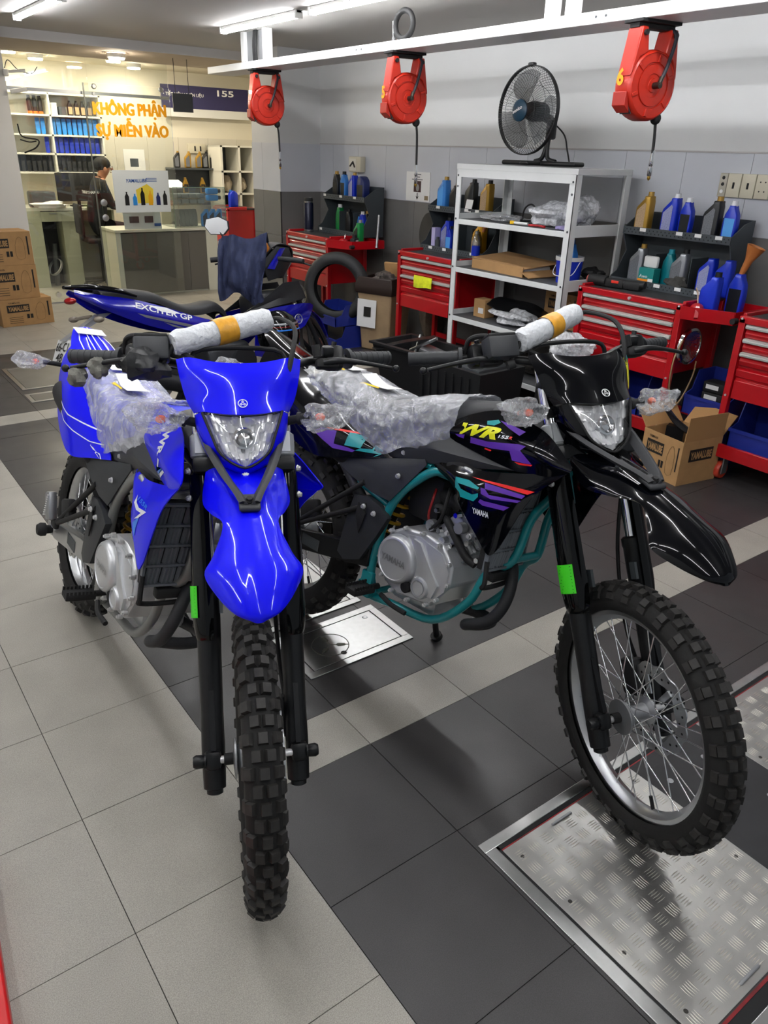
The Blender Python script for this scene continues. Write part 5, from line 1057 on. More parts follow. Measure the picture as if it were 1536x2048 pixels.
MB().tube([c+V((.02, .14, -.02)), (.10, .09, .20), (.16, .08, .10), (.21, .06, .02)], .005, 8, 6).build('power_cord', blackm, fan)
# goods on the boards
B1, B2, B3, B4 = 1.214, .884, .534, .199
bg = thing('white_plastic_bag', 'white plastic bag with black contents on the top inner board of the shelf', 'bag', (3.84, 2.30, B1)); MB().blob((0, .14, .071), (.12, .14, .07), .3, 28, 18, 2).build('bag', bagw, bg); MB().blob((.04, -.05, .096), (.11, .11, .095), .25, 28, 18, 7).build('upright_bag', bagw, bg); MB().blob((.06, -.02, .086), (.07, .06, .085), .3, 16, 12, 5).build('black_bundle', blackm, bg)
mg = MB().rbox((3.74, 2.20, B1+.012), (.10, .16, .02), .004); tag(mg.build('magazine', mat('magazine_lilac', '#8f86b4', .5, noise=(60, .4))), 'thin lilac booklet under the white bag on the shelf', 'booklet')
cp = thing('clear_plastic_scraps', 'crumpled clear plastic on the left of the upper board', 'plastic', (3.80, 2.86, B1)); MB().blob((0, 0, .021), (.09, .17, .02), .5, 30, 14, 3).build('scrap', bagm, cp)
cb = MB().tube([(3.90, 2.78, B1+.01), (3.90, 2.76, B1+.09), (3.90, 2.70, B1+.12), (3.90, 2.65, B1+.08), (3.90, 2.68, B1+.02), (3.88, 2.78, B1+.008), (3.86, 2.86, B1+.006)], .006, 8, 6); tag(cb.build('black_cable_loop', blackm), 'stiff black cable loop standing on the upper board', 'cable')
tp = thing('yellow_clip', 'clear tube with a yellow end on the front of the upper board', 'tool', (3.70, 2.62, B1)); MB().rbox((0, .05, .012), (.02, .035, .022), .003).build('yellow_end', mat('yellow_plastic', '#e0b51e', .4), tp); MB().cyl((0, .03, .011), (.01, -.08, .011), .009, n=10).build('tube', white, tp)
pl_ = MB().tube([(3.68, 2.50, B1+.008), (3.69, 2.43, B1+.010), (3.68, 2.36, B1+.008)], .007, 8, 4).tube([(3.70, 2.50, B1+.008), (3.685, 2.43, B1+.012), (3.70, 2.37, B1+.008)], .006, 8, 4); tag(pl_.build('red_pliers', mat('pliers_red', '#a3171c', .4)), 'red handled pliers at the front edge of the upper board', 'pliers')
bxx = thing('flat_carton', 'flat opened brown carton on the middle board of the shelf', 'carton', (3.86, 2.76, B2), PH-.05)
MB().bx(-.29, .25, -.16, .19, 0, .004).bx(-.29, .25, -.16, -.156, .004, .065).bx(-.29, .25, .186, .19, .004, .065).bx(-.29, -.286, -.16, .19, .004, .065).build('tray', cardb, bxx); MB().box((-.02, .015, .075), (.55, .35, .004), (R(4), R(2), 0)).build('lid', cardb, bxx); MB().box((.28, -.02, .02), (.09, .30, .004), (0, R(20), 0)).build('end_flap', cardb, bxx); MB().rbox((.14, .0, .035), (.18, .25, .05), .015).build('foam_insert', white, bxx)
bk = thing('blue_bucket', 'blue bucket with white rim band at the right of the middle board', 'bucket', (3.82, 2.235, B2)); MB().lathe([(1e-4, 0), (.075, 0), (.088, .14), (.084, .14), (.073, .01), (1e-4, .01)], n=28).build('bucket', bodm['blue'], bk); MB().lathe([(.0885, .14), (.092, .142), (.092, .165), (.0885, .166)], n=28).build('white_band', white, bk); MB().tube([(-.0, .09, .14), (-.06, .08, .06), (-.085, .0, .045), (-.06, -.08, .06), (0, -.09, .14)], .003, 6, 5).build('bail', lettw, bk)
bottle('oval', 'light', 'blue', None, 3.82, 2.235, B2+.012, 'blue squeeze bottle standing in the blue bucket', sc=1.15)
bc = thing('black_parts_pile', 'black plastic parts piled at the right end of the middle board', 'parts', (3.98, 2.19, B2)); MB().blob((.03, 0, .046), (.08, .06, .045), .4, 22, 12, 6).build('pile', blackm, bc)
cx_ = thing('small_carton', 'small brown carton with a white label on the lower board', 'carton', (3.80, 2.98, B3), PH); MB().bx(-.06, .06, -.05, .05, 0, .13).build('box', cardb, cx_, bev=.002); MB().bx(-.01, .045, -.0512, -.0503, .03, .07).build('white_label', white_tag, cx_)
ff_ = thing('wrapped_fairing', 'black fairing panel in a clear bag on the lower board of the shelf', 'fairing', (3.87, 2.66, B3+.004), PH); MB().patch([[V((-.28, -.10, .10)), V((-.25, .0, .14)), V((-.20, .12, .12))], [V((-.05, -.14, .07)), V((-.03, -.0, .12)), V((0, .14, .11))], [V((.16, -.12, .03)), V((.18, .0, .07)), V((.22, .12, .05))]], 6, 6, .006).build('panel', blackp, ff_); MB().blob((.03, -.10, .051), (.20, .09, .05), .35, 26, 16, 9).build('clear_bag', bagw, ff_)
def ybox(name_label, x, y, z, rz, w, d, h, letters='YAMALUBE', open_=False, group=None):
    t = thing('oil_carton', name_label, 'carton', (x, y, z), rz, group)
    if not open_: MB().bx(-w/2, w/2, 0, d, 0, h).build('box', cardb, t, bev=.003); MB().bx(-w/2-.0006, w/2+.0006, d*.47, d*.53, h-.05, h+.0008).build('tape', mat('packing_tape', '#b98a4a', .25), t)
    else:
        b = MB().bx(-w/2, w/2, 0, d, 0, .004)
        for a in ((-w/2, w/2, 0, .004), (-w/2, w/2, d-.004, d), (-w/2, -w/2+.004, .004, d-.004), (w/2-.004, w/2, .004, d-.004)): b.bx(*a, .004, h)
        b.build('box', cardb, t)
        MB().box((0, .03, h+.0), (w-.01, .12, .004), (R(-62), 0, 0)).build('flap', cardb, t) if False else None
        MB().box((0, d+.045, h+.05), (w-.01, .004, .14), (R(-40), 0, 0)).build('flap', cardin, t); MB().box((-w/2-.045, d/2, h+.055), (.004, d-.01, .14), (0, R(-40), 0)).build('flap', cardin, t); MB().box((w/2+.002, d/2, h+.07), (.004, d-.01, .14), (0, R(3), 0)).build('flap', cardin, t)
    pr = MB().bx(-w*.38, w*.05, -.0012, -.0003, h*.52, h*.80).bx(-w*.02, w*.03, -.0012, -.0003, h*.26, h*.42).bx(w*.05, w*.10, -.0012, -.0003, h*.26, h*.42)
    for k in range(4): pr.bx(-w*.36, -w*.10, -.0011, -.0003, h*(.12+.07*k), h*(.135+.07*k))
    pr.bx(w*.40, w*.43, -.0011, -.0003, h*.3, h*.85).build('print_block', lettk, t)['kind'] = 'stuff'
    q = MB(); lettering(q, letters, (-w*.36, -.0014, h*.58), (1, 0, 0), (0, 0, 1), h*.16, w*.39, .04); q.build('lettering', cardb, t)
    q = MB(); lettering(q, 'YAMAHA', (-w*.34, -.0008, h*.85), (1, 0, 0), (0, 0, 1), h*.06, w*.22, .01); q.build('maker_print', lettk, t)
    o = MB(); o.tube([(w*.18, -.001, h*.2), (w*.33, -.001, h*.2), (w*.345, -.001, h*.6), (w*.30, -.001, h*.8), (w*.24, -.001, h*.82), (w*.17, -.001, h*.6)], .0014, 4, 2, closed=True); o.build('bottle_drawing', mat('print_brown', '#6d5433', .8), t)
    s = MB().bx(w/2+.0003, w/2+.0012, d*.2, d*.8, h*.52, h*.80).build('side_print_block', lettk, t); q = MB(); lettering(q, letters, (w/2+.0014, d*.23, h*.58), (0, 1, 0), (0, 0, 1), h*.16, d*.54, .04); q.build('side_lettering', cardb, t)
    return t
ybox('brown oil carton at the back of the lower shelf board', 4.0, 2.42, B3, PH, .30, .13, .24)
for i, (x, y, r_) in enumerate(((3.80, 3.02, .05), (3.86, 2.86, .045), (3.9, 2.7, .06))):
    jr = thing('parts_tin', ['dented brown tin', 'glass jar with steel lid', 'dull steel tin'][i]+' on the bottom board of the shelf', 'tin', (x, y, B4)); MB().lathe([(1e-4, 0), (r_, 0), (r_, .11), (r_*.9, .12), (1e-4, .12)], n=20).build('tin', [cardb, glassm, alud][i], jr); MB().lathe([(r_*1.02, .105), (r_*1.03, .125), (1e-4, .127)], n=20).build('lid', [cardb, chrome, alud][i], jr)
cl_ = thing('scrap_box', 'heap of small engine parts on the bottom board of the shelf', 'parts', (3.88, 2.45, B4)); MB().blob((0, 0, .071), (.13, .2, .07), .35, 24, 14, 12).build('heap', mat('greasy_parts', '#2c2a28', .5, .4, noise=(40, .5)), cl_)
wbg = thing('crumpled_bag', 'crumpled translucent bag in front of the right cart', 'bag', (3.52, 1.80, .52)); wbg.location = (3.50, 1.86, .50)
MB().blob((0, 0, .076), (.08, .16, .075), .35, 24, 16, 13).build('bag', bagw, wbg)
cr = thing('stool_crate', 'dark crate under the crumpled bag in front of the right cart', 'crate', (3.50, 1.86, 0), PH); MB().bx(-.17, .17, -.1, .1, 0, .50).build('crate', blackm, cr, bev=.006)
# ------------------------------------------------------------------ on the floor along the wall
tubm = mat('tub_black', '#17181a', .45)
tb_ = thing('black_parts_tub', 'open black tub full of tools in front of the white shelf', 'tub', (3.28, 3.08, 0), PH+.1)
rows = lambda w, d, z: [V((-w, -d, z)), V((w, -d, z)), V((w, d, z)), V((-w, d, z))]
MB().loft([rows(.22, .15, 0), rows(.30, .20, .34), rows(.32, .22, .345), rows(.32, .22, .36), rows(.285, .185, .36), rows(.21, .14, .02)], True, True).build('tub', tubm, tb_, 30); MB().cyl((-.1, .0, .30), (.12, .05, .42), .012).cyl((-.02, -.05, .25), (-.10, .10, .40), .010).rbox((.08, .08, .30), (.22, .12, .04), .006, 2, (.2, .3, .5)).build('tools', alud, tb_)
MB().patch([[V((-.30, -.2, .30)), V((-.15, -.05, .36)), V((0, .15, .40))], [V((-.2, -.25, .31)), V((-.05, -.1, .37)), V((.1, .1, .41))]], 4, 4, .01).build('fender_part', blackp, tb_)
t2 = thing('black_battery_crate', 'large black crate behind the handlebar of the black bike', 'crate', (3.05, 2.28, 0), PH+.05); MB().loft([rows(.25, .17, 0), rows(.28, .20, .42), rows(.28, .20, .44), rows(.25, .17, .44), rows(.24, .16, .03)], True, True).build('crate', tubm, t2, 30)
for k in range(7): MB().bx(-.24+.07*k, -.225+.07*k, -.205, -.17, .05, .40).build('rib', tubm, t2)
MB().rbox((0, 0, .40), (.44, .30, .10), .03).cyl((.12, -.02, .45), (.12, -.02, .50), .035).build('engine_part', mat('part_grey', '#3b3e41', .4, .5), t2)
bn = thing('dust_bin', 'tan bin with dark brown rim and a taped paper sign', 'bin', (3.90, 4.37, 0), PH+R(20)); wood = mat('bin_tan', '#9c8464', .6, noise=(8, .12), bump=(30, .2, .003))
MB().loft([rows(.15, .14, 0), rows(.18, .17, .52)], True, True).build('body', wood, bn, bev=.015); MB().loft([rows(.19, .18, .50), rows(.198, .188, .52), rows(.198, .188, .57), rows(.175, .165, .64), rows(.16, .15, .64), rows(.16, .15, .54)], True, True).build('rim_lid', mat('bin_brown', '#2b1f1a', .4), bn, bev=.01)
MB().blob((.02, -.02, .60), (.13, .11, .06), .5, 20, 12, 3).build('rubbish', mat('rubbish_mix', '#5c5550', .7, noise=(25, .8)), bn); MB().rbox((.03, .06, .68), (.13, .03, .16), .012, 2, (.3, 0, .2)).build('brown_card', cardb, bn)
sg_ = MB().box((-.07, -.178, .33), (.20, .002, .24), (R(-3.3), 0, 0)).build('paper_sign', white_tag, bn); MB().box((-.06, -.182, .345), (.075, .001, .085), (R(-3.3), 0, 0)).build('sign_picture', lettk, sg_)
ar = MB(); ar.add([V((-.062, -.181, .29)), V((-.058, -.181, .29)), V((-.058, -.180, .262)), V((-.046, -.180, .266)), V((-.06, -.1795, .245)), V((-.074, -.180, .266)), V((-.062, -.180, .262))], [(0, 1, 2, 6), (2, 3, 4), (2, 4, 6), (6, 4, 5)]); ar.build('sign_arrow', lettk, sg_)
ty = thing('loose_tyre', 'worn black tyre leaning between the farthest cart and the bin', 'tyre', (3.60, 4.69, .205)); t = MB(); prof = []
for i in range(-10, 11): a = i/10*2.3; prof.append((.245+.062*math.cos(a), .062*math.sin(a)))
t.lathe(prof, (0, 0, .31), (-.78, -.62, .10), 64); t.build('tyre', mat('slick_rubber', '#1d1e1f', .6), ty)
binb = mat('bin_blue', '#1c2c86', .4)
def blue_bin(x, y, z, label, w=.30, d=.24, h=.17, rz=PH):
    t = thing('parts_bin', label, 'storage bin', (x, y, z), rz, 'blue stacking bins'); a = w/2
    MB().bx(-a, a, 0, d, 0, .006).bx(-a, a, d-.006, d, .006, h).bx(-a, a, 0, .006, .006, h*.45).build('shell', binb, t)
    for sx in (-a, a-.006): MB().prism([(sx, 0, .006), (sx, -.0, h*.45), (sx, .07, h*.55), (sx, .11, h), (sx, d, h), (sx, d, .006)], (.006, 0, 0)).build('side', binb, t)
    MB().bx(-a-.004, a+.004, -.008, .002, h*.40, h*.47).build('lip', binb, t)
    return t
blue_bin(3.48, 4.70, .20, 'blue bin holding the loose tyre', .34, .26, .18); b2 = blue_bin(3.47, 4.70, .0, 'blue bin on the floor under the tyre', .38, .30, .198)
for sx in (-.14, .14): pass
pt = thing('steel_bracket', 'steel bracket lying in the lower blue bin', 'bracket', (3.61, 4.70, .008)); MB().bx(-.02, .06, -.13, .13, 0, .18).build('bracket', mat('bracket_steel', '#5d5a52', .4, .8), pt)
blue_bin(3.77, 1.075, .0, 'blue bin on the floor behind the open oil carton', .27, .28, .28); blue_bin(3.78, 1.075, .281, 'blue bin with black parts beside the right cart', .27, .28, .24)
blue_bin(3.72, 1.62, .177, 'blue bin on the lower tray of the right cart', .30, .28, .26); blue_bin(3.71, .70, .177, 'blue bin on the lower tray of the edge cart', .30, .28, .26)
for k in range(3):
    q = thing('battery_box', ['lowest', 'middle', 'top'][k]+' small black battery box in the blue bin', 'box', (3.92, 1.075, .288+.0615*k), PH); MB().rbox((0, 0, .03), (.16, .10, .06), .006).build('box', blackm, q); MB().bx(-.06, .02, -.0515, -.0503, .02, .045).build('label_sticker', white_tag, q)
hz_ = thing('brown_sacks', 'brown cloth sacks draped behind the bin', 'cloth', (4.18, 4.05, 0)); MB().blob((0, 0, .38), (.10, .10, .38), .25, 26, 20, 4).build('sack', mat('sack_brown', '#5d5142', .9, noise=(30, .2), bump=(25, .6, .01)), hz_); MB().blob((-.04, .0, .82), (.12, .13, .07), .4, 26, 14, 14).build('folded_cloth', MATS['sack_brown'], hz_)
ob = ybox('open oil carton with black mudguard parts on the floor by the black bike', 3.377, .923, 0, R(-99.5), .29, .30, .255, open_=True)
ob.location = V((3.395, 1.045, 0)); ob.rotation_euler = (0, 0, R(-99.4))
mgd = thing('mudguard_part', 'black mudguard pieces sticking out of the open carton', 'mudguard', (3.53, 1.06, 0), .3)
MB().patch([[V((-.06, -.09, .26+.0)), V((-.02, -.09, .275)), V((.03, -.09, .26))], [V((-.05, .0, .30)), V((-.01, .02, .33)), V((.04, .0, .30))], [V((-.03, .07, .36)), V((.0, .09, .385)), V((.04, .07, .36))]], 4, 5, .005).bx(-.03, .02, -.05, .05, .01, .28).build('mudguard', blackp, mgd)
# stack by the glass front
for z, w, h, x, l in ((0, .49, .25, 1.43, 'lowest of three stacked oil cartons by the glass front'), (.25, .46, .31, 1.35, 'middle of three stacked oil cartons by the glass front'), (.56, .46, .30, 1.345, 'topmost of three stacked oil cartons by the glass front')): ybox(l, x, 6.86+(.02 if z else 0), z, R(7 if not z else 4), w, .34, h, group='oil cartons stacked by the glass front')
# ------------------------------------------------------------------ on the wall
platem = mat('socket_cream', '#c9c3ad', .45)
so = thing('socket_panel', 'row of cream switches and sockets on the wall at the right edge', 'sockets', (4.297, 1.40, 1.512), PH)
for k, (x, w) in enumerate(((-.135, .05), (-.065, .085), (.025, .085), (.115, .085))):
    p_ = MB().rbox((x, -.012, 0), (w, .022, .13), .004).build('plate', platem if k else mat('socket_grey', '#a8a394', .45), so)
    if k in (1, 2): MB().rbox((x, -.024, .0), (.012, .006, .034), .002).build('rocker', blackm, p_)
    elif k == 0:
        for z in (.04, .005): MB().lathe([(1e-4, .0255), (.009, .0255), (.010, .023)], (x, 0, z), (0, -1, 0), 12).build('jack', blackm, p_)
        MB().lathe([(1e-4, .0255), (.010, .0255), (.011, .023)], (x, 0, -.035), (0, -1, 0), 12).build('lamp', white, p_)
    else:
        for dx in (-.015, .015):
            for dz in (-.025, .025): MB().cyl((x+dx, -.0235, dz), (x+dx, -.0245, dz), .004, n=8).build('slot', blackm, p_)
ck_ = thing('switch_box', 'cream switch box with two black toggles high on the wall', 'switch box', (4.297, 5.365, 1.517), PH); MB().rbox((0, -.03, 0), (.20, .06, .135), .006).build('box', platem, ck_); MB().bx(-.085, .03, -.0625, -.06, -.055, .05).build('cover_plate', mat('switch_white', '#d8d5c8', .4), ck_)
for x, a in ((-.045, .9), (-.005, -.6)): MB().box((x, -.065, 0), (.012, .012, .06), (0, a, 0)).build('toggle', blackm, ck_)
sgn = thing('wall_sign', 'white safety sign with a dark picture and arrow on the tiled wall', 'sign', (4.297, 4.452, 1.365), PH); MB().bx(-.165, .165, -.006, 0, -.118, .118).build('board', white_tag, sgn); MB().bx(-.055, .045, -.0075, -.006, -.045, .045).build('picture', mat('sign_maroon', '#3a1418', .5), sgn); MB().ell((.0, -.008, -.01), (.022, .001, .03), 12, 8).build('picture_hand', mat('sign_grey', '#8b8b88', .5), sgn)
q = MB()
for k, w in enumerate((.10, .07, .15)): q.bx(-w/2-.01, w/2-.01, -.0072, -.006, .10-.02*k-.006, .10-.02*k)
q.build('print_lines', mat('print_grey', '#55555a', .6), sgn)['kind'] = 'stuff'
q = MB(); q.add([V((-.007, -.0075, -.05)), V((.003, -.0075, -.05)), V((.003, -.0075, -.085)), V((.02, -.0075, -.075)), V((-.002, -.0075, -.108)), V((-.024, -.0075, -.075)), V((-.007, -.0075, -.085))], [(0, 1, 2, 6), (2, 3, 4), (2, 4, 6), (6, 4, 5)]); q.build('arrow', lettk, sgn); MB().bx(.10, .15, -.008, -.006, -.105, -.07).build('corner_picture', mat('sign_tan', '#8a7a5c', .5), sgn)
# red steel ramp edge at the lower left corner of the picture
rp = thing('red_ramp', 'red painted steel edge at the lower left corner of the picture', 'ramp', (-.26, .0845, 0)); MB().prism([(.028, .3, 0), (-.4, .3, 0), (-.4, -.5, 0), (-.0465, -.5, 0)], (0, 0, .05)).build('plate', mat('ramp_red', '#d4151b', .35), rp, bev=.006)
ORD = ['first', 'second', 'third', 'fourth', 'fifth', 'sixth', 'seventh', 'eighth', 'ninth', 'tenth', 'eleventh', 'twelfth', 'thirteenth', 'fourteenth', 'fifteenth', 'sixteenth']
# ------------------------------------------------------------------ office behind the glass front
gp = thing('glass_partition', 'fixed clear glass screen between workshop and office', 'glass screen', (0, 7.9, 0))
MB().bx(1.78, 2.60, -.005, .005, .0, 2.42).build('pane', glassm, gp); MB().bx(2.604, 3.47, -.005, .005, 2.2, 2.42).build('upper_pane', glassm, gp)
MB().bx(1.78, 3.47, -.012, .012, 2.085, 2.115).build('rail', alud, gp); MB().bx(1.78, 2.5, -.02, .02, 0, .012).build('floor_channel', alud, gp)
MB().cyl((2.0, -.02, .09), (2.0, .02, .09), .03, n=16).build('patch_fitting', chrome, gp)
gd = thing('glass_door', 'sliding glass door with yellow Vietnamese lettering', 'glass door', (0, 7.84, 0))
MB().bx(2.535, 3.455, -.005, .005, .02, 2.19).build('pane', glassm, gd); MB().bx(2.525, 2.537, -.007, .007, .02, 2.19).build('edge_strip', mat('edge_grey', '#6e706c', .4, .5), gd)
for x, z in ((2.635, 2.161), (3.358, 2.173), (2.626, 2.093), (3.357, 2.104)): MB().lathe([(1e-4, .03), (.018, .03), (.026, .022), (.026, .008), (.012, .004)] if z > 2.13 else [(1e-4, .02), (.014, .02), (.017, .008)], (x, 0, z), (0, -1, 0), 18).build('roller', alud, gd)
for z in (1.04, .885): MB().lathe([(1e-4, .02), (.022, .022), (.036, .014), (.036, .006)], (2.60, 0, z), (0, -1, 0), 22).build('lock_disc', alud, gd)
yl = mat('glass_yellow', '#f2a50a', .5)
q = MB(); [lettering(q, 'KHÔNG PHẬN', (2.605+dx, -.0062-.0001*k, 1.905+dz), (1, 0, .012), (0, 0, 1), .112, .79, .02) for k, (dx, dz) in enumerate(((-.006, 0), (0, .003), (.006, 0), (0, -.003)))]; q.build('upper_lettering', yl, gd)
q = MB(); [lettering(q, 'SỰ MIỄN VÀO', (2.615+dx, -.0062-.0001*k, 1.7+dz), (1, 0, .012), (0, 0, 1), .112, .79, .02) for k, (dx, dz) in enumerate(((-.006, 0), (0, .003), (.006, 0), (0, -.003)))]; q.build('lower_lettering', yl, gd)
ps = MB().bx(2.725, 3.36, -.009, -.0055, .935, 1.37).build('poster', mat('poster_white', '#cfd6da', .4), gd)
q = MB(); lettering(q, 'YAMALUBE', (2.86, -.0102, 1.245), (1, 0, .02), (0, 0, 1), .035, .24, .02, .25); q.build('poster_title', mat('poster_blue', '#1d4f9a', .5), ps)
bc = [bodm['black'], bodm['sky'], capm['black'], bodm['yellow'], bodm['navy'], bodm['black']]
q = MB(); q.add([V((2.98, -.0098, 1.03)), V((3.16, -.0098, 1.03)), V((3.17, -.0098, 1.18)), V((3.10, -.0098, 1.23)), V((2.97, -.0098, 1.17))], [(0, 1, 2, 3, 4)]); q.build('poster_yellow_panel', mat('poster_gold', '#d8c13a', .5), ps)
for k, (x, h) in enumerate(((2.86, .14), (2.95, .12), (3.04, .18), (3.13, .15), (3.22, .13), (3.30, .15))):
    q = MB(); q.add([V((x-.024, -.0106, 1.01)), V((x+.024, -.0106, 1.01)), V((x+.024, -.0106, 1.01+h*.65)), V((x+.008, -.0106, 1.01+h*.85)), V((x+.008, -.0106, 1.01+h)), V((x-.008, -.0106, 1.01+h)), V((x-.008, -.0106, 1.01+h*.85)), V((x-.024, -.0106, 1.01+h*.65))], [list(range(8))]); q.build('printed_bottle', bc[k], ps)
for z in (1.255, 1.27, 1.285): MB().bx(3.10, 3.22, -.0101, -.0092, z, z+.006).build('title_bar', MATS['poster_blue'], ps)
ccnt = mat('counter_grey', '#63605a', .5); crm = mat('counter_cream', '#cfcfc0', .5)
ct = thing('service_counter', 'grey fronted service counter with white top behind the glass door', 'counter', (0, 7.97, 0))
for a, b in ((2.79, 3.42), (3.423, 3.60), (3.603, 3.83)): MB().bx(a, b, 0, .02, .02, .70).build('front_panel', ccnt, ct)
MB().bx(2.73, 2.788, 0, .5, 0, .71).bx(2.788, 3.83, .02, .5, 0, .70).build('carcass', crm, ct); MB().bx(3.832, 3.98, -.002, .5, 0, .71).build('end_panel', crm, ct); MB().bx(2.72, 3.99, -.015, .52, .71, .74).build('worktop', crm, ct, bev=.004)
p2_ = thing('oil_leaflet_stand', 'white leaflet holder standing on the service counter', 'sign', (3.08, 8.02, .74)); MB().box((0, 0, .10), (.44, .006, .20), (R(-8), 0, 0)).build('board', mat('leaflet_white', '#bfc8cc', .5), p2_); MB().bx(-.16, -.05, -.025, -.02, .07, .14).bx(.02, .12, -.025, -.02, .07, .14).build('pictures', slate, p2_)['kind'] = 'stuff'; MB().bx(.13, .21, -.025, -.019, .03, .06).build('blue_bar', MATS['poster_blue'], p2_)
dc = thing('glass_display_case', 'glass display case with bottles on the service counter', 'display case', (3.80, 8.22, .74))
for x0, x1, y0, y1, z0, z1 in ((-.33, .33, -.21, -.205, 0, .44), (-.33, .33, .205, .21, 0, .44), (-.33, -.325, -.205, .205, 0, .44), (.325, .33, -.205, .205, 0, .44), (-.33, .33, -.21, .21, .44, .446), (-.322, .322, -.2, .2, .25, .255)): MB().bx(x0, x1, y0, y1, z0, z1).build('pane', glassm, dc)
MB().tube([(-.33, -.21, .446), (.33, -.21, .446)], .004, 6, 1).tube([(-.33, -.21, 0), (-.33, -.21, .446)], .004, 6, 1).tube([(.33, -.21, 0), (.33, -.21, .446)], .004, 6, 1).build('edge_trim', mat('edge_green', '#5d7a6c', .3), dc)
g = 'bottles in the glass display case'
for k in range(6): bottle('slant', 'grey', None, None, 3.55+.052*k, 8.22, .741, ORD[k]+' grey bottle from the left in the display case row', g, rz=R(80), sc=.9)
for k in range(3): bottle('slant', 'sky', None, 'dark', 3.90+.088*k, 8.12, .741, ['left', 'middle', 'right'][k]+' sky blue bottle at the corner of the display case', g, rz=0, sc=.92)
for k in range(4):
    for z in (0, .06):
        q = MB().rbox((3.55+.10*k, 8.16, 1.028+z), (.09, .16, .05), .012); tag(q.build('grey_carton', bodm['grey']), ['lower', 'upper'][z > 0]+' small grey carton, '+ORD[k]+' from the left on the glass shelf of the case', 'carton', 'cartons on the glass shelf')
for k in range(2):
    q = thing('lying_bottle', ['lower', 'upper'][k]+' sky blue bottle lying on the glass shelf', 'bottle', (4.05, 8.10, 1.032+.075*k)); MB().rbox((-.05, 0, .034), (.14, .09, .066), .016).build('body', bodm['sky'], q); MB().cyl((.02, 0, .035), (.06, 0, .035), .022, n=14).build('cap', blackm, q)
sl = thing('light_sign', 'small lit white sign on the display case', 'sign', (3.55, 8.20, 1.188)); MB().box((0, 0, .03), (.20, .12, .05), (R(15), 0, 0)).build('box', emis('lit_panel', '#f3f0e2', 1.2), sl)
hs = thing('hanging_sign', 'dark sign plate hanging on two wires before the banner', 'sign', (3.335, 7.2, 1.945)); MB().bx(-.11, .105, -.008, .008, 0, .17).build('plate', mat('sign_back', '#3d4044', .5), hs)
for x in (-.075, .07): MB().cyl((x, 0, .17), (x, 0, .48), .003, n=6).build('wire', blackm, hs)
bn_ = thing('wall_banner', 'navy banner with white Vietnamese lettering on the office wall', 'banner', (4.65, 9.5, 1.975)); MB().bx(-.62, .62, 0, .03, .10, .37).build('navy_field', mat('banner_navy', '#262353', .5), bn_); MB().bx(-.62, .62, 0, .03, 0, .10).build('white_field', mat('banner_white', '#d6d6d2', .5), bn_)
q = MB(); lettering(q, '• TIẾT KIỆM NHIÊN LIỆU', (-.60, -.0015, .245), (1, 0, 0), (0, 0, 1), .035, .56, .015); q.build('slogan_lettering', lettw, bn_); q = MB(); lettering(q, '155', (.16, -.0015, .27), (1, 0, 0), (0, 0, 1), .07, .24, .02); q.build('number_lettering', lettw, bn_)
# white oil shelves on the back wall
os_ = thing('oil_shelves', 'white wall shelves filled with rows of oil bottles in the office', 'shelves', (0, 9.3, 0)); osm = mat('shelf_cream', '#d9d7cb', .5)
LV = [1.298, 1.505, 1.708, 1.92, 2.15]
for z in LV: MB().bx(2.08, 3.16, 0, .29, z-.02, z).build('board', osm, os_)
for x in (2.08, 2.545, 3.14): MB().bx(x, x+.02, .0, .29, 1.28, 2.15).build('upright', osm, os_)
MB().bx(2.08, 3.16, .285, .29, 1.28, 2.15).build('back_board', osm, os_)
g = 'rows of oil bottles on the white wall shelves'; names = {0: ('black', ' black oil bottle from the left in the bottom row of the wall shelves'), 1: ('blue', ' blue oil bottle from the left in the second row of the wall shelves'), 2: ('sky', ' sky blue oil bottle from the left in the third row of the wall shelves')}
for lv in range(3):
    xs = [2.13+.062*k for k in range(7)] if lv == 0 else ([2.50] if lv == 1 else [2.42, 2.48])
    for k, x in enumerate(xs+[2.60+.062*k for k in range(9)]): bottle('slant', names[lv][0], None, None, x, 9.40, LV[lv]+.001, ORD[k]+names[lv][1], g, rz=R(75), sc=.82)
for k, x in enumerate((2.36, 2.42, 2.48)):
    q = thing('spray_can', ORD[k]+' black and orange spray can on the top row of the wall shelves', 'spray can', (x, 9.40, LV[3]), 0, 'spray cans on the top row'); MB().lathe([(.027, .0), (.027, .03)], n=16, cap=True).build('orange_band', mat('can_orange', '#cf6a26', .4), q); MB().lathe([(.0268, .03), (.0268, .15), (.018, .165), (.018, .195), (1e-4, .197)], n=16).build('can', blackm, q)
for k, x in enumerate((2.62, 2.72, 2.82, 2.90, 2.97, 3.05)):
    if k < 2: q = MB().bx(x-.04, x+.04, 9.36, 9.46, LV[3], LV[3]+.09+.04*(k == 0)); tag(q.build('part_box', [mat('box_white', '#c9c8c4', .6), slate][k], None, 38, .002), ['pale', 'grey'][k]+' part box on the top row of the white shelves', 'box')
    else: bottle('oval', 'black', 'black', 'tan', x, 9.40, LV[3]+.001, ORD[k-2]+' small dark bottle on the top row of the wall shelves', g, rz=0, sc=.72)
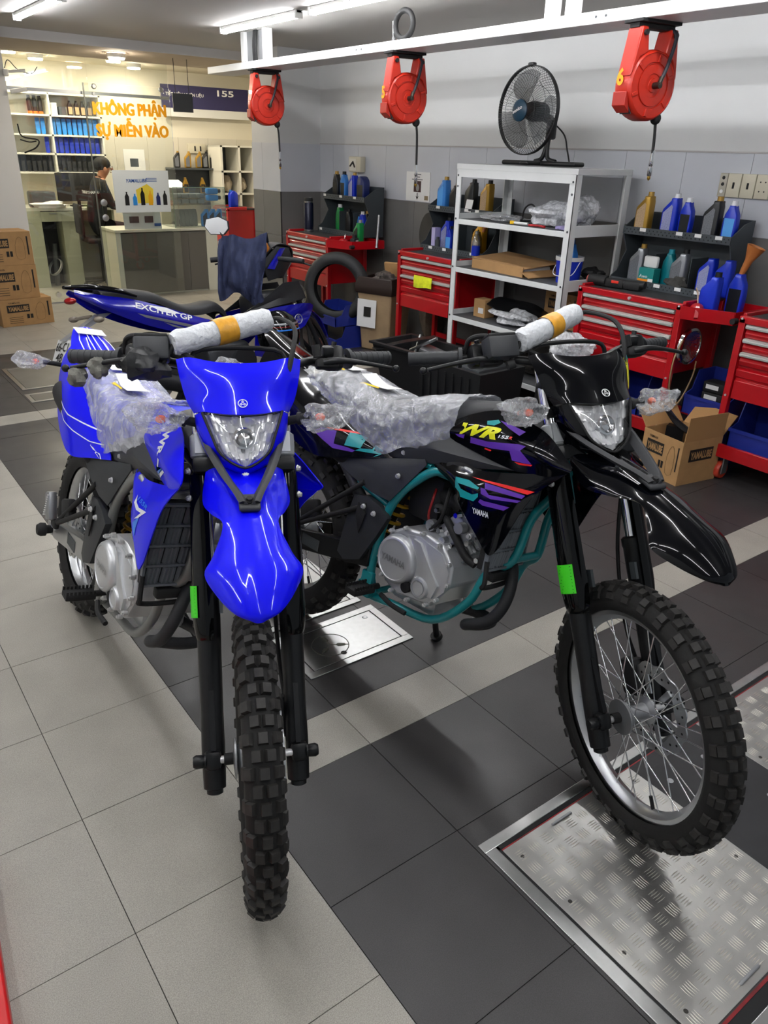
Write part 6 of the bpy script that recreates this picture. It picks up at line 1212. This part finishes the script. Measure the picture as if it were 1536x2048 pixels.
# desk, cabinet, monitor
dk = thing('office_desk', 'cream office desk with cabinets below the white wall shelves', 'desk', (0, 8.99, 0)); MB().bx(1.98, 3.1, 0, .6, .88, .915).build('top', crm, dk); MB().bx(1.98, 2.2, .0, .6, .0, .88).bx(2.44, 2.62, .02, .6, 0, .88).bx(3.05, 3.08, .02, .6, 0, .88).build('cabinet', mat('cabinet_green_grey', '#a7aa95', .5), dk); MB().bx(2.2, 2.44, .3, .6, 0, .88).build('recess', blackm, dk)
MB().bx(2.0, 2.19, -.004, .0, .75, .87).build('drawer', MATS['cabinet_green_grey'], dk); MB().bx(2.2, 2.62, -.004, .02, .76, .87).build('drawer', MATS['cabinet_green_grey'], dk); MB().bx(2.30, 2.38, -.014, -.004, .845, .855).build('pull', alud, dk)
fnl = thing('floor_standing_fan', 'small fan lying in the dark recess under the desk', 'fan', (2.31, 9.05, .0)); MB().lathe([(.10, 0), (.11, .005), (.11, .03), (.10, .035)], (0, 0, .22), (-.7, -.3, .5), 28).build('ring', alud, fnl); MB().cyl((0, .06, 0), (.03, .06, .5), .03).build('post', slate, fnl)
mo = thing('computer_monitor', 'black computer monitor on the office desk', 'monitor', (2.72, 9.15, .915)); MB().rbox((0, 0, .22), (.50, .03, .32), .006).build('panel', blackm, mo); MB().bx(-.1, .1, -.06, .08, 0, .012).cyl((0, .02, .01), (0, .02, .15), .02).build('stand', blackm, mo)
dr = thing('desk_clutter', 'dark printer with papers on the left of the office desk', 'printer', (2.28, 9.15, .915)); MB().rbox((0, 0, .09), (.28, .22, .17), .02).build('printer', slate, dr); MB().blob((.05, -.16, .03), (.20, .07, .035), .4, 20, 10, 2).build('papers', white, dr)
# wall bits at the back
ws = thing('wall_rack', 'dark wall shelf with oil bottles at the back of the office', 'shelf', (4.38, 9.35, 1.34)); MB().bx(-.36, .36, 0, .2, 0, .022).bx(-.36, .36, .19, .20, -.32, .022).bx(-.36, .36, -.02, .2, -.32, -.30).build('shelf', slate, ws)
g = 'bottles on the dark wall shelf'
for k, (x, b, c_) in enumerate(((4.13, 'black', 'gold'), (4.285, 'gold', 'gold'), (4.442, 'gold', 'gold'), (4.535, 'black', 'black'), (4.655, 'black', 'black'))): bottle('slant', b, c_, 'grey', x, 9.42, 1.364, ['first', 'second', 'third', 'fourth', 'fifth'][k]+' bottle from the left on the dark wall shelf', g, rz=0, sc=.85)
for k, x in enumerate((4.23, 4.477)): bottle('oval', 'gold', 'gold', 'dark', x, 9.42, 1.042, ['left', 'right'][k]+' small gold bottle under the dark wall shelf', g, rz=0, sc=.9)
pw = thing('wall_switches', 'cream switch plates above the dark wall shelf', 'switches', (4.50, 9.592, 1.60)); MB().rbox((0, -.012, 0), (.26, .02, .12), .004).build('plate', platem, pw)
for x in (-.03, .05): MB().bx(x-.01, x+.01, -.026, -.022, -.03, .03).build('rocker', blackm, pw)
ns = thing('notice_board', 'white notice with a grey picture on the office wall', 'notice', (3.62, 9.592, 1.42)); MB().bx(-.14, .14, -.006, 0, -.15, .15).build('sheet', white_tag, ns); MB().bx(-.06, .05, -.0075, -.006, -.06, .04).build('picture', slate, ns)
wc = thing('white_cabinet', 'white open cabinet with bags beside the column', 'cabinet', (0, 9.1, 0))
for x in (4.62, 4.88, 5.10): MB().bx(x, x+.03, 0, .4, 0, 1.65).build('upright', osm, wc)
for z in (.02, .55, .78, 1.04, 1.32, 1.63): MB().bx(4.62, 5.13, 0, .4, z, z+.02).build('board', osm, wc)
MB().bx(4.62, 5.13, .39, .40, 0, 1.65).build('back', slate, wc)
pb_ = thing('stuffed_bag', 'beige stuffed plastic bag in the white cabinet', 'bag', (4.77, 9.28, 1.06)); MB().blob((0, 0, .11), (.07, .09, .10), .2, 18, 12, 3).build('bag', mat('bag_beige', '#b5a893', .6), pb_)
pb_ = thing('stuffed_bag', 'pale stuffed bag in the right bay of the white cabinet', 'bag', (5.0, 9.28, 1.06)); MB().blob((0, 0, .10), (.06, .09, .09), .2, 18, 12, 5).build('bag', MATS['bag_beige'], pb_)
cart(4.40, 8.75, .46, 'red tool cart inside the office beside the white cabinet', False); 
bottle('jug', 'blue', 'blue', None, 4.60, 8.75, .907, 'lower blue jug on the office tool cart', rz=0, sc=1.0)
pole_ = thing('ceiling_track', 'white camera arm and cable at the top of the glass front', 'camera', (1.80, 7.78, 2.23)); MB().cyl((0, -.02, 0), (.16, -.04, .02), .014, n=10).build('arm', white, pole_); MB().rbox((-.02, -.02, -.01), (.05, .05, .06), .01).build('base', white, pole_); MB().cyl((.0, -.02, -.17), (.15, -.03, -.14), .02, n=10).build('camera_body', white, pole_); MB().tube([(-.02, -.01, .03), (.02, -.02, .10), (.10, -.03, .02), (.22, -.03, .0), (.28, -.03, .06)], .004, 6, 5).build('cable', slate, pole_)
wbk = thing('wire_bracket', 'black wire bracket fixed on the white wall stub', 'bracket', (1.82, 7.775, 1.62)); MB().tube([(0, 0, .16), (.02, -.02, .05), (.16, -.06, .02), (.13, -.05, -.05), (.02, -.02, -.10)], .007, 8, 4).tube([(.0, -.01, .02), (.08, -.03, 0), (.14, -.06, .01)], .006, 8, 3).build('wire', blackm, wbk)
# seated clerk: one continuous body (skin modifier), hair, glasses
pn = thing('person', 'person in a black shirt seated behind the glass door, looking down', 'person', (2.77, 8.745, 0), R(-4))
J = {'pel': (0, 0, .72), 'sp': (.02, 0, .90), 'ch': (.06, 0, 1.10), 'nk': (.11, 0, 1.255), 'n2': (.135, 0, 1.29), 'hd': (.165, 0, 1.36), 'tp': (.17, 0, 1.44)}
E_ = [('pel', 'sp'), ('sp', 'ch'), ('ch', 'nk'), ('nk', 'n2'), ('n2', 'hd'), ('hd', 'tp')]; rad = {'pel': .14, 'sp': .135, 'ch': .145, 'nk': .058, 'n2': .052, 'hd': .088, 'tp': .075}
for s_, sg in (('l', 1), ('r', -1)):
    J.update({'sh'+s_: (.07, sg*.16, 1.185), 'el'+s_: (.16, sg*.22, .95), 'wr'+s_: (.40, sg*.14, .96), 'ha'+s_: (.47, sg*.12, .955), 'hp'+s_: (.02, sg*.09, .70), 'kn'+s_: (.44, sg*.12, .68), 'an'+s_: (.42, sg*.12, .12), 'to'+s_: (.56, sg*.13, .05)})
    E_ += [('ch', 'sh'+s_), ('sh'+s_, 'el'+s_), ('el'+s_, 'wr'+s_), ('wr'+s_, 'ha'+s_), ('pel', 'hp'+s_), ('hp'+s_, 'kn'+s_), ('kn'+s_, 'an'+s_), ('an'+s_, 'to'+s_)]
    rad.update({'sh'+s_: .075, 'el'+s_: .05, 'wr'+s_: .032, 'ha'+s_: .036, 'hp'+s_: .10, 'kn'+s_: .07, 'an'+s_: .045, 'to'+s_: .042})
    for f in range(5):
        k = 'f%d%s' % (f, s_); J[k] = (.47+(.085 if f < 4 else .05), sg*(.12+(-.026+.017*f if f < 4 else -.055)), .935); J[k+'m'] = (.47+(.05 if f < 4 else .02), sg*(.12+(-.024+.016*f if f < 4 else -.045)), .965)
        E_ += [('ha'+s_, k+'m'), (k+'m', k)]; rad[k] = .008; rad[k+'m'] = .010
ks = list(J); me = bpy.data.meshes.new('body'); me.from_pydata([J[k] for k in ks], [(ks.index(a), ks.index(b)) for a, b in E_], [])
sk_ = link('body', me, pn); sm = sk_.modifiers.new('skin', 'SKIN'); sm.use_smooth_shade = True
for i, k in enumerate(ks): v_ = me.skin_vertices[0].data[i]; v_.radius = (rad[k], rad[k]); v_.use_root = (k == 'pel')
ss = sk_.modifiers.new('sub', 'SUBSURF'); ss.levels = 1; ss.render_levels = 1
dg = bpy.context.evaluated_depsgraph_get(); ev = bpy.data.meshes.new_from_object(sk_.evaluated_get(dg)); sk_.modifiers.clear(); sk_.data = ev
skin = mat('skin', '#b07a5c', .55); shirt = mat('black_shirt', '#0e0f14', .85); trs = mat('dark_trousers', '#14161d', .85); shoe = mat('shoe_black', '#0b0b0c', .4)
ev.materials.clear(); [ev.materials.append(m) for m in (skin, shirt, trs, shoe)]
for pl in ev.polygons:
    c_ = pl.center; pl.use_smooth = True
    pl.material_index = 0 if (c_.z > 1.245 or (c_.x > .30 and c_.z > .88)) else (1 if c_.z > .76 else (2 if c_.z > .11 else 3))
hr = MB(); hr.ell((.145, 0, 1.405), (.098, .086, .085), 18, 12); hr.build('hair', mat('hair_black', '#16120f', .8, noise=(80, .4)), pn)
MB().ell((.255, 0, 1.352), (.018, .014, .02), 10, 8).build('nose', skin, pn)
for sg in (-1, 1):
    MB().ell((.155, sg*.088, 1.345), (.022, .010, .032), 10, 8).build('ear', skin, pn); MB().ell((.235, sg*.034, 1.372), (.012, .012, .008), 10, 6).build('eye', lettw, pn)
MB().bx(.236, .245, -.028, .028, 1.312, 1.318).build('mouth', mat('lips', '#8d5044', .6), pn)
gls = MB()
for sg in (-1, 1): gls.tube([(.252, sg*.036+.026*math.cos(R(30*i)), 1.37+.018*math.sin(R(30*i))) for i in range(12)], .002, 5, 1, closed=True).tube([(.25, sg*.064, 1.375), (.16, sg*.09, 1.37)], .002, 5, 1)
gls.build('glasses', blackm, pn)
q = MB(); lettering(q, 'YAMAHA', (-.125, -.02, 1.09), (.12, -1, .0), (0, 0, 1), .035, .17, .02); lettering(q, 'YAMAHA', (-.10, -.152, 1.09), (1, -.05, 0), (.0, 0, 1), .03, .15, .02); q.build('shirt_lettering', lettw, pn)
stl = thing('office_stool', 'black office chair under the seated person', 'chair', (2.77, 8.745, 0), R(-4)); MB().rbox((.04, 0, .565), (.42, .40, .06), .025, 3).build('seat', blackm, stl); MB().cyl((.02, 0, .08), (.02, 0, .54), .03).build('column', blackm, stl); MB().rbox((-.20, 0, .80), (.04, .34, .34), .03, 3).cyl((-.16, 0, .56), (-.2, 0, .75), .02).build('backrest', blackm, stl)
for k in range(5): a = R(72*k); MB().cyl((.02, 0, .09), (.02+.24*math.cos(a), .24*math.sin(a), .06), .018).ell((.02+.25*math.cos(a), .25*math.sin(a), .026), (.026, .02, .026), 10, 8).build('leg', blackm, stl)
# ------------------------------------------------------------------ blue step-through motorbike behind the dirt bikes
mbk = mat('moped_blue', '#0a0b9c', .22, coat=1.); mkd = mat('moped_dark', '#16181c', .5); mgr = mat('moped_silver', '#a9abb0', .3, .6)
ex = thing('step_through_motorbike', 'dark blue step-through motorbike parked behind the two dirt bikes', 'motorcycle', (1.36, 3.28, 0)); ex.rotation_mode = 'QUATERNION'
ex.rotation_quaternion = (Mx.Rotation(R(10), 4, 'Z') @ Mx.Rotation(R(-9), 4, 'X')).to_quaternion()
def road_wheel(nm, c, Rc, rc, M):
    c = V(c); prof = []
    for i in range(-8, 9): a = i/8*2.3; prof.append((Rc+rc*math.cos(a), rc*math.sin(a)))
    w = MB(M).lathe([(Rc-rc*.75, -rc*.5), (Rc-rc*.5, -rc*.55), (Rc-rc*.8, 0), (Rc-rc*.5, rc*.55), (Rc-rc*.75, rc*.5), (Rc-rc*1.0, 0), (Rc-rc*.75, -rc*.5)], c, (0, 1, 0), 48)
    for k in range(5): a = R(72*k); d = V((math.cos(a), 0, math.sin(a))); w.tube([c+d*.03, c+d*(Rc-rc*.8)], [.02, .013], 8, 1)
    w.lathe([(.02, -.05), (.045, -.04), (.045, .04), (.02, .05)], c, (0, 1, 0), 20); wo_ = w.build(nm, mkd, ex); MB(M).lathe(prof, c, (0, 1, 0), 56).build('tyre', rubber, wo_)
    MB(M).lathe([(.06, -.058), (.11, -.058), (.11, -.054), (.06, -.054)], c, (0, 1, 0), 32).build('brake_disc', alu, wo_)
oax = V((1.12, 0, .75)); axd = V((-math.sin(R(25)), 0, math.cos(R(25)))); SM = Mx.Translation(oax) @ Mx.Rotation(R(32), 4, axd) @ Mx.Translation(-oax)
road_wheel('rear_wheel', (0, 0, .30), .245, .056, None); road_wheel('front_wheel', (1.29, 0, .288), .245, .044, SM)
for sg in (-1, 1): MB(SM).cyl((1.29, sg*.075, .288), (1.12, sg*.07, .70), .018, n=14).build('fork_leg', mkd, ex)
MB(SM).patch([[V((1.29+.315*math.cos(R(a)), -w, .288+.315*math.sin(R(a))-.02)), V((1.29+.335*math.cos(R(a)), 0, .288+.335*math.sin(R(a)))), V((1.29+.315*math.cos(R(a)), w, .288+.315*math.sin(R(a))-.02))] for a, w in ((15, .045), (50, .06), (90, .062), (130, .06), (165, .04))], 4, 5, .004).build('front_mudguard', mbk, ex)
# seat
MB().patch([[V((x, -w, z-.07)), V((x, -w*.95, z-.025)), V((x, -w*.5, z-.004)), V((x, 0, z)), V((x, w*.5, z-.004)), V((x, w*.95, z-.025)), V((x, w, z-.07))] for x, z, w in ((-.26, .875, .06), (-.20, .882, .09), (-.08, .865, .105), (.05, .838, .115), (.14, .79, .12), (.24, .745, .125), (.35, .735, .12), (.47, .742, .105), (.54, .70, .085), (.57, .66, .07))], 3, 4, -.02).build('seat', mat('moped_seat', '#1d1e21', .55), ex)
TPm = [[(-.40, -.03, .885), (-.41, -.05, .87), (-.40, -.04, .855)], [(-.28, -.09, .845), (-.29, -.12, .80), (-.27, -.105, .765)], [(-.09, -.115, .80), (-.10, -.14, .745), (-.13, -.12, .690)], [(.10, -.125, .735), (.07, -.145, .68), (.03, -.12, .625)], [(.28, -.125, .665), (.26, -.145, .625), (.20, -.125, .575)], [(.48, -.115, .60), (.47, -.13, .575), (.45, -.115, .54)]]
for sg in (-1, 1):
    fx = (lambda r: r) if sg < 0 else mirror; q = MB(); q.patch(fx(TPm), 4, 5, .004*sg); to = q.build('side_panel', mbk, ex)
    for nm, m, P in (('silver_stripe', mgr, [poly((-.10, .725), (.30, .60), (.32, .585), (.28, .588), (-.05, .695))]), ('white_flash', wht, [poly((-.02, .765), (.10, .735), (.20, .685), (.06, .715))]), ('lower_stripe', mgr, [poly((.06, .655), (.24, .588), (.22, .585), (.12, .622))])):
        d = MB(); decal(d, [q], P, (0, sg*.5, 0), (1, 0, 0), (0, 0, 1), (0, -sg, 0), .0014, .04); d.build(nm, m, to, 60)
    vs, fs, w = text_geo('EXCITER GP', .02); d = MB(); f = (lambda p: (-.105+.36*p[0]/w+p[1]*.012, .757-.118*p[0]/w+p[1]*.030)) if sg < 0 else (lambda p: (.255-.36*p[0]/w-p[1]*.012, .639+.118*p[0]/w+p[1]*.030))
    decal(d, [q], [([f(p) for p in vs], fs)], (0, sg*.5, 0), (1, 0, 0), (0, 0, 1), (0, -sg, 0), .0018, .04); d.build('model_lettering', lettw, to, 60)
    MB().tube([(-.42, sg*.05, .905), (-.33, sg*.095, .895), (-.20, sg*.125, .865), (-.08, sg*.13, .82)], [.010, .016, .016, .008], 10, 5).build('grab_rail', blackg, ex)
    MB().panel([V((x, sg*y, z)) for x, y, z in ((.62, .16, .62), (.80, .19, .645), (1.0, .20, .655), (1.20, .17, .645), (1.24, .14, .60), (1.12, .18, .50), (.98, .19, .46), (.80, .18, .36), (.68, .16, .36), (.70, .17, .50))], .02, .006, 5, (0, sg, 0), 2).build('leg_fairing', mbk, ex)
    MB().panel([V((x, sg*y, z)) for x, y, z in ((.66, .13, .64), (.80, .15, .70), (1.0, .15, .80), (1.16, .12, .80), (1.21, .12, .68), (1.0, .175, .665), (.80, .17, .65))], .012, .006, 4, (0, sg, 0)).build('upper_fairing', mkd, ex)
    MB().panel([V((x, sg*y, z)) for x, y, z in ((.88, .10, .94), (1.02, .10, 1.035), (1.14, .08, 1.02), (1.17, .07, .95), (1.05, .10, .84), (.92, .10, .82))], .02, .008, 4, (0, sg, 0)).build('handlebar_cover', mkd, ex)
    MB().panel([V((x, sg*y, z)) for x, y, z in ((.90, .125, .90), (1.03, .125, 1.02), (1.08, .115, 1.02), (.96, .125, .89))], .004, .004, 2, (0, sg, 0)).build('blue_insert', mbk, ex)
GR = {1: [(.88, .06, .97), (.80, .13, .985), (.69, .21, .985)], -1: [(1.0, -.10, .96), (1.03, -.19, .945), (1.07, -.30, .925)]}
for sg in (-1, 1):
    P_ = [V(p) for p in GR[sg]]; MB().tube(P_, [.014, .017, .017], 12, 4).build('grip', mat('moped_grip', '#202225', .7), ex); MB().tube([P_[0]+V((.04, 0, -.01)), P_[1]+V((.05, 0, -.01)), P_[2]+V((.045, sg*.02, -.03))], .006, 8, 4).build('lever', mkd, ex)
mc = V((.775, .21, 1.195)); fwd = V((-.75, -.62, .1)).normalized(); sdv = V((-.62, .75, 0)).normalized()
mo_ = [mc+sdv*(.085*u)+V((0, 0, .062*w)) for u, w in ((-.55, -.9), (.55, -.75), (.95, .1), (.75, .85), (-.3, 1.0), (-1.0, .45), (-1.0, -.35))]
mr_ = MB().tube([(.84, .12, .98), (.82, .15, 1.06), mc-fwd*.01], .007, 8, 4).panel([p-fwd*.02 for p in mo_], .012, .018, 3, -fwd).build('mirror', mkd, ex)
MB().panel([mc+(p-mc)*.93 for p in mo_], .001, .018, 2, fwd).build('mirror_glass', chrome, mr_)
MB().patch([[V((.88, -.09, .95)), V((.90, 0, .97)), V((.88, .09, .95))], [V((1.02, -.10, 1.04)), V((1.02, 0, 1.06)), V((1.02, .10, 1.04))], [V((1.15, -.08, 1.02)), V((1.18, 0, 1.03)), V((1.15, .08, 1.02))], [V((1.17, -.06, .94)), V((1.20, 0, .94)), V((1.17, .06, .94))], [V((1.05, -.09, .84)), V((1.10, 0, .83)), V((1.05, .09, .84))]], 4, 4, .006).build('cowl_top', mkd, ex)
MB(SM).lathe([(.04, 0), (.045, .01), (.045, .04), (.03, .05)], (.93, -.02, 1.0), (-.6, 0, 1), 20).build('amber_cup', mat('amber_ring', '#c8791f', .3, .3), ex)
MB().rbox((.70, 0, .55), (.60, .20, .12), .05, 3).rbox((.95, 0, .66), (.34, .24, .20), .06, 3).build('inner_cover', mkd, ex); MB().rbox((.52, 0, .36), (.34, .26, .22), .05, 3).cyl((.60, -.16, .34), (.60, .16, .34), .09, n=22).build('engine', mat('engine_dark', '#3b3d40', .45, .6), ex)
for sg in (-1, 1): MB().box((.22, sg*.085, .33), (.48, .03, .05), (0, R(4), 0)).build('swingarm', mkd, ex)
MB().tube([(.70, -.10, .22), (.50, -.15, .18), (.20, -.17, .24), (-.20, -.18, .38)], [.02, .025, .05, .05], 14, 4).build('exhaust', mkd, ex)
lp = MB().ell((1.21, 0, .70), (.06, .11, .09), 18, 12).build('headlamp', glassm, ex)
bd = MB(); c = V((1.04, -.213, .555))
bd.tube([c+V((.032*math.cos(R(20*i)), -.004, .032*math.sin(R(20*i)))) for i in range(18)], .003, 6, 1, closed=True)
for k in range(3):
    a = R(90+120*k); u = V((math.cos(a), 0, math.sin(a))); w_ = V((-math.sin(a), 0, math.cos(a)))
    for of in (-.007, 0, .007): bd.tube([c+V((0, -.004, 0))+u*.005+w_*of*.8, c+V((0, -.004, 0))+u*(.027 if of == 0 else .022)+w_*of], .0015, 5, 1)
bd.build('round_emblem', mgr, ex)
MB().prism([(-.28, -.03, .74), (-.20, -.03, .74), (-.46, -.03, .63), (-.52, -.03, .62)], (0, .06, 0)).build('plate_bracket', mgr, ex)
for sg in (-1, 1): MB().tube([(-.30, sg*.03, .73), (-.33, sg*.10, .725), (-.35, sg*.14, .72)], .01, 8, 3).ell((-.35, sg*.16, .72), (.03, .03, .018), 12, 8).build('indicator', mat('smoke_lens', '#7d7468', .2), ex)
np_ = MB().box((-.525, 0, .56), (.006, .19, .14), (0, R(28), 0)).build('number_plate', white_tag, ex)
q = MB(); eyp = V((.4695, 0, .8829)); o_ = V((-.5295, .08, .5655)); lettering(q, '66-C1', o_, (0, -1, 0), eyp, .05, .15, .01); lettering(q, '48', o_-eyp*.062+V((0, -.03, 0)), (0, -1, 0), eyp, .05, .08, .01); q.build('plate_lettering', lettk, np_)
q = MB(); lettering(q, '66-C1', V((-.5195, -.08, .559)), (0, 1, 0), eyp, .05, .15, .01); q.build('plate_lettering', lettk, np_) if False else None
MB().ell((-.42, 0, .83), (.03, .05, .02), 12, 8).build('tail_lamp', MATS['red_lens'], ex)
MB().tube([(.45, .12, .28), (.52, .24, .06), (.53, .26, .045)], .011, 8, 3).build('side_stand', mkd, ex)
# jacket hung over the left of the handlebar
jk = thing('navy_jacket', 'navy jacket draped over the handlebar of the step-through motorbike', 'jacket', (1.36, 3.28, 0)); jk.rotation_mode = 'QUATERNION'; jk.rotation_quaternion = ex.rotation_quaternion
from mathutils import noise as nz2
m_ = MB(); G_ = []
for i in range(26):
    t = i/25; row = []
    for j in range(41):
        u = j/40
        sh_ = min(1, t*1.15); x = .735+.27*u-.125*sh_+(.02-.07*u)*sh_; y = .12-.20*u-.05*sh_; z = 1.105+.015*math.sin(u*7)
        if t < .2: y += .10*(1-t/.2); x += .05*(1-t/.2); z -= .05*(1-t/.2)
        else: z -= (t-.2)/.8*(.40+.035*math.sin(u*8+1)-.05*(1-u))
        fold = (1-abs(math.sin(u*13+2.5*t+1.2*math.sin(3*t+u*4))))*.045*min(1, .3+t*1.5)+nz2.noise(V((u*5, t*4, 2)))*.04+nz2.noise(V((u*14, t*7, 5)))*.014
        bul = .05*math.sin(math.pi*u)*math.sin(math.pi*min(1, t*1.05)); row.append(V((x-fold*.7-bul, y-fold*.8-bul*.6, z+.3*fold*(1-t))))
    G_.append(row)
m_.shell(G_, .006); m_.build('cloth', mat('navy_cloth', '#252d4c', .85, noise=(40, .12), bump=(200, .1, .001)), jk, 60)
hm = thing('black_helmet', 'black helmet with red and blue stripes hanging beside the step-through motorbike', 'helmet', (2.13, 3.12, 0)); HC = V((0, 0, .56))
MB().lathe([(1e-4, .14), (.05, .133), (.10, .10), (.13, .05), (.14, 0), (.135, -.05), (.12, -.10), (.11, -.10), (.12, -.05), (.12, 0), (.1, .07), (1e-4, .12)], HC, (0, .1, 1), 28).build('shell', blackg, hm)
for z0, m in ((.045, redd), (.025, cyan), (.062, mgr)): MB().lathe([(.1365-(z0-.02)*.25, z0-.006), (.1375-(z0-.02)*.25, z0), (.1345-(z0-.02)*.25, z0+.006)], HC, (0, .1, 1), 28).build('stripe', m, hm)
MB().tube([HC+V((.0, .12, -.06)), HC+V((.06, .17, .0)), HC+V((.05, .22, .08))], .006, 8, 4).build('chin_strap', blackm, hm)
